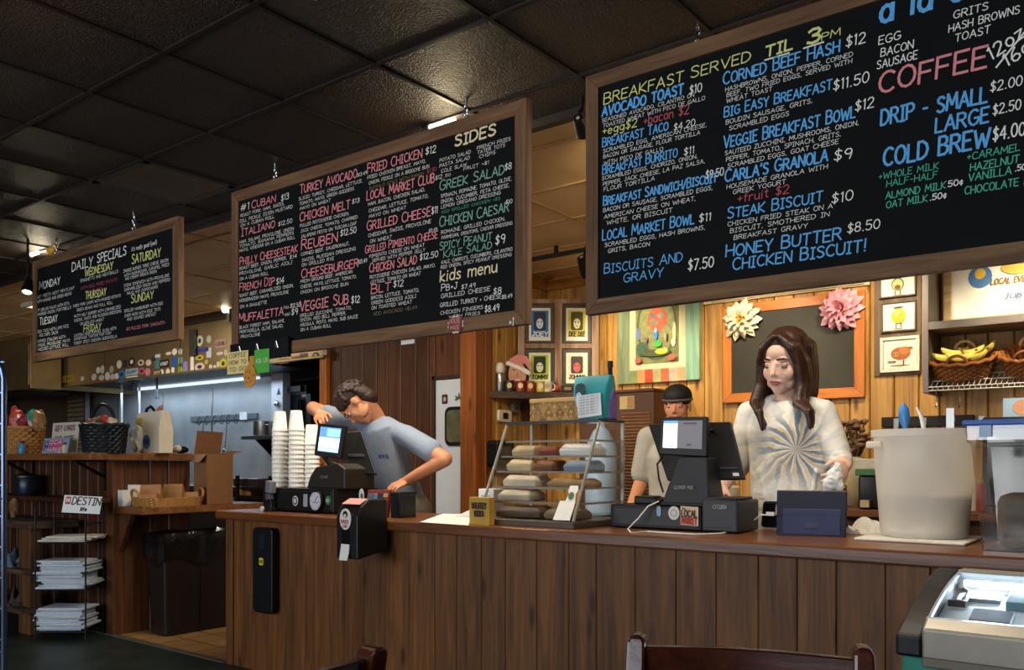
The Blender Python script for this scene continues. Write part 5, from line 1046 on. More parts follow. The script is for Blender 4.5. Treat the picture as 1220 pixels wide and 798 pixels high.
m = MB(); m.box((SX0+.03, 3.14, CTZ+.004), (SX0+.28, 3.33, CTZ+.18)); o = m.build('wrapped_food', pm('dim_food', '#6b5a48', .7, var=.3, vscale=9), bevel=.03, smooth=True); props(o, 'brownish wrapped food inside the clear storage box', 'food')
# ------------------------------------------------------------------ the back wall: pictures, corner shelf, wire shelf, ice machine
YW = YB-.004
def wallrect(u0, v0, u1, v1, Y): a = py(u0, v0, Y); b = py(u1, v1, Y); return a, b
def picture_frame(name, label, cat, x0, x1, z0, z1, Y, fw, fmat, mat_, art, group=None, depth=.022, o=None, xd=None):
    """frame of four rails, mount, painted shapes. art: list of (shape, fx, fz, fw, fh, colour)"""
    O = o or Vector((x0, Y, z0)); xd = xd or X1; n = xd.cross(Z1); W = x1-x0; H = z1-z0
    t_ = thing(name, label, cat, O+xd*(W/2), group=group)
    def rect(a, b, c, d, th, lift): m_.slab(O+xd*((a+b)/2)+Z1*((c+d)/2)+n*lift, xd, Z1, b-a, d-c, th)
    for k, (a, b, c, d) in enumerate(((0, W, 0, fw), (0, W, H-fw, H), (0, fw, fw, H-fw), (W-fw, W, fw, H-fw))):
        m_ = MB(); rect(a, b, c, d, depth, 0); m_.build('frame_rail', fmat, t_, .002)
    m_ = MB(); rect(fw*.9, W-fw*.9, fw*.9, H-fw*.9, .006, .001); mt = m_.build('mount', mat_, t_)
    lift = .008
    for (shape, fx, fz, w, h, col) in art:
        m_ = MB(); lift += .0012
        if shape.startswith('T:'): lettering(m_, shape[2:], O+xd*(W*fx)+Z1*(H*fz)+n*lift, xd, Z1, H*h, width=W*w, sw=.2)
        else: m_.slab(O+xd*(W*fx)+Z1*(H*fz)+n*lift, xd, Z1, W*w, H*h, .001, shape, 18)
        m_.build('print_lettering' if shape.startswith('T:') else 'print_shape', pm('ink_'+col.strip('#'), col, .6, var=.12, vscale=25), mt, rec=not shape.startswith('T:'))
    return t_
# chalkboard with orange frame
a, b = py(861, 479, YW-.03), py(1030, 474, YW-.03); CBX0, CBX1 = a.x, b.x; CBZ0 = (a.z+Za(1030, 474, YW-.03))/2; CBZ1 = Za(1030, 345, YW-.03)
t_ = thing('chalkboard', 'blank chalkboard in an orange wood frame behind the girl', 'chalkboard', ((CBX0+CBX1)/2, YW-.02, CBZ0)); fw = .062
for zo, zi in ((CBZ0, CBZ0+fw), (CBZ1, CBZ1-fw)):
    m = MB(); m.prism([(CBX0, YW-.032, zo), (CBX1, YW-.032, zo), (CBX1-fw, YW-.032, zi), (CBX0+fw, YW-.032, zi)], (0, .03, 0)); m.build('frame_rail', ORANGEX, t_, .003)
for xo, xi in ((CBX0, CBX0+fw), (CBX1, CBX1-fw)):
    m = MB(); m.prism([(xo, YW-.032, CBZ0), (xi, YW-.032, CBZ0+fw), (xi, YW-.032, CBZ1-fw), (xo, YW-.032, CBZ1)], (0, .03, 0)); m.build('frame_stile', ORANGEZ, t_, .003)
m = MB(); m.box((CBX0+fw-.004, YW-.022, CBZ0+fw-.004), (CBX1-fw+.004, YW-.004, CBZ1-fw+.004)); m.build('slate', pm('grey_slate', '#37352d', .8, var=.25, vscale=3), t_)
# paper flowers on its corners
def paper_flower(label, c, rad, cols, ncent, seed, centre=None):
    t_ = thing('paper_flower', label, 'paper flower', c, group='paper flowers on the chalkboard'); rr = random.Random(seed); c = Vector(c)
    for layer, (k, n_, lift, mat_) in enumerate(cols):
        for i in range(n_):
            a = 2*pi*(i+.5*(layer % 2))/n_+rr.uniform(-.08, .08); L = rad*k*rr.uniform(.9, 1.08); w = L*.19
            d = Vector((cos(a), 0, sin(a))); s = Vector((-sin(a), 0, cos(a))); m = MB(); sec = []
            for f, wf, yl in ((.05, .35, 0), (.3, .95, -.006), (.58, 1.1, -.012-lift), (.82, .7, -.008-lift), (1.0, .04, .004-lift)):
                o = c+d*L*f+Vector((0, yl-.006*layer-lift*f*1.5, 0))
                sec.append([o-s*w*wf, o+Vector((0, .35*w*wf, 0)), o+s*w*wf, o+Vector((0, .35*w*wf-.0025, 0))])
            m.loft(sec); m.build('petal', mat_, t_, smooth=True)
    if centre:
        m = MB()
        for i in range(26):
            a = rr.uniform(0, 6.28); q = rad*ncent*math.sqrt(rr.random()); m.caps(c+Vector((q*cos(a), -.015, q*sin(a))), c+Vector((q*1.15*cos(a), -.055, q*1.15*sin(a))), .004, .006, 6)
        m.build('centre', centre, t_, smooth=True)
WPET = pm('cream_petal', '#efe2bc', .7, var=.06); PPET = pm('pink_petal', '#d68c9a', .7, var=.08); PPET2 = pm('pale_pink_petal', '#e4a8b4', .7, var=.08)
c = py(884, 381, YW-.05); paper_flower('cream paper flower with orange centre on the chalkboard corner', c, .14, [(1, 13, .0, WPET), (.86, 12, .01, WPET), (.66, 10, .022, WPET), (.45, 7, .035, WPET)], .22, 3, pm('orange_stamens', '#d88a2c', .7))
c = py(1002, 369, YW-.05); paper_flower('pink layered paper flower on the chalkboard corner', c, .14, [(1, 15, .0, PPET2), (.88, 14, .01, PPET), (.7, 12, .02, PPET2), (.52, 10, .034, PPET), (.34, 7, .048, PPET2)], .1, 5, PPET)
# long pale sign above the chalkboard
a = py(838, 363, YW-.02); b = py(1036, 340, YW-.02); zc = Za(838, 363, YW-.02)
t_ = thing('long_sign', 'long narrow pale board above the chalkboard', 'sign', ((a.x+b.x)/2, YW-.01, zc))
m = MB(); m.box((a.x, YW-.022, zc), (b.x, YW, zc+.055)); m.build('plank', pm('pale_plank', '#d9c79c', .6, var=.15, vscale=8), t_, .003); m = MB(); m.box((a.x+.06, YW-.0245, zc+.006), (b.x-.03, YW-.022, zc+.012)); m.build('painted_line', pm('line_brown', '#6e5632', .6), t_)
# framed paintings
PA, PB = py(735, 458, YW-.03), py(833, 450, YW-.03); PZ0 = Za(735, 458, YW-.03); PZ1 = PZ0+.75
t_ = thing('abstract_painting', 'colourful abstract painting in a striped painted board frame', 'painting', ((PA.x+PB.x)/2, YW-.01, PZ0)); px0, px1 = PA.x, PB.x; W_ = px1-px0
GR1 = wood('green_painted_board', '#5c6b4a', '#7d8a66', '#9aa37e', 'z', .7, .1, knots=False); GR2 = wood('aqua_painted_board', '#5f8a6c', '#86ad90', '#a5c4a6', 'z', .7, .1, knots=False)
m = MB(); m.box((px0, YW-.03, PZ0), (px0+W_*.16, YW, PZ1)); m.build('side_board', GR1, t_, .002)
m = MB(); m.box((px1-W_*.16, YW-.03, PZ0), (px1, YW, PZ1)); m.build('side_board', GR2, t_, .002)
cols = ['#7f8f5f', '#c98a52', '#b5452b', '#a5a06a', '#b8603a', '#b0a08a', '#d09468']
for i, cc in enumerate(cols):
    w = W_*.68/7; x = px0+W_*.16+w*i; m = MB(); m.box((x, YW-.028, PZ0), (x+w-.001, YW, PZ0+.093)); m.build('stripe_board', pm('stripe_'+cc.strip('#'), cc, .7, var=.2, vscale=20), t_)
m = MB(); m.box((px0+W_*.16, YW-.026, PZ0+.093), (px1-W_*.16, YW-.004, PZ1)); m.build('mat_board', pm('mat_cream', '#cfc29c', .7, var=.1), t_)
cx, cw = (px0+px1)/2, W_*.52
m = MB(); m.box((cx-cw/2, YW-.03, PZ0+.135), (cx+cw/2, YW-.024, PZ1-.05)); cv = m.build('canvas', pm('canvas_olive', '#77794a', .7, var=.35, vscale=22), t_)
def blob(x, z, w, h, col, lift, shape='disc'): m = MB(); m.slab((cx+x*cw, YW-.030-lift, PZ0+z), X1, Z1, w*cw, h, .0012, shape, 16); m.build('paint_patch', pm('ink_'+col.strip('#'), col, .6, var=.3, vscale=30), cv)
for i, bb in enumerate([(0, .40, .94, .50, '#4f5a36'), (0, .40, .84, .44, '#84854f'), (.02, .44, .46, .175, '#bf5a34'), (-.06, .425, .2, .04, '#7d7a68'), (.1, .465, .14, .04, '#8a8a78'), (-.08, .47, .1, .03, '#5f6a78'), (-.42, .35, .1, .09, '#6878a8'), (.42, .34, .08, .14, '#cfc59a'), (.4, .27, .1, .06, '#d8cfa8'), (-.32, .24, .3, .1, '#3f5c44'), (-.2, .21, .3, .05, '#39513a'), (.0, .205, .7, .05, '#4a5230'), (.0, .335, .09, .085, '#2f7fd0'), (-.0, .365, .06, .035, '#9cc8ea'), (.05, .268, .18, .05, '#3da83c'), (.14, .212, .3, .04, '#d8c42a'), (.22, .218, .1, .036, '#e8dc60'), (.38, .165, .2, .045, '#a85a40'), (-.4, .16, .16, .04, '#a85a40'), (-.22, .3, .07, .05, '#7a6a70'), (.24, .31, .06, .06, '#9a9468')]): blob(*bb, .0012*(i+1))
# four posters in a divided old window frame leaning across the corner on the shelf
n2 = Vector((1, 1, 0)).normalized()   # wall corner bisector
SHA = Vector((XS+.02, 4.80, 0)); 
fr = RGT.copy(); fd = Vector((FWD.x, FWD.y, 0))          # the sash faces square on
D4 = 6.33
def at4(u, v, dd=0): return pd(u, v, D4+dd)
o4 = at4(617, 468); W4 = (at4(713, 468)-at4(617, 468)).length; z4b = 1.682; z4t = at4(617, 357).z; H4 = z4t-z4b; o4.z = z4b
OLDW = wood('old_sash_wood', '#6a4a34', '#94735a', '#bfa68c', 'z', .7, .15, knots=False)
t_ = thing('poster_frame', 'old four pane wooden sash of band posters on the corner shelf', 'frame', o4+fr*W4/2); nn4 = fr.cross(Z1)
def r4(a, b, c, d, th, lift, mat_, name, par): m = MB(); m.slab(o4+fr*((a+b)/2)+Z1*((c+d)/2)+nn4*lift, fr, Z1, b-a, d-c, th); return m.build(name, mat_, par, .0015 if th > .01 else 0)
bw = .052
r4(0, bw, 0, H4, .03, 0, OLDW, 'stile', t_); r4(W4-bw, W4, 0, H4, .03, 0, OLDW, 'stile', t_); r4(W4/2-.028, W4/2+.028, 0, H4, .028, 0, OLDW, 'mullion', t_)
for c, d in ((0, .05), (H4/2-.018, H4/2+.018), (H4-.032, H4)): r4(bw, W4-bw, c, d, .026, 0, OLDW, 'rail', t_)
DKFR = pm('olive_black_frame', '#3a3428', .5, var=.2)
art = {(0, 1): ('#e8e6dc', '#2f6fae', '#1a2a48', '#cfe0ee', 'JOEY', '#e8f0f4'), (1, 1): ('#e8e4d0', '#d8c53a', '#4a4410', '#efe6b8', 'DEE DEE', '#2f2c10'), (0, 0): ('#e8e6c8', '#b9c83c', '#20301a', '#e8eec0', 'TOMMY', '#1a2410'), (1, 0): ('#e8dcc0', '#e0d0b0', '#3a2c22', '#c85a52', 'JOHNNY', '#2a2018')}
cwid = (W4/2-bw-.028)
for i in (0, 1):
    for j in (0, 1):
        x0 = bw+.004 if i == 0 else W4/2+.032; x1 = x0+cwid-.008; z0_ = .054 if j == 0 else H4/2+.022; z1_ = H4/2-.022 if j == 0 else H4-.036
        bg, c1, c2, c3, tx, tc = art[(i, j)]; po = r4(x0, x1, z0_, z1_, .012, .006, DKFR, 'poster_frame_inner', t_)
        iw = (x1-x0)*.12; ih = (z1_-z0_)*.10; xa, xb, za, zb_ = x0+iw, x1-iw, z0_+ih*.6, z1_-ih
        r4(xa, xb, za, zb_, .001, .0185, pm('poster_'+bg.strip('#'), bg, .6, var=.05), 'poster', po)
        w, h = xb-xa, zb_-za; P_ = lambda a, b, c, d, l, mt, nm, sh='rect': (lambda m: (m.slab(o4+fr*(xa+w*(a+b)/2)+Z1*(za+h*(c+d)/2)+nn4*l, fr, Z1, w*(b-a), h*(d-c), .0008, sh, 16), m.build(nm, mt, po)))(MB())
        P_(.1, .9, .12, .92, .0205, pm('ink_'+c1.strip('#'), c1, .6, var=.2, vscale=40), 'poster_field')
        P_(.22, .78, .32, .88, .0220, pm('ink_'+c2.strip('#'), c2, .6), 'poster_figure_hair', 'round')
        P_(.34, .66, .36, .68, .0235, pm('ink_'+c3.strip('#'), c3, .6), 'poster_figure_face', 'disc')
        m = MB()
        for ex in (.43, .57): m.slab(o4+fr*(xa+w*ex)+Z1*(za+h*.57)+nn4*.0250, fr, Z1, w*.07, h*.045, .0006, 'disc', 10)
        m.slab(o4+fr*(xa+w*.5)+Z1*(za+h*.44)+nn4*.0250, fr, Z1, w*.10, h*.02, .0006, 'disc', 10); m.build('poster_figure_marks', pm('ink_'+c2.strip('#'), c2, .6), po)
        m = MB(); lettering(m, tx, o4+fr*(xa+w*.14)+Z1*(za+h*.14)+nn4*.0226, fr, Z1, h*.13, width=w*.72, sw=.24); m.build('poster_lettering', pm('ink_'+tc.strip('#'), tc, .6), po, rec=False)
# triangular corner shelf
zs1, zs0 = 1.68, 1.63
tL = px(583, 470, XS+.004); tR = py(726, 470, YW-.02)
t_ = thing('corner_shelf', 'dark three sided corner shelf under the poster sash', 'shelf', (XS+.3, YB-.3, zs0))
m = MB(); A = Vector((XS+.013, tL.y, zs0)); B = Vector((tR.x, YW-.004, zs0)); C_ = Vector((XS+.013, YW-.004, zs0)); m.prism([A, B, C_], (0, 0, zs1-zs0)); m.build('board', wood('grey_brown_shelf', '#2f241a', '#463527', '#5c4634', 'x', .55, .1, knots=False), t_, .003)
m = MB(); m.box((XS+.013, YW-.34, zs0-.16), (XS+.035, YW-.01, zs0)); m.build('bracket', DKWOOD, t_)
SD = (B-A).normalized()            # along the shelf front
def onshelf(u, back=.06): r = ray(u, 500); nrm = Vector((-SD.y, SD.x, 0)); q = A+nrm*back; k = (q-CAMP).dot(nrm)/r.dot(nrm); p = CAMP+r*k; return Vector((p.x, p.y, zs1))
def dist(p): return (p-CAMP).dot(FWD)
# things on the corner shelf
p = onshelf(596, .05); s = dist(p)/FPX
t_ = thing('steel_shaker', 'tall silver shaker at the wall end of the corner shelf', 'shaker', p)
m = MB(); m.lathe([(.031, 0), (.034, .01), (.033, .12), (.027, .135)], p, 20); m.build('cup', STEEL, t_, smooth=True); m = MB(); m.lathe([(.028, .135), (.034, .15), (.03, .185), (.02, .205), (.018, .208)], p, 20); m.build('lid', pm('white_cap', '#cfc8ba', .4), t_, smooth=True)
# cut-out face with santa hat
p = onshelf(616, .085); xr = SD; 
t_ = thing('face_cut_out', 'photo cut out of a smiling face wearing a Santa hat', 'cut out', p)
def pl(pts, mat_, name, par, lift, th=.003):
    m = MB(); nrm = xr.cross(Z1); m.prism([p+xr*a+Z1*b+nrm*lift for a, b in pts], nrm*th); return m.build(name, mat_, par)
ov = lambda cx_, cz_, rx_, rz_, n=20: [(cx_+rx_*cos(2*pi*k/n), cz_+rz_*sin(2*pi*k/n)) for k in range(n)]
pl(ov(0, .14, .078, .118), HAIR, 'hair', t_, 0); fc = pl(ov(0, .128, .066, .1), pm('print_skin', '#d39a78', .6, var=.1), 'face', t_, .004)
for s_ in (-1, 1):
    pl(ov(.026*s_, .148, .012, .005, 10), WHITE, 'eye', fc, .008, .001); pl(ov(.026*s_, .148, .005, .005, 10), HAIR, 'pupil', fc, .0095, .001); pl(ov(.026*s_, .163, .016, .003, 10), HAIR, 'eyebrow', fc, .008, .001)
pl([(-.005, .14), (.005, .14), (.011, .112), (-.011, .112)], pm('print_shade', '#b97e5e', .6), 'nose', fc, .008, .001)
mo = pl(ov(0, .087, .03, .013, 14), pm('print_lips', '#a8483e', .6), 'mouth', fc, .008, .001); pl(ov(0, .09, .024, .006, 12), WHITE, 'teeth', fc, .0095, .001)
pl([(-.085, .195), (-.055, .24), (.0, .275), (.07, .265), (.1, .215), (.11, .16), (.085, .17), (.06, .21), (0, .205)], pm('hat_red', '#d58a82', .7), 'hat', t_, .006)
pl([(-.09, .2), (-.075, .225), (.07, .17), (.1, .15), (.085, .125), (0, .17)], PAPER, 'hat_brim', t_, .010)
# mugs
for i, (u, body, dot_, lab) in enumerate(((607, '#2f2622', '#c9b48a', 'dark mug with pale ring'), (620, '#8a2f22', '#e0c890', 'red mug with a cream disc'), (632, '#9a3a28', '#d8c070', 'red mug with a yellow badge'), (644, '#d0b050', '#e6dcb0', 'yellow mug'), (652, '#cfc6ae', '#a89a70', 'cream mug'))):
    p_ = onshelf(u, .03); t_ = thing('coffee_mug', lab+' in the row of mugs on the corner shelf', 'mug', p_, group='mugs on the corner shelf')
    m = MB(); m.lathe([(.03, 0), (.034, .004), (.034, .078), (.031, .078), (.03, .01), (.001, .008)], p_, 22); m.build('cup', pm('mug_'+body.strip('#'), body, .3), t_, smooth=True)
    m = MB(); q = p_+xr*.034+Z1*.04; m.tube([q+Z1*.024, q+xr*.02+Z1*.018, q+xr*.024, q+xr*.02-Z1*.018, q-Z1*.024], .005, 8); m.build('handle', pm('mug_'+body.strip('#'), body, .3), t_, smooth=True)
    vd = (CAMP-p_); vd.z = 0; vd.normalize(); m = MB(); m.slab(p_+vd*.0335+Z1*.042, Z1.cross(vd), Z1, .036, .04, .002, 'disc'); m.build('emblem', pm('ink_'+dot_.strip('#'), dot_, .5), t_)
p_ = onshelf(662, .05); t_ = thing('toy_figure', 'small red and grey toy figure at the mug row end', 'toy', p_)
m = MB(); m.ell(p_+Z1*.03, (.035, .028, .03)); m.ell(p_+Z1*.065, (.022, .02, .022)); m.caps(p_+Z1*.07, p_+Z1*.12+xr*.012, .008, .004, 8); m.ell(p_+xr*.03+Z1*.015, .016); m.ell(p_-xr*.03+Z1*.015, .016); fused(m, 'figure_body', pm('toy_red', '#8a3428', .5), t_, .005, 3); m = MB(); m.ell(p_+Z1*.075-Vector((0, .012, 0)), (.018, .018, .014)); m.build('helmet', pm('toy_grey', '#5a5f66', .4), t_, smooth=True)
p_ = onshelf(676, .05); t_ = thing('speaker_box', 'small black box on the corner shelf near the teal bag', 'box', p_); m = MB(); m.rbox(p_+Z1*.03, (.09, .06, .058), (0, 0, YAW)); m.build('body', BLACKP, t_, .006); m = MB(); m.slab(p_+Z1*.03-FWD*.0305, RGT, Z1, .05, .02, .001); m.build('label_plate', pm('box_plate', '#7a6a3a', .5), t_)
# thermostat, soap dispenser, small grey box on the side wall
c = px(599.5, 495.5, XS+.013); t_ = thing('thermostat', 'cream thermostat with dark square display on the pine wall', 'thermostat', c)
m = MB(); m.slab(c, Y1, Z1, .15, .085, .022, 'round', rad=.02); m.build('case', pm('cream_plastic', '#d9cdb5', .5), t_, .003); m = MB(); m.slab(c+X1*.022, Y1, Z1, .06, .044, .002); m.build('display', pm('deep_black', '#050506', .3), t_)
c = px(612, 486, XS+.013); m = MB(); m.slab(c, Y1, Z1, .08, .07, .03, 'round', rad=.01); t_ = thing('switch_box', 'small grey switch box on the pine wall under the corner shelf', 'switch', c); m.build('case', pm('switch_grey', '#6d6152', .5), t_); m = MB(); m.slab(c+X1*.03, Y1, Z1, .03, .02, .006); m.build('switch', DARKG, t_)
c = px(590, 540, XS+.013); t_ = thing('soap_dispenser', 'black soap dispenser on the pine wall behind the pastry case', 'dispenser', c)
m = MB(); m.slab(c, Y1, Z1, .2, .185, .10, 'round', rad=.03); m.build('housing', BLACKP, t_, .01); m = MB(); m.slab(c+X1*.1, Y1, Z1, .1, .1, .003, 'round'); m.build('front_plate', DARKG, t_); m = MB(); m.box(c+Vector((.03, -.04, -.115)), c+Vector((.08, .04, -.09))); m.build('nozzle', pm('tool_grey', '#70747a', .4), t_, .004)
# louvred brown ice machine
t_ = thing('ice_machine', 'brown louvred cabinet with paper notice behind the pastry case', 'machine', (-2.8, 5.1, 0))
IY = 4.95; ix0, ix1 = Xa(735, IY), Xa(779, IY); iz1 = Za(756, 467, IY); IB = pm('machine_brown', '#5a3820', .5, var=.15)
ix0 = Xa(690, IY)
m = MB(); m.box((ix0, IY, .08), (ix1, YW-.03, iz1)); m.build('cabinet', IB, t_, .006)
m = MB(); lx0 = Xa(742, IY); zz0, zz1 = .75, Za(756, 494, IY)
k = 0; z = zz0
while z < zz1:
    m.prism([(lx0, IY-.002, z), (ix1-.02, IY-.002, z), (ix1-.02, IY-.014, z+.012), (lx0, IY-.014, z+.012)], (0, .003, .004)); z += .0215
m.build('louver_slats', pm('louver_tan', '#9c7048', .5), t_)
m = MB(); c = py(747, 479.5, IY); m.slab(c, X1, Z1, .11, .085, .001); nt = m.build('notice', pm('notice_cream', '#c8ac78', .7), t_); m = MB(); m.slab(c+NF*.001+X1*.027, X1, Z1, .05, .078, .001); m.build('notice_print', pm('notice_tan', '#a8824e', .7), nt)
m = MB(); m.box((ix0-.004, IY-.01, iz1), (ix1+.004, YW-.03, iz1+.02)); m.build('lid', IB, t_, .004)
for x in (ix0+.04, ix1-.04): m = MB(); m.cone((x, IY+.05, 0), (x, IY+.05, .08), .02, .025, 10); m.build('foot', BLACKM, t_)
m = MB(); c = py(720, 590, 4.2)
# blue and white bag on machine side / paper behind the case
a = py(700, 505, 4.6); b = py(733, 505, 4.6)
t_ = thing('water_jug', 'pale blue plastic jug glimpsed through the pastry case', 'jug', ((a.x+b.x)/2, 4.6, 0)); z0_, z1_ = .86, Za(716, 500, 4.6); w = (b.x-a.x)/2
m = MB(); m.lathe([(w*.96, 0), (w, .02), (w, (z1_-z0_)*.7), (w*.5, (z1_-z0_)*.88), (w*.25, (z1_-z0_)*.92), (w*.25, z1_-z0_)], ((a.x+b.x)/2, 4.6, z0_), 28); m.build('jug_body', pm('jug_blue', '#9fb6cc', .25, var=.15, vscale=10), t_, smooth=True)
m = MB(); m.lathe([(w*.28, 0), (w*.28, .03)], ((a.x+b.x)/2, 4.6, z1_), 18); m.build('cap', pm('blue_plastic', '#3e7fc4', .3), t_)
# rear work counter behind the staff
RY0, RY1 = 4.75, 5.42; RZ = Za(1000, 606, RY0)
t_ = thing('rear_counter', 'brown rear work counter against the pine wall', 'counter', (-.6, 5.1, 0))
m = MB(); m.box((ix1+.05, RY0, RZ-.04), (2.4, RY1, RZ)); m.build('top', LEDGEW, t_, .004); m = MB(); planks_x(m, ix1+.07, 2.38, RY0+.03, 0, RZ-.04, .2, .02, .005, 31); m.box((ix1+.07, RY0+.06, 0), (2.38, RY1, RZ-.04)); m.build('cabinet_boards', DKWOOD, t_)
m = MB(); m.box((-3.4, 4.3, .82), (ix1-.0, 4.94, .86)); 
for x in (-3.36, ix1-.04):
    for y in (4.34, 4.9): m.box((x-.02, y-.02, 0), (x+.02, y+.02, .82))
o = m.build('work_table', STEEL); props(o, 'steel work table behind the pastry case', 'table')
# small pictures of fruit and ham in a column
def fruit(label, u0, u1, v0, v1, fmat, mat_, shapes, fw=.009):
    a = py(u0, v1, YW-.02); b = py(u1, v1, YW-.02); z0_ = py((u0+u1)/2, v1, YW-.02).z; z1_ = py((u0+u1)/2, v0, YW-.02).z
    picture_frame('small_picture', label, 'picture', a.x, b.x, z0_, z1_, YW-.0125, fw, fmat, mat_, shapes, 'small cartoon food pictures')
ART = pm('art_white', '#e6e4d6', .6, var=.03); FRG = wood('grey_frame', '#4a3a28', '#6a5640', '#8a745a', 'z', .6, .1, knots=False); FRW = pm('white_frame', '#dcd6c4', .5, var=.1)
EYES = [('disc', .44, .56, .06, .06, '#f4f0e4'), ('disc', .56, .56, .06, .06, '#f4f0e4'), ('disc', .445, .56, .025, .03, '#151515'), ('disc', .555, .56, .025, .03, '#151515')]
LEGS = [('rect', .43, .2, .025, .16, '#4a3020'), ('rect', .57, .2, .025, .16, '#4a3020'), ('disc', .5, .1, .3, .025, '#8a8478')]
fruit('small picture of a green fruit with legs, topmost of its column', 1048, 1092, 326, 354, FRG, ART, LEGS+[('disc', .5, .55, .34, .56, '#5c6a2c'), ('disc', .5, .53, .28, .48, '#b8bf6a'), ('disc', .5, .42, .16, .2, '#7a4a26')]+EYES)
fruit('small picture of a yellow lemon figure, middle of its column', 1050, 1092, 359, 395, FRG, ART, LEGS+[('disc', .5, .52, .4, .5, '#dcb820'), ('disc', .46, .6, .2, .2, '#efd858'), ('disc', .5, .8, .3, .04, '#2c2418')]+EYES)
fruit('small picture of a roast ham figure, lowest of its column', 1049, 1096, 401, 443, FRW, pm('art_mint', '#d3dcd2', .6, var=.03), [('rect', .5, .5, .78, .78, '#e6e0cc'), ('disc', .5, .18, .5, .05, '#8a8478'), ('disc', .52, .52, .5, .36, '#a85c28'), ('disc', .62, .6, .3, .22, '#bf7436'), ('disc', .76, .66, .14, .08, '#a85c28'), ('disc', .4, .5, .16, .14, '#c98a52'), ('disc', .36, .5, .03, .04, '#1a1208'), ('disc', .44, .5, .03, .04, '#1a1208'), ('rect', .3, .3, .2, .03, '#7a3c1a'), ('rect', .6, .26, .03, .14, '#7a3c1a')], .018)
m = MB(); a = py(1042, 447, YW); b = py(1098, 447, YW); zt_ = Za(1070, 322, YW)
m.box((a.x, YW-.012, Za(1070, 447, YW)), (b.x, YW, zt_)); o = m.build('picture_board', FRG, bevel=.002); props(o, 'narrow greyish board the small food pictures hang on', 'board')
# wall shelf unit: painted steel upright, shelf board, wire rack, baskets, poster
UY = 5.12
ux0, ux1 = Xa(1099, UY), Xa(1106, UY); GREYP = pm('grey_shelf_paint', '#78706a', .5, var=.1)
t_ = thing('wall_shelf', 'grey wall shelf unit with a white wire rack', 'shelf', (.0, 5.3, 1.6)); zlo = Za(1100, 468, UY); zmid0, zmid1 = Za(1103, 393, UY), Za(1103, 384, UY)
m = MB(); m.prism([(ux0, UY, zlo), (ux0, YW-.002, zlo), (ux0, YW-.002, 2.5), (ux0, UY, 2.5)], (.03, 0, 0)); m.build('side_panel', GREYP, t_, .002)
m = MB(); m.box((ux0+.03, UY, zmid0), (2.3, YW-.002, zmid1)); m.build('shelf_board', GREYP, t_, .002)
m = MB(); wz = zlo+.03
TLT = math.atan2(.15, .33); rk = lambda f: (UY+.008+f*(YW-UY-.02), wz+.15*f)
for i in range(5): y, z = rk(i/4); m.tube([(ux0+.03, y, z), (2.3, y, z)], .0035, 6)
k = ux0+.04
while k < 2.3: m.tube([(k, rk(0)[0], rk(0)[1]+.003), (k, rk(1)[0], rk(1)[1]+.003)], .0018, 4); k += .026
m.tube([(ux0+.03, UY+.002, wz-.02), (2.3, UY+.002, wz-.02)], .0035, 6); k = ux0+.05
while k < 2.3: m.tube([(k, UY+.002, wz-.02), (k, UY+.004, wz+.003)], .0018, 4); k += .026
m.build('wire_rack', pm('white_wire', '#d6d2c6', .4), t_, smooth=True)
for u in (1116, 1144):
    x = Xa(u, UY); m = MB(); m.tube([(x, UY, wz-.02), (x, UY-.004, wz-.1), (x, UY-.02, wz-.115), (x, UY-.03, wz-.1)], .003, 6); m.build('hook', CHROME, t_, smooth=True)
BANW = wicker_mat = WICKB
def oval_basket(label, u, w, seed, h=.1, Y=5.25):
    p_ = py(u, 460, Y); p_.z = wz+.012+.15*(Y-UY)/.33; TM_ = Matrix.Translation(p_) @ Matrix.Rotation(TLT, 4, 'X') @ Matrix.Translation(-p_)
    def tb(m): m._xf(list(m.bm.verts), TM_); return m
    t_ = thing('wicker_basket', label, 'basket', p_, group='wicker baskets on the wire rack')
    m = MB(); weave_basket(m, p_, w*.40, .105, h, 1.28, 40, 8, .006); tb(m).build('weave', BANW, t_, smooth=True)
    m = MB(); rim(m, p_+Z1*h, w*.40*1.28, .105*1.28, .011, 60, 1.5); tb(m).build('rim', BANW, t_, smooth=True)
    for s in (-1, 1):
        q = p_+Vector((0, s*.125, h)); m = MB(); m.tube([q+Vector((.05*cos(R(a)), 0, .05*sin(R(a)))) for a in range(0, 181, 20)], .008, 8); tb(m).build('handle', BANW if s < 0 else pm('pale_wicker', '#c8a878', .7), t_, smooth=True)
    return p_
pbk = oval_basket('wicker basket full of bananas on the wire rack', 1147, .33, 2)
oval_basket('wicker basket cut by the picture edge beside the banana basket', 1226, .26, 3)
BAN = pm('banana_skin', '#e3cf62', .5, var=.12, vscale=14); BANT = pm('banana_tip', '#6a5a22', .6)
b0 = None
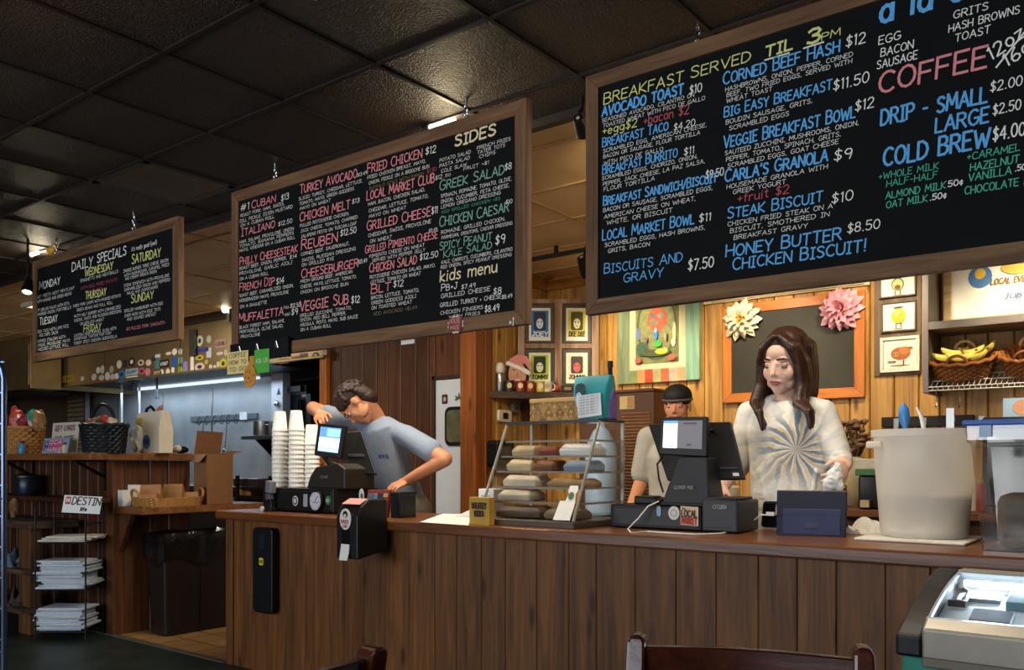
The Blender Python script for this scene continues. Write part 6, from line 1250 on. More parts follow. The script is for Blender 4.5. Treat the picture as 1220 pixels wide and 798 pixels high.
for i, (dx, dy, rz, tilt) in enumerate(((-.06, -.02, .2, .2), (-.03, 0, .5, .1), (.0, -.03, .05, .25), (.035, .0, -.3, .1), (.06, -.03, -.6, .2), (.09, .01, -.9, .1))):
    L = pbk+Vector((dx*1.25, dy*1.5-.01, .105+.012*(i % 2)+dy*.8))
    t_ = thing('banana', ['banana nearest the cartoon pictures, pointing up in the basket', 'second banana in the basket, greenish tip up', 'front banana across the middle of the basket', 'banana leaning beside the middle one in the basket', 'front banana curling to the bread end of the basket', 'banana tucked behind, at the far end of the basket'][i], 'banana', L, rz, 'bananas in the wicker basket')
    M = WM[t_.name]; pts = []; rs = []
    for k in range(9): a = R(-55+110*k/8); pts.append(M @ Vector((.085*sin(a), 0, .055-.085*cos(a)*.9+.03*tilt*k/8+.02))); rs.append([.005, .013, .017, .019, .0195, .019, .017, .012, .006][k])
    m = MB(); m.tube(pts, rs, 8); m.build('fruit', BAN, t_, smooth=True); m = MB(); m.caps(pts[-1], pts[-1]+(pts[-1]-pts[-2])*.5, .006, .005, 8); m.build('stem', BANT, t_)
# poster in pale wood frame standing on the upper shelf
a = py(1117, 378, 5.36); b_x = a.x+.75; pz0 = zmid1+.002
t_ = picture_frame('wide_poster', 'bright wide poster with blue emblems in a pale frame on the upper shelf', 'poster', a.x+.03, a.x+.95, pz0, pz0+.42, 5.38, .04, wood('pale_frame_wood', '#b08a52', '#d2b27c', '#e4cfa0', 'x', .5, .1, knots=False), pm('poster_white', '#f0ece0', .5, var=.02), [('disc', .2, .62, .13, .3, '#4a78b0'), ('disc', .2, .66, .06, .14, '#d8b23a'), ('disc', .62, .62, .13, .3, '#4a78b0'), ('disc', .62, .66, .06, .14, '#d8b23a'), ('disc', .41, .7, .2, .2, '#c9a94a'), ('T:LOCAL EVERY DAY', .26, .5, .3, .07, '#8a7038'), ('T:JUBILEE', .33, .3, .2, .06, '#5a86b8')])
# things on the rear counter
def jar(label, u, Y, r, h, col, capcol, name='jar', cat='jar'):
    p_ = Vector((Xa(u, Y), Y, RZ)); t_ = thing(name, label, cat, p_); m = MB(); m.lathe([(r*.95, 0), (r, .005), (r, h*.75), (r*.75, h*.85), (r*.6, h*.88)], p_, 20); m.build('jar_body', pm('jar_'+col.strip('#'), col, .3), t_, smooth=True); m = MB(); m.lathe([(r*.65, h*.88), (r*.65, h), (.002, h)], p_, 18); m.build('cap', pm('cap_'+capcol.strip('#'), capcol, .4), t_, smooth=True)
jar('white capped bottle beside the white tub on the rear counter', 1159, 5.0, .03, .17, '#d8d2c4', '#e2ddd0', 'bottle', 'bottle'); jar('red bottle beside the white tub on the rear counter', 1168, 5.0, .028, .16, '#b03a28', '#c8b060', 'bottle', 'bottle')
jar('amber tea jar on the rear counter beside the girl', 993, 4.9, .07, .16, '#a0703c', '#c8b898')
jar('small clear jar behind the girl near the chalkboard corner', 872, 5.2, .05, .12, '#b0a890', '#8a8478')
# dark bin with a green lid stripe
Yq = 4.62; a = py(1012, 604, Yq); b = py(1042, 604, Yq); z1_ = Za(1027, 546, Yq)
t_ = thing('drink_container', 'dark drink container with white lid and green band', 'container', ((a.x+b.x)/2, Yq+.08, RZ))
m = MB(); m.box((a.x, RY0+.02, RZ), (b.x, RY0+.2, z1_-.09)); m.build('tank', pm('tank_black', '#15140f', .2), t_, .012); m = MB(); m.box((a.x-.012, RY0+.01, z1_-.09), (b.x+.012, RY0+.21, z1_-.06)); m.build('green_band', pm('green_band', '#3f7d4c', .4), t_, .004); m = MB(); m.box((a.x-.014, RY0+.008, z1_-.06), (b.x+.014, RY0+.212, z1_)); m.build('lid', pm('lid_white', '#d0ccbc', .4), t_, .008)
m = MB(); m.box((a.x+.02, RY0-.012, RZ+.012), (b.x-.06, RY0+.022, RZ+.05)); m.build('spout_label', pm('label_tan', '#c8b48c', .5), t_)
# vase of dried flowers
Yv = 5.15; p_ = Vector((Xa(1016, Yv), Yv, RZ)); t_ = thing('dried_flowers', 'brown dried flowers in a pale pot behind the drink container', 'flowers', p_)
zf = Za(1016, 540, Yv)
m = MB(); m.lathe([(.05, 0), (.07, .05), (.075, zf-RZ-.05), (.06, zf-RZ-.02), (.055, zf-RZ-.02)], p_, 24); m.build('pot', pm('pot_cream', '#b8ac8c', .5), t_, smooth=True)
rr = random.Random(12); m = MB(); m2 = MB()
for i in range(60):
    a = rr.uniform(0, 6.28); q = rr.uniform(0, .1); top = Vector((p_.x+q*cos(a), p_.y+q*.7*sin(a), zf+rr.uniform(.01, .19))); m2.tube([Vector((p_.x+q*.3*cos(a), p_.y+q*.3*sin(a), zf-.05)), top], .0025, 4); m.ell(top, (rr.uniform(.012, .028), rr.uniform(.012, .028), rr.uniform(.01, .02)), n=8, m=6)
m.build('flower_heads', pm('dried_brown', '#7a5a40', .8, var=.4, vscale=30), t_, smooth=True); m2.build('flower_stems', pm('dried_stem', '#5a4a2a', .8), t_)
# boxed goods at the far right on the rear counter, dark microwave under the rack
Yc = 5.1; a = py(1170, 540, Yc); t_ = thing('microwave', 'dark appliance under the wire rack behind the blue lidded box', 'appliance', (a.x+.2, Yc, RZ)); z1_ = Za(1180, 497, Yc)
m = MB(); m.box((a.x, Yc, RZ+.015), (a.x+.6, 5.4, z1_)); m.build('case', BLACKP, t_, .01); m = MB(); m.box((a.x+.02, Yc-.006, RZ+.03), (a.x+.42, Yc+.002, z1_-.02)); dr = m.build('door', pm('dark_glass', '#0d0d0f', .1), t_, .004); m = MB(); m.box((a.x+.43, Yc-.03, RZ+.05), (a.x+.45, Yc-.006, z1_-.04)); m.build('handle', STEEL, dr, .003)
a = py(1193, 500, Yc-.0); b = py(1226, 500, Yc); t_ = thing('photo_box', 'small pale blue box with a face picture on the dark appliance', 'box', (a.x, Yc+.05, z1_)); h_ = Za(1205, 478, Yc+.05)-z1_
m = MB(); m.box((a.x, Yc+.05, z1_), (a.x+.2, Yc+.16, z1_+max(.1, h_))); m.build('carton', pm('pale_blue_box', '#9fc0d4', .5), t_, .002); m = MB(); m.slab((a.x+.09, Yc+.049, z1_+.05), X1, Z1, .09, .08, .001, 'disc'); m.build('face_print', pm('print_skin', '#d39a78', .6), t_)
# dark tool rail on the pine wall
a = py(1050, 503, YW-.03); b = py(1160, 505, YW-.03); t_ = thing('knife_rack', 'dark magnetic rail behind the white tub utensils', 'rack', a); m = MB(); m.box((a.x, YW-.03, a.z-.03), (b.x, YW, a.z+.03)); m.build('rail', BLACKM, t_, .003)
for i in range(4):
    x = a.x+.07+.15*i; m = MB(); m.prism([(x, YW-.034, a.z-.1), (x+.02, YW-.034, a.z-.12), (x+.03, YW-.034, a.z+.02), (x, YW-.034, a.z+.02)], (0, .003, 0)); o = m.build('kitchen_knife', STEEL); props(o, 'steel kitchen knife on the dark magnetic rail', 'knife', 'knives on the magnetic rail')

# ------------------------------------------------------------------ track lights over the back wall
TY_, TZ_ = 4.61, 2.52
t_ = thing('track_rail', 'black lighting track under the cream ceiling', 'track', (-1.5, TY_, TZ_))
m = MB(); m.box((-3.8, TY_-.017, TZ_-.012), (1.6, TY_+.017, TZ_+.012)); m.build('rail', BLACKM, t_, .002)
m = MB(); m.box((-3.2, TY_-.01, TZ_+.012), (-3.18, TY_+.01, CEIL+.006)); m.box((.5, TY_-.01, TZ_+.012), (.52, TY_+.01, CEIL+.006)); m.build('stem', BLACKM, t_)
def track_head(label, x, y, z, tgt, power, col, group, ang=75, size=1.0, ZTOP=0):
    p_ = Vector((x, y, z)); d = (Vector(tgt)-p_).normalized(); t_ = thing('track_spotlight', label, 'spotlight', p_, group=group)
    m = MB(); m.tube([p_+Z1*.115*size, p_+Z1*.06*size-d*.03], .007, 8); m.cone(p_+Z1*.10*size, Vector((x, y, max(z+.14*size, ZTOP if ZTOP else z))), .008, .008, 8); m.build('stem', BLACKM, t_, smooth=True)
    q = d.to_track_quat('Z', 'Y').to_matrix().to_4x4(); M = Matrix.Translation(p_) @ q
    m = MB(); m.lathe([(.012, -.09), (.03, -.085), (.036, -.06), (.045, 0), (.05, .05), (.044, .05), (.04, .01), (.002, -.01)], n=22, cap=False)
    for v in m.bm.verts: v.co = M @ (v.co*size)
    m.build('shade', BLACKM, t_, smooth=True)
    m = MB(); m.lathe([(.002, -.005), (.034, .0), (.04, .03), (.03, .048), (.002, .05)], n=18)
    for v in m.bm.verts: v.co = M @ (v.co*size)
    m.build('bulb', glow('bulb_%d' % int(col[2]*100), col, 9), t_, smooth=True)
    spot('spot_light', p_+d*.075*size, tgt, power, col, ang)
GT = 'spotlights on the back wall track'
HD = 2.405
for i, (x, tx, pw, lab) in enumerate(((-2.96, -3.1, 52, 'black track spotlight seen between the two larger menu boards'), (-2.0, -2.2, 48, 'black track spotlight aimed at the abstract painting'), (-1.2, -1.5, 50, 'black track spotlight aimed at the pink paper flower'), (-.35, -.5, 78, 'black track spotlight aimed at the wide poster'), (.45, .2, 80, 'black track spotlight at the far end of the track'))):
    track_head(lab, x, TY_, HD, (tx, YB, 1.75), pw, (1, .84, .6), GT, 82)
GF = 'spotlights along the menu boards'
p_ = py(33, 343, 2.42); track_head('bright bare spotlight beside the daily specials board', p_.x, 2.42, p_.z, (p_.x+.35, 2.1, 1.2), 12, (1, .88, .66), GF, 90, .7, CEIL)
p_ = py(693, 152, 2.78); track_head('black spotlight hanging just behind the large breakfast board', p_.x, 2.78, p_.z, (-2.6, 5.4, 1.5), 40, (1, .8, .5), GF, 90, .62, CEIL+.006)
# small tube lamps behind the tops of the boards
def tube_lamp(label, u, v, Y, L, pw, col):
    c = py(u, v, Y); t_ = thing('tube_lamp', label, 'lamp', c, group='tube lamps behind the boards'); m = MB(); m.caps(c-X1*L/2, c+X1*L/2, .012, .012, 10); m.build('tube', glow('tube_glow', (1, .85, .6), 7), t_, smooth=True)
    m = MB(); m.cone(c-X1*(L/2+.03), c-X1*(L/2-.005), .02, .02, 12); m.build('socket', BLACKM, t_); m = MB(); m.box(c+Vector((-L/2-.02, -.008, .015)), c+Vector((-L/2+.0, .008, CEIL-c.z))); m.build('stem', BLACKM, t_)
    point('tube_light', c+Vector((0, .03, -.035)), pw, col, .05)
tube_lamp('lit tube lamp behind the top rail of the middle board', 526, 148, 2.60, .13, 3.8, (1, .8, .5))
tube_lamp('lit tube lamp behind the top of the daily specials board', 41, 302, 2.60, .1, 3, (1, .86, .6))
# wall lamp in the kitchen between the boards
c = py(268, 356, 4.6); t_ = thing('kitchen_lamp', 'bright upright lamp on the hood between the two smaller boards', 'lamp', c)
m = MB(); m.caps(c+Z1*.13, c-Z1*.1, .028, .028, 12); m.build('tube', glow('tube_glow_kitchen', (1, .9, .68), 8), t_, smooth=True); m = MB(); m.box(c+Vector((-.02, .03, -.2)), c+Vector((.02, .1, .18))); m.build('bracket', STEEL, t_)
point('kitchen_lamp_light', c+Vector((.06, -.08, .0)), 20, (1, .82, .55), .06)
# ------------------------------------------------------------------ kitchen: hood, rail, shelf, line
HY = 4.7; HZ = 2.04; HX0, HX1 = -10.58, PWX0-.0
HOODS = pm('hood_steel', '#a38f68', .38, metal=.75, var=.12, vscale=5, bump=.05)
t_ = thing('range_hood', 'long steel kitchen hood covered with stickers', 'hood', (-8, 5.2, HZ))
m = MB(); m.box((HX0, HY, HZ), (HX1, HY+.03, CEIL+.004)); m.build('front_sheet', HOODS, t_, .003)
m = MB(); m.box((HX1-.02, HY+.03, HZ), (HX1, 4.748, CEIL+.004)); m.build('end_sheet', HOODS, t_)
m = MB(); m.box((HX0, HY+.03, HZ), (HX0+.03, 5.75, CEIL+.004)); m.build('end_sheet', HOODS, t_)
m = MB(); m.box((HX0, HY-.012, 2.50), (HX1, HY, CEIL+.002)); m.build('top_trim', pm('hood_trim', '#3a2e20', .5), t_)
m = MB(); m.box((HX0+.03, HY+.03, HZ+.06), (-6.8, 5.74, HZ+.09)); m.build('filter_panel', pm('filter_dark', '#2a3036', .4, metal=.5), t_)
m = MB(); m.box((HX0, HY-.014, HZ), (HX1, HY+.002, HZ+.02)); m.build('lower_lip', HOODS, t_, .003)
m = MB(); m.box((HX0+.2, 5.60, HZ+.03), (-7.8, 5.68, HZ+.055)); m.build('light_strip', glow('hood_tube', (.75, .88, 1), 1.0), t_)
for u in (80, 125, 215): m = MB(); x = Xa(u, HY); m.box((x-.006, HY-.004, HZ+.02), (x+.006, HY, 2.5)); m.build('sheet_seam', pm('seam_dark', '#5a4c34', .4, .5), t_)
rr = random.Random(5)
STK = [(63, 447, 5, 8, '#2c2a26', 'rect'), (66, 452, 5, 7, '#c98a2c', 'disc'), (71, 454, 4, 5, '#d8d2c2', 'rect'), (81, 451, 15, 8, '#c9a020', 'rect'), (98, 451, 5, 6, '#e6e2d6', 'star'), (112, 449, 6, 8, '#ddd8cc', 'disc'), (117, 441, 5, 8, '#e8e4d6', 'disc'), (122, 440, 5, 10, '#d6cfc0', 'disc'), (121, 450, 7, 7, '#cfc8b8', 'star'), (128, 448, 6, 10, '#e0dac8', 'disc'), (133, 440, 5, 9, '#b8b2a0', 'disc'), (134, 449, 6, 8, '#cdc5b0', 'star'), (139, 448, 6, 7, '#e6e2d6', 'disc'), (142, 434, 6, 10, '#e2dcca', 'disc'), (149, 433, 6, 9, '#3a3832', 'rect'), (157, 431, 8, 11, '#2a2a2a', 'disc'), (145, 446, 8, 10, '#2f7ac0', 'disc'), (157, 443, 15, 8, '#a8b8c4', 'rect'), (157, 450, 14, 4, '#e8e6e0', 'rect'), (168, 432, 8, 8, '#d8c0b8', 'star'), (169, 442, 8, 9, '#c05a68', 'star'), (176, 443, 7, 10, '#c8808a', 'star'), (177, 432, 7, 8, '#e0c8bc', 'star'), (183, 428, 5, 6, '#3c3834', 'disc'), (188, 424, 6, 4, '#c8d0d2', 'rect'), (188, 433, 7, 12, '#4a7a7c', 'rect'), (188, 445, 9, 6, '#c8a088', 'rect'), (196, 433, 11, 9, '#24262a', 'rect'), (193, 444, 4, 8, '#e8e4da', 'disc'), (200, 443, 5, 8, '#d8d2c4', 'disc'), (206, 441, 4, 9, '#e0dcd0', 'star'), (208, 431, 6, 12, '#2c5a9c', 'rect'), (208, 419, 6, 8, '#e2ddd0', 'disc'), (201, 421, 7, 4, '#d8d0b8', 'disc'), (215, 429, 6, 9, '#6a9a7c', 'disc'), (215, 419, 5, 9, '#d8d0bc', 'star'), (215, 441, 5, 10, '#8ab04a', 'disc'), (221, 437, 5, 13, '#8a84b8', 'rect'), (238, 406, 8, 13, '#d2d8c0', 'disc'), (249, 404, 6, 10, '#c8ccb8', 'star'), (240, 417, 17, 5, '#3a3a8c', 'rect'), (249, 420, 6, 12, '#d0d4d8', 'rect'), (238, 426, 10, 6, '#c8b82a', 'disc'), (238, 437, 12, 10, '#d8bcb8', 'disc'), (246, 431, 5, 6, '#b8b04a', 'star'), (229, 434, 4, 18, '#e4e0d4', 'rect'), (263, 409, 13, 10, '#c89a90', 'rect'), (262, 421, 8, 4, '#dcd8c8', 'disc'), (269, 420, 4, 8, '#d8d4c6', 'disc'), (266, 433, 9, 12, '#d8d020', 'disc'), (260, 434, 4, 8, '#dcd6c4', 'star'), (251, 437, 4, 6, '#d8d2c2', 'disc'), (256, 437, 4, 5, '#e4ded0', 'star'), (352, 427, 10, 6, '#c8a088', 'rect'), (362, 424, 10, 7, '#b89a7c', 'rect'), (338, 430, 12, 6, '#a87a50', 'rect'), (376, 423, 8, 7, '#5a5c3c', 'disc'), (387, 420, 5, 6, '#c8b890', 'rect')]
for (u, v, w, h, col, shp) in STK:
    c = py(u, v, HY-.0005); d = dist(c) if 'dist' in globals() else 8
    a = py(u-w/2, v, HY); b = py(u+w/2, v, HY); m = MB(); m.slab(c, X1, Z1, b.x-a.x, h*d/FPX, .0015, {'disc': 'disc', 'rect': 'round', 'star': 'star'}[shp], 14)
    s_ = m.build('sticker', pm('stk_'+col.strip('#'), col, .5, var=.06), t_)
    if w >= 8 and h >= 6:
        m = MB(); light = sum(srgb(col)) > .5
        if shp == 'rect': lettering(m, rr.choice(['LOCAL', 'EATS', 'SURF', 'BEACH', 'COAST']), Vector((a.x+(b.x-a.x)*.12, HY-.003, c.z-h*d/FPX*.2)), X1, Z1, h*d/FPX*.4, width=(b.x-a.x)*.76, sw=.2)
        else: m.slab(c+NF*.0017, X1, Z1, (b.x-a.x)*.5, h*d/FPX*.5, .0008, 'star', 10)
        m.build('sticker_print', pm('stk_ink_dark' if light else 'stk_ink_light', '#3a3430' if light else '#e6e2d8', .5, var=0), s_, rec=False)
m = MB(); x = Xa(232, HY); m.box((x-.05, HY-.03, HZ+.16), (x+.05, HY-.016, 2.45)); o = m.build('hood_reflection_strip', STEEL); struct(o)  # steel strip added in place of a bright light reflection on the hood
# suppression pipes hanging under the hood
for (u, v1, Y, mt, lab) in ((145, 512, 5.25, pm('pale_pipe', '#c4ccd2', .4), 'pale vertical pipe under the hood above the black basket'), (166, 496, 5.25, pm('pale_pipe', '#c4ccd2', .4), 'pale vertical pipe under the hood above the white bag'), (187, 470, 5.2, pm('dark_pipe', '#4a545c', .4), 'short dark pipe with nozzle under the hood')):
    p = py(u, v1, Y); m = MB(); m.cone((p.x, Y, p.z if mt.name == 'dark_pipe' else 1.24), (p.x, Y, HZ+.07), .012, .012, 10)
    if mt.name == 'dark_pipe': m.cone((p.x, Y, p.z-.05), (p.x, Y, p.z), .02, .012, 10)
    o = m.build('hood_pipe', mt, smooth=True); props(o, lab, 'pipe')
m = MB(); c = py(158, 462, 5.3); m.rbox(c, (.12, .06, .08)); m.cone(c+Z1*.04, Vector((c.x, c.y, HZ+.07)), .015, .015, 8); o = m.build('hood_sensor', pm('sensor_grey', '#5a646c', .4), bevel=.006); props(o, 'small grey control box hanging under the hood', 'box')
# utensil rail with hooks
a = py(228, 501, 5.74); b = py(307, 494, 5.74); RZ_ = (a.z+b.z)/2; t_ = thing('utensil_rail', 'steel wall rail with wire hooks on the kitchen wall', 'rail', (a.x, 5.73, RZ_))
m = MB(); m.box((a.x, 5.725, RZ_-.03), (b.x, 5.748, RZ_+.035)); m.build('rail', pm('rail_steel', '#6e7880', .35, metal=.6), t_, .003)
m = MB(); c = py(290, 496, 5.72); m.box((c.x-.07, 5.72, RZ_-.035), (c.x+.06, 5.726, RZ_+.05)); m.build('price_label', pm('label_pale', '#c2cad0', .5), t_)
for u in (236, 245, 254, 263, 271, 280):
    x = Xa(u, 5.7); m = MB(); m.tube([(x, 5.724, RZ_+.03), (x-.01, 5.70, RZ_+.0), (x+.01, 5.68, RZ_-.06), (x+.05, 5.68, RZ_-.075), (x+.07, 5.685, RZ_-.05)], .005, 6); m.build('hook', BLACKM, t_, smooth=True)
for u, lab in ((241, 'steel ladle hanging nearer the white bag'), (269, 'steel spoon hanging above the cardboard box')):
    x = Xa(u, 5.66); m = MB(); m.tube([(x+.02, 5.66, RZ_-.07), (x-.02, 5.66, RZ_-.36)], .007, 6); m.ell((x-.022, 5.655, RZ_-.40), (.035, .012, .05)); o = m.build('ladle', STEEL, smooth=True); props(o, lab+' on the utensil rail', 'utensil')
# shelf with pot
SY = 5.45; a = py(292, 522, SY); b = py(336, 524, SY); sz_ = Za(312, 519, SY)
t_ = thing('kitchen_shelf', 'small steel wall shelf carrying a pot', 'shelf', (a.x, 5.6, sz_)); m = MB(); m.box((a.x, SY-.05, sz_-.035), (b.x, 5.748, sz_)); m.build('board', pm('shelf_dark_steel', '#4a5258', .35, metal=.7), t_, .003); m = MB(); m.prism([(a.x+.1, 5.748, sz_-.035), (a.x+.1, 5.5, sz_-.035), (a.x+.1, 5.748, sz_-.25)], (.02, 0, 0)); m.build('bracket', BLACKM, t_)
p = Vector((Xa(313.5, SY+.08), SY+.08, sz_+.001)); r = 11.5*dist(p)/FPX; t_ = thing('stock_pot', 'round steel pot on the small kitchen shelf', 'pot', p); h_ = Za(313, 502, SY+.08)-sz_
m = MB(); m.lathe([(r*.97, 0), (r, .01), (r, h_), (r*.96, h_), (r*.95, .012)], p, 28); m.build('body', STEEL, t_, smooth=True)
for s_ in (-1, 1): m = MB(); q = p+Vector((s_*r, 0, h_*.75)); m.tube([q+Y1*.04, q+Vector((s_*.03, .03, 0)), q+Vector((s_*.03, -.03, 0)), q-Y1*.04], .006, 6); m.build('handle', STEEL, t_, smooth=True)
# white post beside the doorway
a, b = Xa(325, 5.62), Xa(338.5, 5.62); m = MB(); m.box((a, 5.60, 0), (b, 5.7, 2.12)); struct(m.build('trim_13', pm('post_pale_steel', '#aab2ba', .4, metal=.2), bevel=.005))
c = py(332, 470, 5.598); m = MB(); m.prism([c+X1*-.03, c+X1*.03, c+Z1*.07], (0, -.002, 0)); o = m.build('warning_sticker', pm('dark_ink2', '#2a2628', .6)); props(o, 'dark triangular sticker on the pale kitchen post', 'sticker')
c = py(330, 481, 5.58); m = MB(); m.ell(c, (.035, .03, .035)); m.cone(c, c+Vector((0, .03, 0)), .012, .014, 10); o = m.build('post_knob', CHROME, smooth=True); props(o, 'round chrome knob on the pale kitchen post', 'knob')
# dark door leaf in the store doorway
m = MB(); x0, x1 = Xa(341, 5.95), Xa(372, 5.95); t_ = thing('dark_door', 'dark door with glass standing in the kitchen doorway', 'door', (x0, 5.95, 0)); m.box((x0, 5.93, .02), (x0+.1, 5.97, 2.0)); m.box((x1-.08, 5.93, .02), (x1, 5.97, 2.0)); m.box((x0, 5.93, 1.9), (x1, 5.97, 2.0)); m.box((x0, 5.93, .02), (x1, 5.97, .9)); m.build('door_frame', pm('door_black', '#1b1817', .4), t_, .004)
m = MB(); m.box((x0+.1, 5.945, .9), (x1-.08, 5.955, 1.9)); m.build('door_glass', pm('door_dark_glass', '#171a1a', .1), t_); m = MB(); m.cone(((x0+x1)/2+.03, 5.92, .95), ((x0+x1)/2+.03, 5.92, 1.85), .015, .015, 8); m.build('pull_bar', pm('bar_dark', '#3a332c', .3, .6), t_)
# cooking line under the hood
t_ = thing('prep_line', 'steel and black cooking line below the hood', 'counter', (-8, 5.2, 0)); m = MB(); m.box((-10.4, 4.85, .1), (-7.05, 5.7, .9)); m.build('cabinet', pm('line_black', '#1f2022', .4), t_, .006); m = MB(); m.box((-10.42, 4.8, .9), (-7.02, 5.72, .94)); m.build('worktop', STEEL, t_, .004); m = MB(); m.box((-10.4, 4.84, .74), (-7.05, 4.852, .84)); m.build('control_strip', pm('rail_steel', '#6e7880', .35, metal=.6), t_)
for x in (-10.3, -7.15):
    for y in (4.95, 5.6): m = MB(); m.cone((x, y, 0), (x, y, .1), .03, .03, 10); m.build('foot', STEEL, t_)
YP = 4.35
t_ = thing('pan_rack', 'dark wire rack stacked with steel pans beyond the cardboard box', 'rack', (Xa(300, YP), YP+.2, 0)); x0, x1 = Xa(283, YP), Xa(322, YP)
m = MB()
for x in (x0, x1):
    for y in (YP, YP+.4): m.box((x-.012, y-.012, 0), (x+.012, y+.012, 1.06))
m.build('upright', BLACKM, t_)
for z in (.3, .62, .88): m = MB(); m.box((x0, YP, z-.012), (x1, YP+.4, z+.012)); m.build('shelf', BLACKM, t_)
for k, (uu, vv, w_, h_, mt, lab) in enumerate(((291, 575, .13, .07, 'STEEL', 'square steel pan, upper level of the dark pan rack'), (309, 576, .13, .07, 'STEEL', 'second steel pan on the upper level of the dark pan rack'), (298, 590, .2, .05, 'KRAFTP', 'flat tan tray on the dark pan rack'))):
    c = py(uu, vv, YP+.1); zz = .893 if vv > 580 else .966; m = MB(); m.loft([[(c.x-w_/2*k_, YP+.03, z_), (c.x+w_/2*k_, YP+.03, z_), (c.x+w_/2*k_, YP+.3, z_), (c.x-w_/2*k_, YP+.3, z_)] for z_, k_ in ((zz, .86), (zz+h_, 1))]); o = m.build('steel_pan', STEEL if mt == 'STEEL' else pm('tray_tan', '#a8825a', .5), bevel=.004); props(o, lab, 'pan')
m = MB(); m.box((x0+.02, YP+.02, .942), (x1-.02, YP+.38, .966)); o = m.build('rack_board', BLACKM); props(o, 'thin black board on the dark pan rack', 'board')
# wall cabinet, shelf and vent screen at the far end
t_ = thing('steel_cabinet', 'brass toned steel wall cabinet at the kitchen far end', 'cabinet', (-10.9, 4.3, 1.96)); cx1 = Xa(36, 4.32); m = MB(); m.box((-12, 4.32, 2.0), (cx1, 4.66, CEIL)); m.build('body', HOODS, t_, .006); m = MB(); m.box((cx1-.9, 4.31, 2.04), (cx1-.02, 4.322, 2.5)); m.build('door', HOODS, t_, .004)
m = MB(); a = py(52, 466, 4.6); m.box((-12, 4.35, a.z-.03), (a.x, 4.9, a.z)); m.box((-12, 4.5, a.z-.2), (-11.9, 4.9, a.z-.03)); o = m.build('dark_shelf', BLACKM); props(o, 'dark shelf under the steel wall cabinet', 'shelf')
t_ = thing('louver_screen', 'pale slatted metal screen behind the wicker basket', 'screen', (-9.9, 5.6, 1.2)); a = py(53, 500, 5.6); b = py(101, 500, 5.6); z0_, z1_ = 1.3, Za(75, 470, 5.6)
m = MB(); z = z0_
while z < z1_: m.prism([(a.x, 5.6, z), (b.x, 5.6, z), (b.x, 5.62, z+.05), (a.x, 5.62, z+.05)], (0, .012, 0)); z += .062
m.build('slats', pm('screen_brass', '#b8a884', .4, metal=.4), t_); m = MB(); m.box((a.x-.03, 5.59, z0_-.3), (a.x, 5.65, z1_+.05)); m.box((b.x, 5.59, z0_-.3), (b.x+.03, 5.65, z1_+.05)); m.build('frame', STEEL, t_)

# ------------------------------------------------------------------ on the high ledge
LZ = 1.236; YLD = 2.93
def at_l(u):
    p = py(u, 545, YLD) if u < 138 else px(u, 545, -5.76); return Vector((p.x, p.y, LZ))
pxm = lambda u: dist(at_l(u))/FPX
# big wicker basket with packages
p = at_l(28); s = pxm(28); t_ = thing('gift_basket', 'large tan wicker basket of wrapped goods on the high ledge', 'basket', p)
m = MB(); weave_basket(m, p, 25*s*.9, .12, .195, 1.12, 34, 9, .012); m.build('weave', WICK, t_, smooth=True); m = MB(); rim(m, p+Z1*.195, 25*s, .134, .012); m.build('rim', WICK, t_, smooth=True)
rr = random.Random(2)
for (du, col, lab, rx, rz, dz) in ((-14, '#b8402c', 'orange red packet standing tall in the wicker basket', .05, .12, .26), (-6, '#c98a7a', 'pale red crinkled packet in the wicker basket', .06, .07, .235), (2, '#8a2a3a', 'dark red packet in the wicker basket', .055, .06, .24), (9, '#d8c8c0', 'white and red packet in the wicker basket', .05, .05, .235), (17, '#8a6a3c', 'brown paper roll in the wicker basket', .045, .08, .25), (13, '#3f9a80', 'green bow on top of the wicker basket', .045, .04, .29)):
    c = at_l(28+du)+Z1*dz+Y1*rr.uniform(-.03, .03); m = MB(); m.ell(c, (rx, .05, rz), n=9, m=7)
    for v in m.bm.verts: v.co += Vector((rr.uniform(-.01, .01), rr.uniform(-.01, .01), rr.uniform(-.012, .012)))
    o = m.build('packet', pm('pkt_'+col.strip('#'), col, .45, var=.35, vscale=22)); props(o, lab, 'packet')
c = at_l(41)+Vector((0, -.09, 0)); t_ = thing('small_bottle', 'small blue bottle before the wicker basket on the ledge', 'bottle', c); m = MB(); m.lathe([(.022, 0), (.024, .005), (.024, .065), (.012, .08)], c, 16); m.build('body', pm('bottle_blue', '#3f7fae', .2), t_, smooth=True); m = MB(); m.lathe([(.013, .08), (.013, .095)], c, 12); m.build('cap', BLACKP, t_)
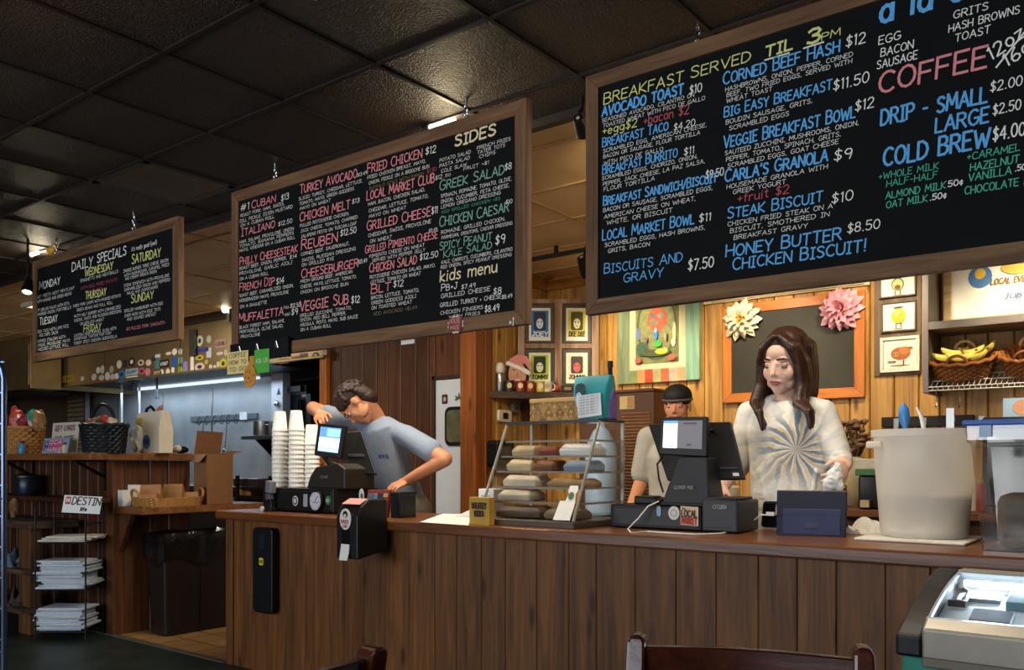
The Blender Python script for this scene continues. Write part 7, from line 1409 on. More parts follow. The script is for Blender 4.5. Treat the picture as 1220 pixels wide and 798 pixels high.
def easel_card(label, u0, u1, v0, v1, Y, col, lines, ink, blobs=()):
    a = py(u0, v1, Y); b = py(u1, v1, Y); z0_ = LZ; z1_ = Za((u0+u1)/2, v0, Y); t_ = thing('display_card', label, 'card', ((a.x+b.x)/2, Y, LZ)); w, h = b.x-a.x, z1_-z0_
    m = MB(); m.prism([(a.x, Y, z0_), (b.x, Y, z0_), (b.x, Y+.02, z1_), (a.x, Y+.02, z1_)], (0, .004, 0)); cd = m.build('card', pm('card_'+col.strip('#'), col, .5, var=.1), t_); m = MB(); m.prism([(a.x+w*.3, Y+.008, z0_), (a.x+w*.7, Y+.008, z0_), (a.x+w*.6, Y+.024, z0_+h*.7), (a.x+w*.4, Y+.024, z0_+h*.7)], (0, .04, 0)); m.build('prop', PAPER, t_)
    for i, (fx, fz, fw_, fh, cc) in enumerate(blobs): m = MB(); m.slab((a.x+w*fx, Y+.02*fz-.001-.0012*i, z0_+h*fz), X1, Vector((0, .02/h, 1)), w*fw_, h*fh, .001, 'round'); m.build('printed_field', pm('ink_'+cc.strip('#'), cc, .5, var=.15), cd)
    m = MB(); n = len(lines)
    for i, tx in enumerate(lines): f = 1-(i+.8)/n; lettering(m, tx, (a.x+w*.12, Y+.02*f-.004, z0_+h*f), X1, Vector((0, .02/h, 1)), h/n*.5, width=w*.76, sw=.16)
    m.build('card_lettering', pm('ink_'+ink.strip('#'), ink, .6), cd, rec=False)
easel_card('larger pale card standing behind the colourful one on the ledge', 60, 91, 503, 540, 3.0, '#c8c4b4', ['GIFT CARDS', 'AND MORE', ''], '#7a4a44', ((.5, .3, .9, .3, '#9ab0a8'),))
easel_card('small pink and blue card at the front of the ledge', 50, 80, 521.5, 541, 2.86, '#8a9ab8', ['LOCAL', 'MARKET'], '#f0e8e8', ((.5, .5, .55, .8, '#c05a7c'), (.12, .5, .16, .7, '#4a5a8c')))
c = at_l(88)+Y1*-.06; t_ = thing('small_jar', 'small cream jar between card and black basket', 'jar', c); m = MB(); m.lathe([(.02, 0), (.022, .004), (.022, .05), (.016, .06)], c, 16); m.build('jar_body', pm('jar_cream', '#cdbf9c', .4), t_, smooth=True); m = MB(); m.lathe([(.018, .06), (.018, .075), (.002, .076)], c, 14); m.build('lid', pm('lid_brown', '#5a3c20', .5), t_, smooth=True)
# black basket with tall handle
p = at_l(124); s = pxm(124); rx = 36*s; t_ = thing('handled_basket', 'black wicker basket with tall arched handle on the ledge', 'basket', p)
m = MB(); weave_basket(m, p, rx*.86, .11, .185, 1.16, 40, 9, .01); m.build('weave', WICKK, t_, smooth=True); m = MB(); rim(m, p+Z1*.185, rx, .128, .012, 50, 1.5); m.build('rim', WICKK, t_, smooth=True)
m = MB(); hx = rx*.86; hz = Za(120, 482, YLD)-LZ-.14; m.tube([p+Vector((-.02+hx*cos(R(a)), 0, .14+hz*sin(R(a)))) for a in range(0, 181, 9)], .012, 8); m.build('handle', WICKK, t_, smooth=True)
for i, (dx, col, lab) in enumerate(((-.12, '#6a5234', 'olive striped packet in the black basket, handle end'), (-.05, '#8a6a44', 'brown striped packet in the black basket'), (.02, '#4a3a28', 'dark packet in the middle of the black basket'), (.09, '#a82c24', 'red packet in the black basket'), (.15, '#c8b49c', 'pale cloth packet in the black basket'), (-.01, '#b89a6a', 'tan packet at the back of the black basket'))):
    c = p+Vector((dx, .03 if i == 5 else -.02, .2+.018*(i % 2))); m = MB(); m.rbox(c, (.085, .06, .05), (rr.uniform(-.4, .4), rr.uniform(-.5, .5), rr.uniform(-.5, .5))); o = m.build('packet', pm('pkt_'+col.strip('#'), col, .5, var=.4, vscale=40), bevel=.014, smooth=True); props(o, lab, 'packet')
# white paper bag with round blue logo
BY = 3.22; a = py(160, 540, BY); b = py(190, 540, BY); zt_ = Za(177, 491, BY); t_ = thing('paper_bag', 'white paper bag with round blue logo on the ledge', 'bag', ((a.x+b.x)/2, BY+.05, LZ)); w = b.x-a.x
m = MB(); m.loft([[(a.x, BY, LZ), (b.x, BY, LZ), (b.x, BY+.1, LZ), (a.x, BY+.1, LZ)], [(a.x-.002, BY-.004, LZ+.15), (b.x+.002, BY-.004, LZ+.15), (b.x+.002, BY+.105, LZ+.15), (a.x-.002, BY+.105, LZ+.15)], [(a.x+.006, BY+.02, zt_), (b.x-.004, BY+.02, zt_+.01), (b.x-.004, BY+.08, zt_+.006), (a.x+.006, BY+.08, zt_-.004)]]); m.build('bag', pm('bag_cream', '#ddd2ba', .8, var=.06), t_, .003)
c = Vector((a.x+w*.52, BY-.0055, LZ+.08)); m = MB(); m.slab(c, X1, Z1, .09, .1, .0015, 'disc'); lg = m.build('logo', pm('logo_blue', '#3a5a8c', .6), t_); m = MB(); lettering(m, 'EMBO', c+Vector((-.035, -.002, -.014)), X1, Z1, .028, width=.066, sw=.2); m.build('logo_lettering', pm('logo_navy', '#16223c', .6), lg, rec=False)
m = MB(); m.prism([(a.x+w*.05, BY-.006, LZ+.03), (a.x+w*.24, BY-.006, LZ+.07), (a.x+w*.3, BY+.006, LZ+.25), (a.x+w*.02, BY+.006, LZ+.25)], (0, -.002, 0)); m.build('yellow_slip', pm('slip_yellow', '#c8b45a', .6), t_)
m = MB(); m.ell((a.x+w*.82, BY+.03, zt_+.015), (.03, .012, .02), n=8, m=6); m.ell((a.x+w*.88, BY+.03, zt_+.03), (.02, .012, .016), n=8, m=6); m.build('red_tag', pm('tag_rose', '#b86a5a', .6), t_, smooth=True)
m = MB(); m.tube([(a.x+w*.2, BY+.05, zt_-.01), (a.x+w*.24, BY+.05, zt_+.03), (a.x+w*.4, BY+.05, zt_+.045), (a.x+w*.52, BY+.05, zt_+.02), (a.x+w*.56, BY+.05, zt_-.01)], .01, 8); m.build('handle', BLACKP, t_, smooth=True)
c = at_l(158)+Vector((-.03, .05, .10)); m = MB(); m.ell(c, (.045, .045, .10), n=12, m=9)
for v in m.bm.verts: v.co += Vector((rr.uniform(-.012, .012), rr.uniform(-.012, .012), rr.uniform(-.012, .012)))
o = m.build('plastic_bag', pm('film_white', '#b8bcbc', .3, alpha=1), smooth=True); props(o, 'crinkled white plastic bag behind the white paper bag', 'bag')
c = at_l(206)+Z1*.022; m = MB(); m.caps(c-X1*.05, c+Vector((.035, .02, .015)), .02, .026, 10); o = m.build('napkin_roll', PAPER, smooth=True); props(o, 'rolled white napkin on the ledge by the white bag', 'napkin')
c = at_l(219)+Vector((0, -.02, .028)); m = MB(); m.ell(c, (.06, .05, .028), n=12, m=8); o = m.build('black_pouch', BLACKP, smooth=True); props(o, 'low black pouch on the ledge beside the cardboard box', 'pouch')
# ------------------------------------------------------------------ on the low shelf: box, tray of bags
LS = .874
t_ = thing('cardboard_box', 'tall open cardboard box with its flap up on the low shelf', 'box', (-5.5, 3.72, LS)); bz = LS+.335
bx = [(-5.655, 3.60), (-5.50, 3.555), (-5.335, 3.78), (-5.50, 3.83)]
bl = pz(246, 598, LS); br = pz(277, 599, LS)
P0 = py(232, 598, 3.63); 
F0 = Vector((Xa(231, 3.56), 3.56, LS)); F1 = Vector((Xa(246.5, 3.50), 3.50, LS)); F2 = Vector((Xa(277.5, 3.76), 3.76, LS)); F3 = F0+F2-F1
zt_ = Za(246, 541, 3.50)
m = MB(); q = [F0, F1, F2, F3]; tp = [Vector((p_.x, p_.y, zt_)) for p_ in q]; cI = sum(q, Vector())/4
inn = [Vector((p_.x+(cI.x-p_.x)*.05, p_.y+(cI.y-p_.y)*.05, zt_)) for p_ in q]; inb = [Vector((p_.x, p_.y, LS+.01)) for p_ in inn]
m.loft([q, tp, inn, inb]); m.build('carton', CARDB, t_)
m = MB(); h0, h1 = tp[3], tp[2]; m.prism([tp[0]+Vector((0, 0, .0)), tp[3], tp[3]+Vector((.01, .02, .17)), tp[0]+Vector((.01, .02, .175))], (.004, .002, 0)); m.build('flap', CARDB, t_)
m = MB(); m.prism([tp[3], tp[2], tp[2]+Vector((.03, .05, .02)), tp[3]+Vector((.03, .05, .03))], (0, 0, .004)); m.build('flap', CARDB, t_)
m = MB(); m.prism([tp[0], tp[1], tp[1]+Vector((-.02, -.05, -.06)), tp[0]+Vector((-.02, -.05, -.05))], (0, -.003, .002)); m.build('flap', CARDB, t_)
YT = 3.12
p = py(196, 603, YT); cX = Xa(194, YT+.1); s = dist(p)/FPX; cT = Vector((-5.51, YT+.16, LS))
t_ = thing('tray_basket', 'shallow tan wicker tray basket with loop handles on the low shelf', 'basket', cT)
# tray runs along the shelf depth
TA = 40*s
E0 = pz(160, 603.0, LS); 
tx = Vector((.04, 1, 0)).normalized(); ty = Vector((-tx.y, tx.x, 0)); cT = Vector((-5.455, 3.225, LS)); WM[t_.name] = Matrix.Translation(cT); t_.location = cT
m = MB(); rings = []; n = 48
for r_ in range(9):
    f = r_/8; ring = []
    for k in range(n):
        a = 2*pi*k/n; ca, sa = cos(a), sin(a); e = .5; ca = math.copysign(abs(ca)**e, ca); sa = math.copysign(abs(sa)**e, sa); q_ = 1+.02*(1 if (k//2+r_) % 2 else -1)
        ring.append(cT+tx*(.205*(1+.1*f)*ca*q_)+ty*(.12*(1+.1*f)*sa*q_)+Z1*(.062*f))
    rings.append(ring)
low = [cT+(p_-cT)*.92 for p_ in rings[0]]; low = [Vector((p_.x, p_.y, LS+.008)) for p_ in low]; inn = [cT+Vector(((p_.x-cT.x)*.94, (p_.y-cT.y)*.94, p_.z-cT.z)) for p_ in rings[-1]]
m.loft(rings+[inn, low]); m.build('weave', WICK, t_, smooth=True)
for s_ in (-1, 1):
    q_ = cT+tx*s_*.222+Z1*.06; m = MB(); m.tube([q_+ty*.055*cos(R(a))+Z1*.055*sin(R(a))+tx*s_*.02*sin(R(a)) for a in range(0, 181, 15)], .009, 8); m.build('handle', WICK, t_, smooth=True)
for i, (o_, w_, h_, rz_, lab) in enumerate(((-.11, .135, .135, .06, 'upright kraft paper bag in the tray, nearer the napkin box'), (.05, .135, .135, -.05, 'upright kraft paper bag in the middle of the tray'), (-.15, .09, .075, .4, 'small crumpled kraft bag at the napkin end of the tray'), (.15, .1, .08, .2, 'small kraft bag lying at the box end of the tray'))):
    c = cT+tx*o_+Z1*.012+ty*(.02 if i < 2 else -.03); d = RGT*cos(rz_)+FWD*sin(rz_); e = Vector((-d.y, d.x, 0))*.03; w2 = d*w_/2
    m = MB(); m.loft([[c-w2-e, c+w2-e, c+w2+e, c-w2+e], [c-w2*1.03-e*.9+Z1*h_*.6, c+w2*1.03-e*.9+Z1*h_*.6, c+w2*1.03+e*.9+Z1*h_*.6, c-w2*1.03+e*.9+Z1*h_*.6], [c-w2-e*.2+Z1*h_, c+w2*.98-e*.2+Z1*h_*1.02, c+w2*.98+e*.2+Z1*h_*1.02, c-w2+e*.2+Z1*h_]])
    o = m.build('paper_bag', KRAFT, bevel=.003); props(o, lab, 'bag', 'kraft bags in the tray basket')
a = py(147, 603, 3.0); b = py(157, 603, 3.0); t_ = thing('napkin_box', 'white napkin box at the corner of the low shelf', 'box', (a.x, 3.0, LS)); m = MB(); m.box((-5.683, 2.99, LS), (-5.615, 3.05, Za(150, 584, 3.0))); m.build('carton', WHITE, t_, .003); m = MB(); m.box((-5.683, 3.06, LS), (-5.62, 3.12, Za(155, 578, 3.0))); m.build('napkins', PAPER, t_, .003)
# ------------------------------------------------------------------ trash bin with liner
t_ = thing('trash_bin', 'tall narrow dark bin with a black bag liner on the tan tiles', 'bin', (-5.45, 3.4, 0)); BINM = pm('bin_plastic', '#1c1412', .38, var=.15)
bx0, bx1, by0, by1 = -5.575, -5.335, 3.13, 3.68; bz = .66
m = MB(); m.loft([[(bx0+.02, by0+.02, .0), (bx1-.02, by0+.02, 0), (bx1-.02, by1-.02, 0), (bx0+.02, by1-.02, 0)], [(bx0, by0, bz), (bx1, by0, bz), (bx1, by1, bz), (bx0, by1, bz)]]); m.build('body', BINM, t_, .02)
m = MB(); m.box((bx1-.006, by0+.27, .05), (bx1+.003, by0+.29, bz-.1)); m.build('side_rib', BINM, t_)
m = MB(); N = 60; rings = []; rr = random.Random(9); ph = [rr.uniform(0, 6) for _ in range(5)]
def per(f):
    L = [(bx0, by0), (bx1, by0), (bx1, by1), (bx0, by1), (bx0, by0)]; seg = [.24, .55, .24, .55]; t = f*sum(seg); i = 0
    while i < 3 and t > seg[i]: t -= seg[i]; i += 1
    k = t/seg[i]; return L[i][0]+(L[i+1][0]-L[i][0])*k, L[i][1]+(L[i+1][1]-L[i][1])*k
for z, o_ in ((bz-.16, .006), (bz-.1, .016), (bz-.04, .014), (bz+.015, .018), (bz+.035, .004), (bz+.01, -.03), (bz-.12, -.05)):
    ring = []
    for k in range(N):
        x, y = per(k/N); cx_, cy_ = (bx0+bx1)/2, (by0+by1)/2; dx, dy = x-cx_, y-cy_; w_ = sum(sin((3+2*i)*2*pi*k/N+ph[i]+z*40*(i % 2)) for i in range(5))/5
        g_ = o_+.012*w_; ring.append((x+g_*(1 if dx > 0 else -1)*(abs(dx) > .1), y+g_*(1 if dy > 0 else -1)*(abs(dy) > .26), z+.03*sin(2*pi*k/N*4+ph[0])*(z < bz-.12)+.012*w_))
    rings.append(ring)
m.loft(rings, cap=False); m.build('bag_liner', pm('liner_black', '#0d0d0e', .22, spec=.7, bump=.6, bscale=25), t_, smooth=True)
# ------------------------------------------------------------------ newspaper rack with sign
RD, RDEP = 5.64, .24; R0 = pd(42, VC, RD); R0.z = 0; RW = (pd(102, VC, RD)-pd(42, VC, RD)).length; ztop = pd(70, 604, RD).z
def LR(x, y, z): return R0+RGT*x+FWD*y+Z1*z
zs = [pd(70, v, RD).z for v in (753, 703, 647)]
t_ = thing('newspaper_rack', 'black wire newspaper rack with three shelves and a sign', 'rack', LR(RW/2, RDEP/2, 0), YAW)
WIRE = BLACKM
for x in (0, RW):
    for y in (0, RDEP): m = MB(); m.tube([LR(x, y, 0), LR(x, y, ztop if y == 0 else ztop-.01)], .006, 6); m.build('upright', WIRE, t_, smooth=True)
for z in zs:
    m = MB(); m.tube([LR(0, 0, z), LR(RW, 0, z), LR(RW, RDEP, z), LR(0, RDEP, z)], .005, 6, closed=True)
    for i in range(1, 8): m.tube([LR(RW*i/8, 0, z), LR(RW*i/8, RDEP, z)], .003, 5)
    m.tube([LR(RW, 0, z+.12), LR(RW, RDEP, z+.12)], .003, 5); m.tube([LR(0, RDEP, z+.12), LR(RW, RDEP, z+.12)], .003, 5); m.build('wire_shelf', WIRE, t_, smooth=True)
c = pd(98, 601, RD-.02); sx_ = (RGT+Vector((0, 0, -.05))).normalized(); sy_ = (Z1+FWD*.25+RGT*.1).normalized(); sy_ = (sy_-sx_*sy_.dot(sx_)).normalized(); w_ = 45*RD/FPX; h_ = 21*RD/FPX
m = MB(); m.slab(c, sx_, sy_, w_, h_, .003); sg = m.build('sign', pm('sign_white', '#ccd2d6', .4, var=.03), t_)
nn = sx_.cross(sy_); m = MB(); lettering(m, 'DESTIN', c+sx_*(-w_*.27)+sy_*(h_*.0)+nn*.003, sx_, sy_, h_*.42, width=w_*.74, sw=.14); lettering(m, 'life', c+sx_*(-w_*.02)+sy_*(-h_*.36)+nn*.003, sx_, sy_, h_*.2, width=w_*.16, sw=.26); m.build('sign_lettering', pm('ink_black', '#17181a', .6), sg, rec=False)
m = MB(); m.slab(c+sx_*(-w_*.38)+sy_*(h_*.2)+nn*.003, sx_, sy_, w_*.14, h_*.44, .0008, 'round'); m.build('sign_mark', pm('mark_rose', '#9a4a58', .6), sg)
m = MB(); lettering(m, 'THE', c+sx_*(-w_*.43)+sy_*(h_*.12)+nn*.0045, sx_, sy_, h_*.16, width=w_*.1, sw=.2); m.build('mark_lettering', WHITE, sg, rec=False)
m = MB(); m.tube([LR(.06, -.0, ztop-.04), LR(RW, 0, ztop-.04)], .005, 6); m.build('top_wire', WIRE, t_, smooth=True)
NEWS = pm('newsprint', '#b4c0cc', .85, var=.12, vscale=60); NEWS2 = pm('newsprint_warm', '#c4c0b4', .85, var=.15, vscale=60)
def paper_mesh(w, d, h, mat_):
    m = MB(); r_ = h/2; rr_ = random.Random(4); sec = lambda x, q: [(x, -d/2+r_*.5+q, 0), (x, d/2, 0), (x, d/2, h*.42), (x, d/2-.004, h*.5), (x, d/2, h*.58), (x, d/2, h), (x, -d/2+r_*.5+q, h), (x, -d/2+q, h*.75), (x, -d/2+q, h*.25)]
    m.loft([sec(-w/2+w*i/6, rr_.uniform(-.004, .004)) for i in range(7)]); return m.build('newspaper', mat_, smooth=False)
rr = random.Random(21); wN = RW*.92; proto = paper_mesh(wN, .21, .0118, NEWS); first = True
for zi, (z, n_, g_, lab) in enumerate(((zs[0], 12, 'newspapers on the bottom rack shelf', 'newspaper lying in the bottom stack of the wire rack'), (zs[1], 15, 'newspapers on the middle rack shelf', 'newspaper lying in the middle stack of the wire rack'))):
    for i in range(n_):
        loc = LR(RW/2+rr.uniform(-.024, .018)+.012*sin(i*.7)-(.014 if zi == 0 else 0), RDEP/2+rr.uniform(-.012, .012), z+.0065+i*.0123); rz_ = YAW+rr.uniform(-.07, .07); l_ = ('topmost '+lab) if i == n_-1 else lab
        if first: proto.location = loc; proto.rotation_euler[2] = rz_; props(proto, l_, 'newspaper', g_); first = False
        else: dup(proto, loc, rz_, l_, g_)
pw = paper_mesh(wN*1.05, .21, .012, NEWS2)
for i, (dx, rz_, lab) in enumerate(((0, .02, 'flat newspaper lowest on the top rack shelf'), (.03, -.08, 'newspaper second on the top rack shelf'), (.05, .14, 'folded newspaper lying askew on top of the rack'))):
    o = pw if i == 0 else pw.copy()
    if i: COL.objects.link(o)
    o.location = LR(RW/2+dx, RDEP/2, zs[2]+.0065+.0125*i); o.rotation_euler = (0, 0, YAW+rz_); props(o, lab, 'newspaper', 'newspapers on the top rack shelf')
# ------------------------------------------------------------------ old side table and dark shelf at the far left
t_ = thing('side_table', 'worn wooden side table beside the newspaper rack', 'table', (-7, 2.6, 0)); sx1 = Xa(39, 2.62); z_ = Za(20, 620, 2.62); OLDT = wood('worn_table_wood', '#2c2015', '#4a3826', '#63503a', 'x', .7, .2)
m = MB(); m.box((-8.2, 2.6, z_-.05), (sx1, 2.93, z_)); m.build('top', OLDT, t_, .006)
m = MB(); m.box((Xa(24, 2.63), 2.62, 0), (Xa(37.5, 2.63), 2.7, z_-.05)); m.build('leg', wood('worn_leg', '#33210f', '#553718', '#6e4a24', 'z', .7, .2), t_, .004)
m = MB(); m.box((-8.1, 2.52, 0), (-8.03, 2.6, z_-.05)); m.build('leg', OLDT, t_); m = MB(); m.box((-8.1, 2.8, 0), (-8.03, 2.88, z_-.05)); m.build('leg', OLDT, t_); m = MB(); m.box((Xa(30, 2.84), 2.8, 0), (Xa(30, 2.84)+.07, 2.88, z_-.05)); m.build('leg', OLDT, t_)
m = MB(); m.box((-8.1, 2.54, .16), (Xa(24, 2.53), 2.86, .19)); m.build('lower_shelf', OLDT, t_); m = MB(); m.box((-8.1, 2.54, .42), (Xa(24, 2.53), 2.86, .45)); m.build('lower_shelf', OLDT, t_)
cloth('cloth_bundle', 'pale blue cloth bundle on the lower shelf of the side table', (Xa(8, 2.6), 2.66, .452), .14, .1, .12, 31, 'cloth', pm('bundle_blue', '#5a6c80', .8, var=.3))
cloth('cloth_bundle', 'grey brown bundle on the lowest shelf of the side table', (Xa(12, 2.6), 2.66, .192), .16, .1, .14, 33, 'cloth', pm('bundle_grey', '#4a443e', .8, var=.3))
m = MB(); x0_, x1_ = -8.2, Xa(104, 2.8); zz = Za(60, 592, 2.8); m.box((x0_, 2.76, zz-.03), (x1_, YC+.035, zz)); o = m.build('dark_shelf', DKWOODX, bevel=.003); props(o, 'dark narrow shelf on the half wall under the ledge', 'shelf')
c = Vector((Xa(33, 2.86), 2.86, zz+.001)); t_ = thing('dark_crock', 'dark metal pot on the narrow shelf under the ledge', 'pot', c); m = MB(); m.lathe([(.075, 0), (.085, .02), (.085, .13), (.078, .14), (.07, .13), (.07, .02)], c, 26); m.build('pot_body', pm('crock_dark', '#26313c', .3, metal=.5), t_, smooth=True); m = MB(); m.lathe([(.1, .13), (.1, .145), (.03, .16), (.001, .16)], c, 26); m.build('pot_lid', pm('crock_lid', '#1c1d1f', .4), t_, smooth=True)
m = MB(); c = py(16, 600, 2.74); rr = random.Random(4)
for i in range(5): a_ = rr.uniform(0, 3); m.tube([c+Vector((-.05+.025*i, 0, -.05)), c+Vector((-.03+.02*i, -.01, 0)), c+Vector((.0+.012*i, 0, .035+.01*sin(a_)))], .008, 6)
m.tube([c+Vector((0, 0, -.05)), Vector((c.x, c.y+.0, Za(20, 620, 2.6)))], .02, 8)
o = m.build('dried_twigs', pm('twig_tan', '#7a5c38', .8)); props(o, 'small tan twig bundle on the worn side table', 'twigs')
# ------------------------------------------------------------------ freezer chest and chairs in front, tall wire stand
FX0 = -.567; TEALP = pm('freezer_teal', '#2f8f7c', .35, var=.05)
fz = dict(rear_y=2.85, front_y=2.30)
def fp(u, v, Y): return py(u, v, Y)
t_ = thing('ice_cream_freezer', 'teal chest freezer with lit sloping glass top before the counter', 'freezer', (0, 2.55, 0)); FXR = .9
zr, zf = Za(1118, 675, 2.85), Za(1066, 762, 2.34)+.016; yf, yr = 2.34, 2.85; zbod = zf-.055
m = MB(); m.box((FX0+.012, yf+.012, .06), (FXR, yr, zbod)); m.build('cabinet', TEALP, t_, .01)
def arc_pts(x, lift=0, n=9):
    return [Vector((x, yf+(yr-yf)*f, zf+(zr-zf)*(1-(1-f)**1.7)+lift)) for f in [i/n for i in range(n+1)]]
m = MB(); a = arc_pts(FX0); W2 = .064
m.prism([Vector((FX0, yf, zbod))]+a+[Vector((FX0, yr, zbod))], (W2, 0, 0)); m.build('end_cap', pm('freezer_black', '#0f1011', .4), t_, .008)
SILV = pm('freezer_silver', '#a49f92', .4, metal=.35)
m = MB(); m.prism([(FX0+W2, yf-.004, zbod-.0), (FX0+W2, yf-.004, zf+.02), (FX0+W2, yf+.045, zf+.045), (FX0+W2, yf+.05, zbod)], (FXR-FX0-W2, 0, 0)); m.build('front_fascia', SILV, t_, .006)
m = MB(); m.box((FX0+W2, yf-.008, zbod-.02), (FXR, yf+.02, zbod+.005)); m.build('lower_fascia', pm('freezer_silver_dark', '#7e776a', .4, metal=.3), t_, .004)
m = MB(); m.box((FX0+W2, yr-.07, zbod), (FXR, yr, zr+.002)); m.build('rear_fascia', SILV, t_, .006)
GA = [(yf+.05+(yr-.07-yf-.05)*f, zf+.035+(zr-.012-zf-.035)*(1-(1-f)**1.7)) for f in [i/8 for i in range(9)]]
m = MB(); m.loft([[(FX0+W2, y, z) for y, z in GA]+[(FX0+W2, y, z-.005) for y, z in GA[::-1]], [(FXR, y, z) for y, z in GA]+[(FXR, y, z-.005) for y, z in GA[::-1]]]); m.build('glass_lid', glass('freezer_glass', (.93, .97, 1), .03, .95), t_, smooth=True)
m = MB()
for (yy_, zz_) in (GA[0], GA[-1]): m.box((FX0+W2, yy_-.008, zz_-.002), (FXR, yy_+.008, zz_+.008))
m.tube([(FX0+W2+.006, y, z+.003) for y, z in GA], .006, 6); m.build('lid_trim', pm('trim_pale', '#bcc6d2', .3, metal=.5), t_)
LIN = pm('freezer_liner', '#e6ecf2', .5, var=.03); GL = [(y, z-.05) for y, z in GA]
m = MB(); m.loft([[(x, y, z) for y, z in GL]+[(x, y, z-.008) for y, z in GL[::-1]] for x in (FX0+W2, FXR-.005)]); m.build('liner', LIN, t_, smooth=True)
m = MB(); m.box((FX0+W2, yf+.05, zbod-.002), (FX0+W2+.004, yr-.07, zf+.02)); m.build('liner_end', LIN, t_)
m = MB(); m.box((FX0+W2+.02, yr-.09, zr-.04), (FXR-.02, yr-.074, zr-.025)); m.build('light_tube', glow('freezer_tube', (.8, .92, 1), 4.5), t_)
area('freezer_light', (.17, yr-.10, zr-.034), (.17, yf+.05, zf), 1.3, .03, 13, (.78, .9, 1))
LBG = pm('label_grey', '#8a929c', .5)
def on_liner(u, v):
    """point of the freezer's white floor seen at a picture position"""
    best = None
    for i in range(200):
        f = i/199*(len(GL)-1); k = min(int(f), len(GL)-2); y = GL[k][0]+(GL[k+1][0]-GL[k][0])*(f-k); z = GL[k][1]+(GL[k+1][1]-GL[k][1])*(f-k); p_ = py(u, v, y); e = abs(p_.z-z)
        if best is None or e < best[0]: best = (e, Vector((p_.x, y, z)), Vector((0, GL[k+1][0]-GL[k][0], GL[k+1][1]-GL[k][1])).normalized())
    return best[1], best[2]
def flabel(label, u0, u1, v0, v1, name='ice_cream_pack', mt=LBG, ht=.012):
    a, ta = on_liner(u0, v1); b, _ = on_liner(u1, v1); d, _ = on_liner(u0, v0); nrm = X1.cross(ta); c = (a+d)/2; c.x = (a.x+b.x)/2
    m = MB(); m.slab(c+nrm*.001, X1, ta, b.x-a.x, max(.02, (d-a).length), ht); o = m.build(name, mt, bevel=.002); props(o, label, 'frozen pack', 'packs in the freezer'); return o
flabel('grey striped pack in the freezer, nearest the glass front', 1154, 1206, 729, 742)
flabel('long grey pack in the freezer, middle row', 1146, 1194, 708, 716)
flabel('thin reddish grey pack in the freezer, rear row', 1158, 1205, 700, 705, mt=pm('label_rose', '#9a8a94', .5))
o = flabel('coloured carton in the freezer at the picture edge', 1198, 1245, 708, 727, 'ice_cream_carton', pm('carton_teal', '#6f8f94', .5, var=.3), .03)
# black scoop handle
c, tg_ = on_liner(1142, 724); c = c+Z1*.004; t_ = thing('scoop_handle', 'black looped scoop handle inside the freezer near its end cap', 'scoop', c)
m = MB(); m.tube([c+Vector((-.016, 0, .01)), c+Vector((-.016, 0, .014))+tg_*.085, c+Vector((-.003, 0, .016))+tg_*.102, c+Vector((.012, 0, .014))+tg_*.085, c+Vector((.012, 0, .01))], .007, 8); m.box(c+Vector((-.024, -.016, 0)), c+Vector((.02, .004, .018))); m.build('handle_loop', BLACKP, t_, smooth=True)
def chair(label, pA, pB, z, face):
    """ladder back chair: pA,pB tops of the rear posts; face: unit vector from the back to the seat front"""
    pA, pB = Vector(pA), Vector(pB); t_ = thing('dining_chair', label, 'chair', ((pA.x+pB.x)/2, (pA.y+pB.y)/2, 0), group='cherry dining chairs'); ax = (pB-pA).normalized(); f = Vector(face); W = (pB-pA).length
    for q in (pA, pB):
        m = MB(); sec = []
        for zz, off, th in ((0, .03, .03), (.44, .07, .036), (.62, .065, .036), (z-.06, .014, .036), (z-.012, .003, .034), (z, .0, .02)):
            o = Vector((q.x, q.y, zz))+f*off; w_ = ax*th/2; d_ = f*.024; sec.append([o-w_-d_, o+w_-d_, o+w_+d_, o-w_+d_])
        m.loft(sec); m.build('leg', REDWOOD, t_, .006)
    def rail(z0_, z1_, off, bow, name):
        m = MB(); sec = []
        for i in range(9):
            k = i/8; o = pA.lerp(pB, k)+f*off-f*bow*sin(pi*k); o.z = 0; d_ = f*.011
            sec.append([o-d_+Z1*z0_, o+d_+Z1*z0_, o+d_+Z1*(z1_-.004*0), o-d_+Z1*z1_])
        m.loft(sec); m.build(name, REDWOOD, t_, .003, True)
    rail(z-.125, z-.02, .014, .03, 'top_rail'); rail(z-.27, z-.22, .055, .025, 'back_slat'); rail(z-.38, z-.34, .066, .02, 'back_slat')
    sa, sb = pA+f*.07, pB+f*.07; m = MB(); q = [sa-ax*.02, sb+ax*.02, sb+ax*.03+f*.38, sa-ax*.03+f*.38]; m.prism([Vector((p_.x, p_.y, .44)) for p_ in q], (0, 0, .035)); m.build('seat', REDWOOD, t_, .01)
    for q in (sa, sb): o = q+f*.34; m = MB(); m.cone((o.x, o.y, 0), (o.x, o.y, .44), .016, .021, 12); m.build('leg', REDWOOD, t_, smooth=True)
    for q in (sa, sb): m = MB(); a_, b_ = q+f*.05, q+f*.33; m.tube([(a_.x, a_.y, .2), (b_.x, b_.y, .2)], .01, 8); m.build('stretcher', REDWOOD, t_, smooth=True)
cz_ = .86
A = pz(760, 754, cz_); B = pz(1028, 769, cz_); ax = (B-A).normalized(); chair('dark red wooden chair in front of the counter boards, whole top rail showing', A, B, cz_, (ax.y, -ax.x, 0))
A = pz(445, 769, cz_); B = pz(268, 803, cz_); ax = (B-A).normalized(); B = A+ax*.4; chair('dark red wooden chair whose top rail runs toward the trash bin', A, B, cz_, (ax.y, -ax.x, 0))
t_ = thing('display_stand', 'tall chrome blue wire stand cut by the picture edge', 'stand', (-2.4, .8, 0)); dS = 1.9; a = pd(1.5, 700, dS); b = pd(3, 428, dS); CB = pm('blue_chrome', '#5a6a84', .25, metal=.8, var=.1)
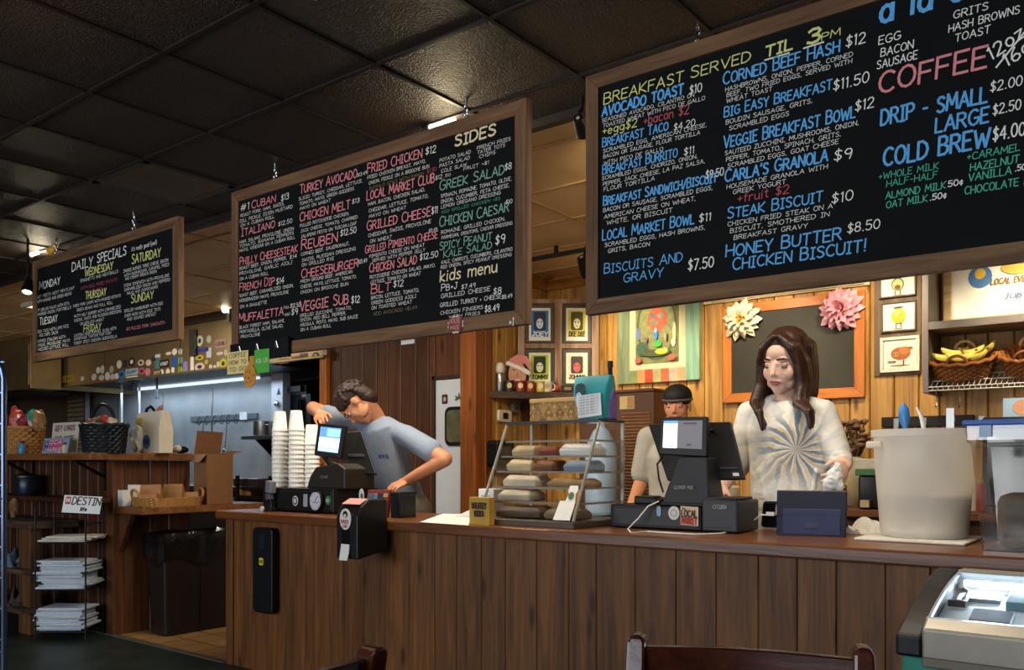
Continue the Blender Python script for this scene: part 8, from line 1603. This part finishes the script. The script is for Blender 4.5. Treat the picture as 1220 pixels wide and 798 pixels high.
tp_ = pd(5, 440, dS); xs_ = -RGT
m = MB(); base = Vector((tp_.x, tp_.y, 0)); m.tube([base, Vector((tp_.x, tp_.y, tp_.z-.02)), tp_+xs_*.004+Z1*.0, tp_+xs_*.014+Z1*.018, tp_+xs_*.04+Z1*.024, tp_+xs_*.4+Z1*.024], .006, 8); m.build('frame_tube', CB, t_, smooth=True)
m = MB(); o2 = base+xs_*.4; m.tube([o2, o2+Z1*(tp_.z+.02)], .006, 8); m.build('frame_tube', CB, t_, smooth=True)
m = MB()
for i in range(20): zz = .1+.068*i; m.tube([base+Z1*zz, o2+Z1*zz], .0025, 5)
m.build('wire_grid', CB, t_, smooth=True)
for zz in (.25, 1.09, .75): m = MB(); m.tube([base+Z1*zz+xs_*.0, base+Z1*zz+xs_*.4], .006, 6); m.build('cross_bar', CB, t_, smooth=True)
for q in (base, o2): m = MB(); m.tube([q+FWD*.2+Z1*.008, q+Z1*.03, q-FWD*.2+Z1*.008], .008, 6); m.build('foot', CB, t_, smooth=True)
# white walk-in door beside the post
DYD = 4.73; wx0, wx1 = Xa(519, DYD), -4.012; wz1 = Za(519, 453, DYD)
t_ = thing('white_door', 'white insulated door with rounded dark window', 'door', (wx0, DYD, 0)); DW = pm('door_white', '#cdd3da', .4, var=.04)
m = MB(); m.box((wx0, DYD, .01), (wx1, DYD+.018, wz1)); m.build('leaf', DW, t_, .006)
m = MB(); c = (py(531, 485, DYD)+py(531, 531, DYD))/2; zc_, hh_ = c.z, abs(Za(531, 485, DYD)-Za(531, 531, DYD)); wx = Xa(531, DYD); m.slab((wx+.14, DYD-.001, zc_), X1, Z1, .28, hh_, .012, 'round', rad=.05); wf = m.build('window_frame', BLACKP, t_, .003)
m = MB(); m.slab((wx+.14, DYD-.0135, zc_), X1, Z1, .24, hh_-.05, .002, 'round', rad=.04); m.build('window_pane', pm('window_olive', '#5a5a44', .15, var=.3), wf)
c = py(530, 475.5, DYD-.001); m = MB(); m.slab(c, X1, Z1, .055, .07, .002, 'round'); dk = m.build('sticker', pm('dark_brown_sticker', '#3a2420', .5), t_); m = MB(); m.slab(c+NF*.002, X1, Z1, .026, .036, .001, 'disc'); m.build('sticker_print', pm('sticker_dot', '#b8a898', .5), dk)
c = py(547, 474.5, DYD-.001); m = MB()
for a_ in (90, 25, 155, -15, 195): m.slab(c+Vector((.022*cos(R(a_)), 0, .02*sin(R(a_)))), Vector((cos(R(a_)), 0, sin(R(a_)))), Vector((-sin(R(a_)), 0, cos(R(a_)))), .045, .018, .0015, 'disc', 8)
m.build('leaf_sticker', pm('leaf_green', '#4d7048', .6), t_); m = MB(); m.box((wx0-.03, DYD-.01, 0), (wx0-.004, DYD+.02, wz1+.03)); m.box((wx0-.03, DYD-.01, wz1+.004), (wx1, DYD+.02, wz1+.03)); m.build('door_casing', pm('casing_dark', '#3a241a', .5), t_)
# ------------------------------------------------------------------ the three people
def rotm(yaw, pitch=0, roll=0): return Matrix.Rotation(yaw, 4, 'Z') @ Matrix.Rotation(pitch, 4, 'X') @ Matrix.Rotation(roll, 4, 'Y')
def head_vol(m, M, jaw=1.0, male=False):
    """skull, face and ears in head space: face toward -Y, z up, origin between the ears"""
    T = lambda p: M @ Vector(p); Rm = M.to_3x3()
    s = Rm.col[0].length
    E = lambda c, r: m.ell(T(c), tuple(x*s for x in r), Rm.normalized(), 18, 14)
    E((0, .014, .036), (.073, .092, .086)); E((0, -.026, -.022), (.060, .063, .082)); E((0, -.050, -.078), (.034*jaw, .032, .028)); E((0, -.064, -.093), (.020*jaw, .017, .016))
    for a in (-1, 1):
        E((a*.036, -.050, -.024), (.026, .025, .032)); E((a*.042*jaw, -.02, -.066), (.018, .04, .026)); E((a*.074, .012, -.006), (.008, .018, .03)); E((a*.028, -.070, .029), (.022, .011, .009)); m.ell(T((a*.0095, -.088, -.027)), .0066*s, n=10, m=8)
    m.cone(T((0, -.078, .022)), T((0, -.101, -.021)), .0065*s, .0100*s, 12); m.ell(T((0, -.100, -.023)), .0104*s, n=12, m=9)
    E((0, -.079, -.057), (.024, .012, .013))
    E((0, -.016, .05), (.058, .066, .05))
def face_parts(t_, M, skin, lipc, browc, looking_down=True, beard=False, irisc='#4a3a2a'):
    T = lambda p: M @ Vector(p); s = M.to_3x3().col[0].length; Rm = M.to_3x3().normalized()
    for a in (-1, 1):
        m = MB(); m.ell(T((a*.031, -.0625, .006)), .0140*s, Rm, 14, 10); ey = m.build('eye', pm('eye_white', '#d8d2cc', .3, var=0), t_, smooth=True)
        dz = -.004 if looking_down else 0
        m = MB(); m.ell(T((a*.031-.002, -.0730, .005+dz)), (.0062*s, .004*s, .0062*s), Rm, 10, 8); m.build('iris', pm('iris_'+irisc.strip('#'), irisc, .3), ey, smooth=True)
        m = MB(); m.ell(T((a*.031, -.0635, .0115 if looking_down else .0145)), (.0168*s, .0160*s, (.0100 if looking_down else .007)*s), Rm, 14, 10); m.build('eyelid', skin, t_, smooth=True)
        m = MB(); m.tube([T((a*.031+.0155*cos(R(q)), -.0785+.011*abs(cos(R(q)))**2, .0030+.0035*sin(R(q)))) for q in range(200, 341, 20)], .0021*s, 6); m.build('eyelash', HAIR, t_, smooth=True)
        m = MB(); m.tube([T((a*.013, -.0885, .0310)), T((a*.025, -.0880, .0340)), T((a*.038, -.0800, .0345)), T((a*.050, -.0675, .0290))], [.0026*s, .0042*s, .0038*s, .0016*s], 8); m.build('eyebrow', browc, t_, smooth=True)
    m = MB(); m.tube([T((-.023, -.083, -.0555)), T((-.01, -.0925, -.0515)), T((0, -.0925, -.053)), T((.01, -.0925, -.0515)), T((.023, -.083, -.0555))], [.0015*s, .0042*s, .0038*s, .0042*s, .0015*s], 8); m.build('upper_lip', lipc, t_, smooth=True)
    m = MB(); m.tube([T((-.021, -.083, -.0575)), T((-.01, -.0905, -.0625)), T((.01, -.0905, -.0625)), T((.021, -.083, -.0575))], [.0015*s, .005*s, .005*s, .0015*s], 8); m.build('lower_lip', lipc, t_, smooth=True)
def hand_vol(m, wrist, fwd, palm_n, curl=(25, 35, 30), side=1, size=1.0, spread=.0215, thumb=(.5, .55), point=False):
    """palm, four unequal bent fingers and a thumb; palm_n points out of the palm, side=+1 puts the thumb along fwd x palm_n"""
    f = Vector(fwd).normalized(); n = Vector(palm_n); n = (n-f*n.dot(f)).normalized(); s_ = f.cross(n)*side; k = size; w = Vector(wrist)
    Rm = Matrix((s_, f, n)).transposed()
    m.ell(w+f*.045*k, (.040*k, .052*k, .015*k), Rm, 16, 12); m.ell(w+f*.012*k, (.028*k, .03*k, .017*k), Rm, 12, 10)
    for i, (L, r) in enumerate(((.070, .0082), (.078, .0085), (.073, .0080), (.058, .0070))):
        base = w+f*(.083 if i in (1, 2) else .078)*k+s_*(.0315-.021*i)*k*(spread/.021); d = f.copy(); p = base; c0 = curl
        if point and i == 0: c0 = (8, 8, 6)
        a = 0; m.caps(base-f*.03*k, base, r*k*1.05, r*k*1.05, 10)
        for seg, q in zip((.45, .31, .24), c0):
            a += R(q); d = f*cos(a)+n*sin(a); e = p+d*L*seg*k; m.caps(p, e, r*k*(1 if seg > .4 else .93), r*k*(.93 if seg > .3 else .8), 10); p = e
    tb = w+f*.022*k+s_*.03*k; td = (f*.62+s_*.62+n*.45).normalized(); e1 = tb+td*.036*k; m.caps(tb-td*.01*k, e1, .013*k, .0105*k, 10); td2 = (f*.85+s_*.1+n*.5).normalized(); e2 = e1+td2*.030*k; m.caps(e1, e2, .0098*k, .0082*k, 10)
def limb(m, pts, rs, n=16):
    for a, b, r0_, r1_ in zip(pts, pts[1:], rs, rs[1:]): m.caps(a, b, r0_, r1_, n)
def ering(c, ax, ay, rx, ry, n=24, p=2.3):
    out = []
    for k in range(n):
        a = 2*pi*k/n; ca, sa = cos(a), sin(a); e = 2/p; out.append(c+ax*rx*math.copysign(abs(ca)**e, ca)+ay*ry*math.copysign(abs(sa)**e, sa))
    return out
def torso(m, secs):
    m.loft([ering(Vector(c), Vector(ax).normalized(), Vector(ay).normalized(), rx, ry) for c, ax, ay, rx, ry in secs])
def shoe(t_, p, d, mat_):
    p = Vector(p); d = Vector(d).normalized(); s_ = Vector((-d.y, d.x, 0)); Rm = Matrix((d, s_, Z1)).transposed(); m = MB()
    m.ell(p+d*.07+Z1*.035, (.135, .046, .04), Rm, 16, 10); m.ell(p+Z1*.06, (.05, .042, .06), Rm, 14, 10)
    for v in m.bm.verts: v.co.z = max(v.co.z, .002)
    m.build('shoe', mat_, t_, smooth=True)
LIPW = pm('lip_rose', '#b06a64', .45); LIPM = pm('lip_brown', '#a0685a', .5)
BROW = pm('brow_dark', '#26170f', .7)

# ---- girl in the tie dye shirt
TH = R(14); fx = Vector((cos(TH), sin(TH), 0)); fy_ = Vector((-sin(TH), cos(TH), 0))      # her side and back axes
WY = 3.72
neck = py(936, 474, WY); g_ = thing('person', 'young woman in a white spiral tie dye shirt looking down, holding a white cloth', 'person', (neck.x, WY, 0), TH)
hipc = py(944, 612, WY); shL = py(893, 492, WY+.02); shR = py(981, 491, WY-.01)
HM = Matrix.Translation(py(934, 434, WY-.045)) @ rotm(R(-6), R(14), R(4)) @ Matrix.Scale(1.10, 4)
BOD = MB(); head_vol(BOD, HM, .92)
BOD.caps(HM @ Vector((0, .02, -.05)), neck+fy_*.012-Z1*.02, .050, .052, 18); BOD.caps(neck-Z1*.02, neck-Z1*.10, .056, .09, 16)
elL = py(878, 556, WY-.03); wrL = py(860, 582, 3.60); elR = py(1000, 549, WY-.03); wrR = py(1007, 555, 3.535)
limb(BOD, [shL, elL, wrL], [.046, .038, .026]); limb(BOD, [shR, elR, wrR], [.046, .038, .026])
# torso core and legs down to the floor
torso(BOD, [(Vector((hipc.x, hipc.y, .86)), fx, fy_, .155, .105), (hipc, fx, fy_, .15, .10), (py(941, 560, WY), fx, fy_, .13, .09), (py(938, 515, WY), fx, fy_, .145, .10), (py(936, 492, WY), fx, fy_, .13, .085)])
legs = []
for s_ in (-1, 1):
    a = Vector((hipc.x, hipc.y, .86))+fx*.082*s_; kn = Vector((a.x, a.y-.01, .46)); an = Vector((a.x, a.y+.02, .08)); limb(BOD, [a, kn, an], [.08, .052, .036]); legs.append((a, kn, an))
hand_vol(BOD, wrR, (py(998, 570, 3.45)-wrR), Vector((-.75, -.1, -.35)), (38, 42, 30), side=-1, size=.98)
hand_vol(BOD, wrL, py(848, 596, 3.50)-wrL, Vector((0, -.3, -1)), (20, 28, 22), side=1, size=.95)
fused(BOD, 'body', SKIN, g_, .0042, 5)
face_parts(g_, HM, SKIN, LIPW, BROW, True)
# shirt: loose, sleeves to the elbow; spiral dye
t = NT('spiral_tie_dye'); tc = t.n('ShaderNodeTexCoord'); sp = t.n('ShaderNodeSeparateXYZ'); t.l(tc.outputs['Object'], sp.inputs[0])
ctr = WM[g_.name].inverted() @ py(948, 535, WY-.12)
mth = lambda op, a, b=None: (lambda n_: ([t.l(a, n_.inputs[0]) if hasattr(a, 'links') else setattr(n_.inputs[0], 'default_value', a)], [None if b is None else (t.l(b, n_.inputs[1]) if hasattr(b, 'links') else setattr(n_.inputs[1], 'default_value', b))], n_.outputs[0])[2])(t.n('ShaderNodeMath', operation=op))
dx = mth('SUBTRACT', sp.outputs[0], ctr.x); dz = mth('SUBTRACT', sp.outputs[2], ctr.z)
nz = t.n('ShaderNodeTexNoise', i_Scale=11.0, i_Detail=4.0); t.l(tc.outputs['Object'], nz.inputs['Vector']); nv = mth('SUBTRACT', nz.outputs[0], .5)
ang = mth('ARCTAN2', dz, dx); rad_ = mth('SQRT', mth('ADD', mth('MULTIPLY', dx, dx), mth('MULTIPLY', dz, dz)))
tw = mth('ADD', mth('ADD', mth('MULTIPLY', ang, 15.0), mth('MULTIPLY', rad_, -22.0)), mth('MULTIPLY', nv, 7.0)); st_ = mth('SINE', tw)
far = mth('SMOOTH_MIN', mth('MULTIPLY', rad_, 9.0), 1.0)
blue = mth('MULTIPLY', mth('GREATER_THAN', mth('ADD', st_, mth('MULTIPLY', nv, 1.5)), .38), 1.0)
sb_ = t.n('ShaderNodeMapRange', interpolation_type='SMOOTHSTEP'); t.l(mth('ADD', st_, mth('MULTIPLY', nv, 2.2)), sb_.inputs[0]); sb_.inputs[1].default_value = -.1; sb_.inputs[2].default_value = .5
sy2 = t.n('ShaderNodeMapRange', interpolation_type='SMOOTHSTEP'); t.l(mth('ADD', mth('SINE', mth('ADD', tw, 2.6)), mth('MULTIPLY', nv, 2.2)), sy2.inputs[0]); sy2.inputs[1].default_value = .3; sy2.inputs[2].default_value = .95
n3 = t.n('ShaderNodeTexNoise', i_Scale=4.5, i_Detail=2.0); t.l(tc.outputs['Object'], n3.inputs['Vector'])
rng = t.n('ShaderNodeMapRange', interpolation_type='SMOOTHSTEP'); t.l(mth('ADD', rad_, mth('MULTIPLY', mth('SUBTRACT', n3.outputs[0], .5), .16)), rng.inputs[0]); rng.inputs[1].default_value = .17; rng.inputs[2].default_value = .10; rng.inputs[3].default_value = .12; rng.inputs[4].default_value = .85
bl2 = t.n('ShaderNodeMapRange', interpolation_type='SMOOTHSTEP'); t.l(mth('ADD', rad_, mth('MULTIPLY', mth('SUBTRACT', n3.outputs[0], .5), .45)), bl2.inputs[0]); bl2.inputs[1].default_value = .23; bl2.inputs[2].default_value = .13; bl2.inputs[3].default_value = .16; bl2.inputs[4].default_value = .9
m1 = t.n('ShaderNodeMix', data_type='RGBA'); t.l(mth('MULTIPLY', sy2.outputs[0], rng.outputs[0]), m1.inputs[0]); m1.inputs[6].default_value = (*srgb('#e8e5dc'), 1); m1.inputs[7].default_value = (*srgb('#d6b878'), 1)
m2 = t.n('ShaderNodeMix', data_type='RGBA'); t.l(mth('MULTIPLY', sb_.outputs[0], bl2.outputs[0]), m2.inputs[0]); t.l(m1.outputs[2], m2.inputs[6]); m2.inputs[7].default_value = (*srgb('#70808f'), 1)
t.l(m2.outputs[2], t.b.inputs['Base Color']); t.b.inputs['Roughness'].default_value = .85
n4 = t.n('ShaderNodeTexNoise', i_Scale=9.0, i_Detail=3.0, i_Distortion=.5); t.l(tc.outputs['Object'], n4.inputs['Vector']); t.bump(n4.outputs[0], .55, .03)
TIE = t.m
S = MB()
torso(S, [(Vector((hipc.x, hipc.y, .84)), fx, fy_, .180, .125), (hipc, fx, fy_, .178, .125), (py(942, 575, WY), fx, fy_, .172, .12), (py(940, 540, WY), fx, fy_, .168, .12), (py(938, 512, WY-.005), fx, fy_, .17, .12), (py(937, 497, WY), fx, fy_, .150, .105), (py(936, 486, WY), fx, fy_, .11, .085), (py(936, 478, WY), fx, fy_, .075, .068)])
limb(S, [neck+fx*-.05-Z1*.025, shL], [.044, .055]); limb(S, [neck+fx*.05-Z1*.025, shR], [.044, .055])
limb(S, [shL, shL.lerp(elL, .55), shL.lerp(elL, 1.02)], [.056, .058, .054]); limb(S, [shR, shR.lerp(elR, .55), elR, elR.lerp(wrR, .25)], [.056, .058, .056, .05])
# soft hanging folds
for (u0, v0, u1, v1) in ((905, 560, 915, 606), (930, 575, 936, 612), (972, 560, 966, 608), (985, 575, 980, 610)): S.caps(py(u0, v0, WY-.115), py(u1, v1, WY-.122), .012, .016, 8)
fused(S, 'shirt', TIE, g_, .007, 6)
m = MB(); m.tube([neck+Vector((0, 0, -.008))+fx*.062*cos(2*pi*k/24)+fy_*(.058*sin(2*pi*k/24)-.004)+Z1*.016*sin(2*pi*k/24) for k in range(24)], .0085, 8, closed=True); m.build('collar', pm('collar_grey', '#8c9498', .85), g_, smooth=True)
# long centre parted hair
HAIRW = NT('long_brown_hair'); nz = HAIRW.n('ShaderNodeTexNoise', i_Scale=1.0, i_Detail=6.0); HAIRW.l(HAIRW.coords(scale=(70, 70, 4)), nz.inputs['Vector']); HAIRW.l(HAIRW.ramp(nz.outputs[0], [(.3, srgb('#1c100a')), (.55, srgb('#3a2114')), (.8, srgb('#5c3620'))]), HAIRW.b.inputs['Base Color']); HAIRW.b.inputs['Roughness'].default_value = .42; HAIRW.bump(nz.outputs[0], .5, .01); HAIRW = HAIRW.m
H = MB(); T = lambda p: HM @ Vector(p); Hr = HM.to_3x3().normalized()
H.ell(T((0, .034, .066)), (.0860*1.1, .1000*1.1, .0810*1.1), Hr, 22, 16); H.ell(T((0, .052, -.03)), (.076*1.1, .05*1.1, .11*1.1), Hr, 18, 14)
for a in (-1, 1):
    ends = (py(904, 491, WY-.165), py(910, 512, WY-.165)) if a < 0 else (py(964, 490, WY-.16), py(967, 510, WY-.16))
    for j, (ox, oy, r_) in enumerate(((.0, 0, .022), (.012, .018, .022), (.010, .04, .022), (.0, .06, .02))):
        sp_ = [T((a*.012, -.058+oy*.5, .118)), T((a*(.058+ox*.6), -.052+oy*.7, .072)), T((a*(.078+ox*.6), -.036+oy, .01)), T((a*(.083+ox), -.036+oy, -.075)), T((a*(.088+ox), -.085+oy*.8, -.14)), ends[0]+fx*a*(.003*j-.003)+fy_*.006*j, ends[1]+fx*(.004*j-.006)+fy_*.006*j+Z1*(.0, .012, .006, .022)[j]]
        limb(H, sp_, [.012, r_, r_*1.05, r_*1.05, r_, r_*.8, .008], 10)
for a in (-1, 1):
    for j in range(3): limb(H, [T((a*.03, .03+.025*j, .125-.012*j)), T((a*.078, .035+.022*j, .06)), T((a*.086, .03+.022*j, -.03)), T((a*.086, .02+.022*j, -.12)), T((a*.07, .03+.02*j, -.2))], [.02, .026, .026, .024, .01], 10)
fused(H, 'hair', HAIRW, g_, .005, 4)
# dark trousers and shoes behind the counter
PT = MB()
for a, kn, an in legs: limb(PT, [a+Z1*.02, kn, an+Z1*.03], [.098, .066, .052])
torso(PT, [(Vector((hipc.x, hipc.y, .80)), fx, fy_, .172, .118), (Vector((hipc.x, hipc.y, .90)), fx, fy_, .165, .115), (Vector((hipc.x, hipc.y, .96)), fx, fy_, .158, .108)])
fused(PT, 'trousers', pm('dark_jeans', '#23272f', .8), g_, .01, 4)
for a, kn, an in legs: shoe(g_, (an.x, an.y, 0), -fy_, BLACKP)
# white cloth in her hand
c = py(994, 568, 3.44); m = MB(); rr = random.Random(6)
m.ell(c+Vector((.0, 0, -.005)), (.032, .024, .042), n=18, m=14); m.ell(c+Vector((-.02, -.008, -.03)), (.024, .018, .03), n=14, m=10); m.ell(c+Vector((.012, .0, .03)), (.018, .016, .026), n=14, m=10); m.ell(c+Vector((.022, .0, -.035)), (.016, .014, .02), n=12, m=9)
for v in m.bm.verts: v.co += Vector((rr.uniform(-.005, .005), rr.uniform(-.005, .005), rr.uniform(-.005, .005)))
o = fused(m, 'cleaning_cloth', PAPER, None, .004, 2); props(o, 'small crumpled white cloth held by the woman in tie dye', 'cloth')

# ---- man leaning over the till in a blue grey shirt
MY = 3.74; TM = R(-12); mx = Vector((cos(TM), sin(TM), 0)); my = Vector((-sin(TM), cos(TM), 0))
hip = py(484, 606, 3.86); g_ = thing('person', 'man in a blue grey T-shirt bending to touch the till screen', 'person', (hip.x, hip.y, 0), TM)
nk = py(447, 497, MY-.08); sL = py(402, 499, MY-.06); sR = py(484, 519, MY-.03)
chest = py(452, 525, MY-.02); waist = py(468, 570, MY+.06)
HM = Matrix.Translation(py(425, 482, MY-.19)) @ rotm(R(-44), R(70), R(-14)) @ Matrix.Scale(1.06, 4)
up = (chest-waist).normalized(); fwd_m = -(my); bk = (my-up*my.dot(up)).normalized(); sx = up.cross(bk)*-1
if sx.dot(mx) < 0: sx = -sx
BOD = MB(); head_vol(BOD, HM, 1.05)
BOD.caps(HM @ Vector((0, .03, -.05)), nk, .054, .058, 18); BOD.caps(nk, nk-up*.08, .058, .066, 16)
eL = py(373, 486, MY-.16); wL = py(380, 493, 3.42); eR = py(530, 547, MY-.05); wR = py(484, 573, 3.66)
limb(BOD, [sL, eL, wL], [.052, .043, .029]); limb(BOD, [sR, eR, wR], [.053, .045, .03])
torso(BOD, [(Vector((hip.x, hip.y, .84)), mx, my, .15, .11), (hip, mx, my, .15, .11), (waist, sx, bk, .145, .105), (chest, sx, bk, .155, .10), (nk-up*.09, sx, bk, .12, .07)])
legs = []
for s_ in (-1, 1):
    a = Vector((hip.x, hip.y, .86))+mx*.09*s_; kn = Vector((a.x, a.y-.02, .46)); an = Vector((a.x, a.y+.03, .08)); limb(BOD, [a, kn, an], [.085, .056, .04]); legs.append((a, kn, an))
hand_vol(BOD, wL, py(385, 509, 3.28)-wL, Vector((.25, .15, -.6)), (35, 45, 35), side=1, size=1.03, point=True)
hand_vol(BOD, wR, py(466, 581, 3.56)-wR, Vector((-.2, .3, -1)), (25, 35, 30), side=-1, size=1.03)
fused(BOD, 'body', SKINM, g_, .0045, 3)
face_parts(g_, HM, SKINM, LIPM, BROW, True)
TEE = pm('blue_grey_shirt', '#8593a6', .85, var=.08, vscale=9, bump=.5, bscale=10)
S = MB()
torso(S, [(hip-Z1*.02, mx, my, .165, .125), (waist, sx, bk, .172, .128), (waist.lerp(chest, .5), sx, bk, .18, .13), (chest, sx, bk, .192, .13), (chest.lerp(nk, .55), sx, bk, .17, .11), (nk-up*.02, sx, bk, .085, .075)])
limb(S, [nk-up*.03, sL], [.06, .068]); limb(S, [nk-up*.04, sR], [.058, .062]); limb(S, [sL, sL.lerp(eL, .42)], [.07, .062]); limb(S, [sR, sR.lerp(eR, .66)], [.066, .070])
fused(S, 'shirt', TEE, g_, .0075, 5)
# chest print, lying on the cloth
q = py(458, 546, MY-.185); m = MB(); lettering(m, 'AND THE SEA', q-mx*.06, mx, (up-mx*up.dot(mx)), .022, width=.11, sw=.2, off=.0); m.build('shirt_lettering', pm('print_blue', '#3448b0', .7), g_, rec=False)
# short dark curls
H = MB(); Hr = HM.to_3x3().normalized(); T = lambda p: HM @ Vector(p)
H.ell(T((0, .022, .058)), (.086*1.06, .098*1.06, .082*1.06), Hr, 22, 16); H.ell(T((0, .07, -.01)), (.072*1.06, .05*1.06, .075*1.06), Hr, 16, 12); H.ell(T((0, .062, -.045)), (.066*1.06, .05*1.06, .06*1.06), Hr, 16, 12)
rr = random.Random(15)
for i in range(170):
    a = rr.uniform(0, 6.28); b = rr.uniform(-.75, 1.45); d = Vector((cos(a)*cos(b)*.086, .03+sin(a)*cos(b)*.098, .045+sin(b)*.086))
    if (d.y < -.055 and d.z < .07) or (d.z < .03 and d.y < .03): continue
    H.ell(T(d), rr.uniform(.010, .017), n=8, m=6)
fused(H, 'hair', HAIR, g_, .0045, 1)
PT = MB()
for a, kn, an in legs: limb(PT, [a+Z1*.02, kn, an+Z1*.02], [.108, .078, .062])
torso(PT, [(Vector((hip.x, hip.y, .80)), mx, my, .18, .14), (Vector((hip.x, hip.y, .90)), mx, my, .178, .145), (hip+Z1*.04, mx, my, .168, .135)])
fused(PT, 'trousers', pm('khaki_trousers', '#8d8570', .85, bump=.3, bscale=12), g_, .01, 3)
for a, kn, an in legs: shoe(g_, (an.x, an.y, 0), -my, pm('brown_shoe', '#3a2416', .5))

# ---- man in a black cap further back
CY = 4.42; TC = R(20); cxv = Vector((cos(TC), sin(TC), 0)); cyv = Vector((-sin(TC), cos(TC), 0))
nk = py(808, 506, CY+.02); g_ = thing('person', 'man in a backward black cap and grey shirt behind the second till', 'person', (nk.x, CY, 0), TC)
HM = Matrix.Translation(py(807, 484, CY-.02)) @ rotm(R(14), R(8), 0) @ Matrix.Scale(.94, 4)
BOD = MB(); head_vol(BOD, HM, 1.08); BOD.caps(HM @ Vector((0, .02, -.05)), nk-Z1*.03, .052, .06, 16)
hip = Vector((nk.x, nk.y, .84)); sL = nk-cxv*.165-Z1*.075; sR = nk+cxv*.165-Z1*.075; eL = sL+Vector((-.05, -.0, -.25)); eR = sR+Vector((.05, -.0, -.25)); wL = eL+Vector((.03, -.16, -.12)); wR = eR+Vector((-.03, -.16, -.12))
limb(BOD, [sL, eL, wL], [.05, .042, .029]); limb(BOD, [sR, eR, wR], [.05, .042, .029])
torso(BOD, [(hip, cxv, cyv, .15, .11), (hip+Z1*.2, cxv, cyv, .14, .10), (nk-Z1*.17, cxv, cyv, .16, .11), (nk-Z1*.05, cxv, cyv, .1, .08)])
legs = []
for s_ in (-1, 1):
    a = hip+cxv*.085*s_; kn = Vector((a.x, a.y-.02, .46)); an = Vector((a.x, a.y+.02, .08)); limb(BOD, [a, kn, an], [.085, .056, .04]); legs.append((a, kn, an))
hand_vol(BOD, wL, Vector((.05, -1, -.35)), Vector((.2, -.2, -1)), side=1); hand_vol(BOD, wR, Vector((-.05, -1, -.35)), Vector((-.2, -.2, -1)), side=-1)
fused(BOD, 'body', SKINM, g_, .005, 3); face_parts(g_, HM, SKINM, LIPM, BROW, True)
H = MB(); Hr = HM.to_3x3().normalized(); T = lambda p: HM @ Vector(p)
H.ell(T((0, .012, .058)), (.082, .098, .072), Hr, 22, 14); fused(H, 'cap', pm('cap_black', '#121212', .7), g_, .005, 3)
m = MB(); m.tube([T((.083*cos(R(a)), .014+.099*sin(R(a)), .040)) for a in range(0, 360, 12)], .008, 8, closed=True); m.build('cap_band', pm('cap_grey_band', '#5a5854', .7), g_, smooth=True)
m = MB(); sec = [[T((x*.05, y, z)) for x in (-1, -.5, 0, .5, 1)]+[T((x*.05, y, z-.006)) for x in (1, .5, 0, -.5, -1)] for y, z in ((.1, .05), (.15, .04), (.17, .03))]; m.loft(sec); m.build('cap_brim', pm('cap_black', '#121212'), g_)
B_ = MB(); B_.ell(T((0, -.05, -.075)), (.046, .045, .034), Hr, 16, 12); B_.ell(T((0, -.022, -.085)), (.054, .05, .024), Hr, 14, 10); fused(B_, 'beard', pm('beard_brown', '#4a2e1e', .8, bump=.4), g_, .004, 2)
S = MB(); torso(S, [(hip-Z1*.03, cxv, cyv, .175, .13), (hip+Z1*.2, cxv, cyv, .165, .12), (nk-Z1*.18, cxv, cyv, .178, .125), (nk-Z1*.07, cxv, cyv, .13, .095), (nk-Z1*.02, cxv, cyv, .075, .072)])
for a, b in ((sL, eL), (sR, eR)): limb(S, [nk-Z1*.05, a, a.lerp(b, .8)], [.055, .07, .07])
fused(S, 'shirt', pm('pale_grey_shirt', '#a9a59a', .85, bump=.4, bscale=10), g_, .008, 5)
PT = MB()
for a, kn, an in legs: limb(PT, [a+Z1*.02, kn, an+Z1*.02], [.1, .072, .058])
torso(PT, [(hip-Z1*.04, cxv, cyv, .17, .125), (hip+Z1*.06, cxv, cyv, .165, .118)]); fused(PT, 'trousers', pm('dark_jeans', '#23272f'), g_, .011, 3)
for a, kn, an in legs: shoe(g_, (an.x, an.y, 0), -cyv, BLACKP)
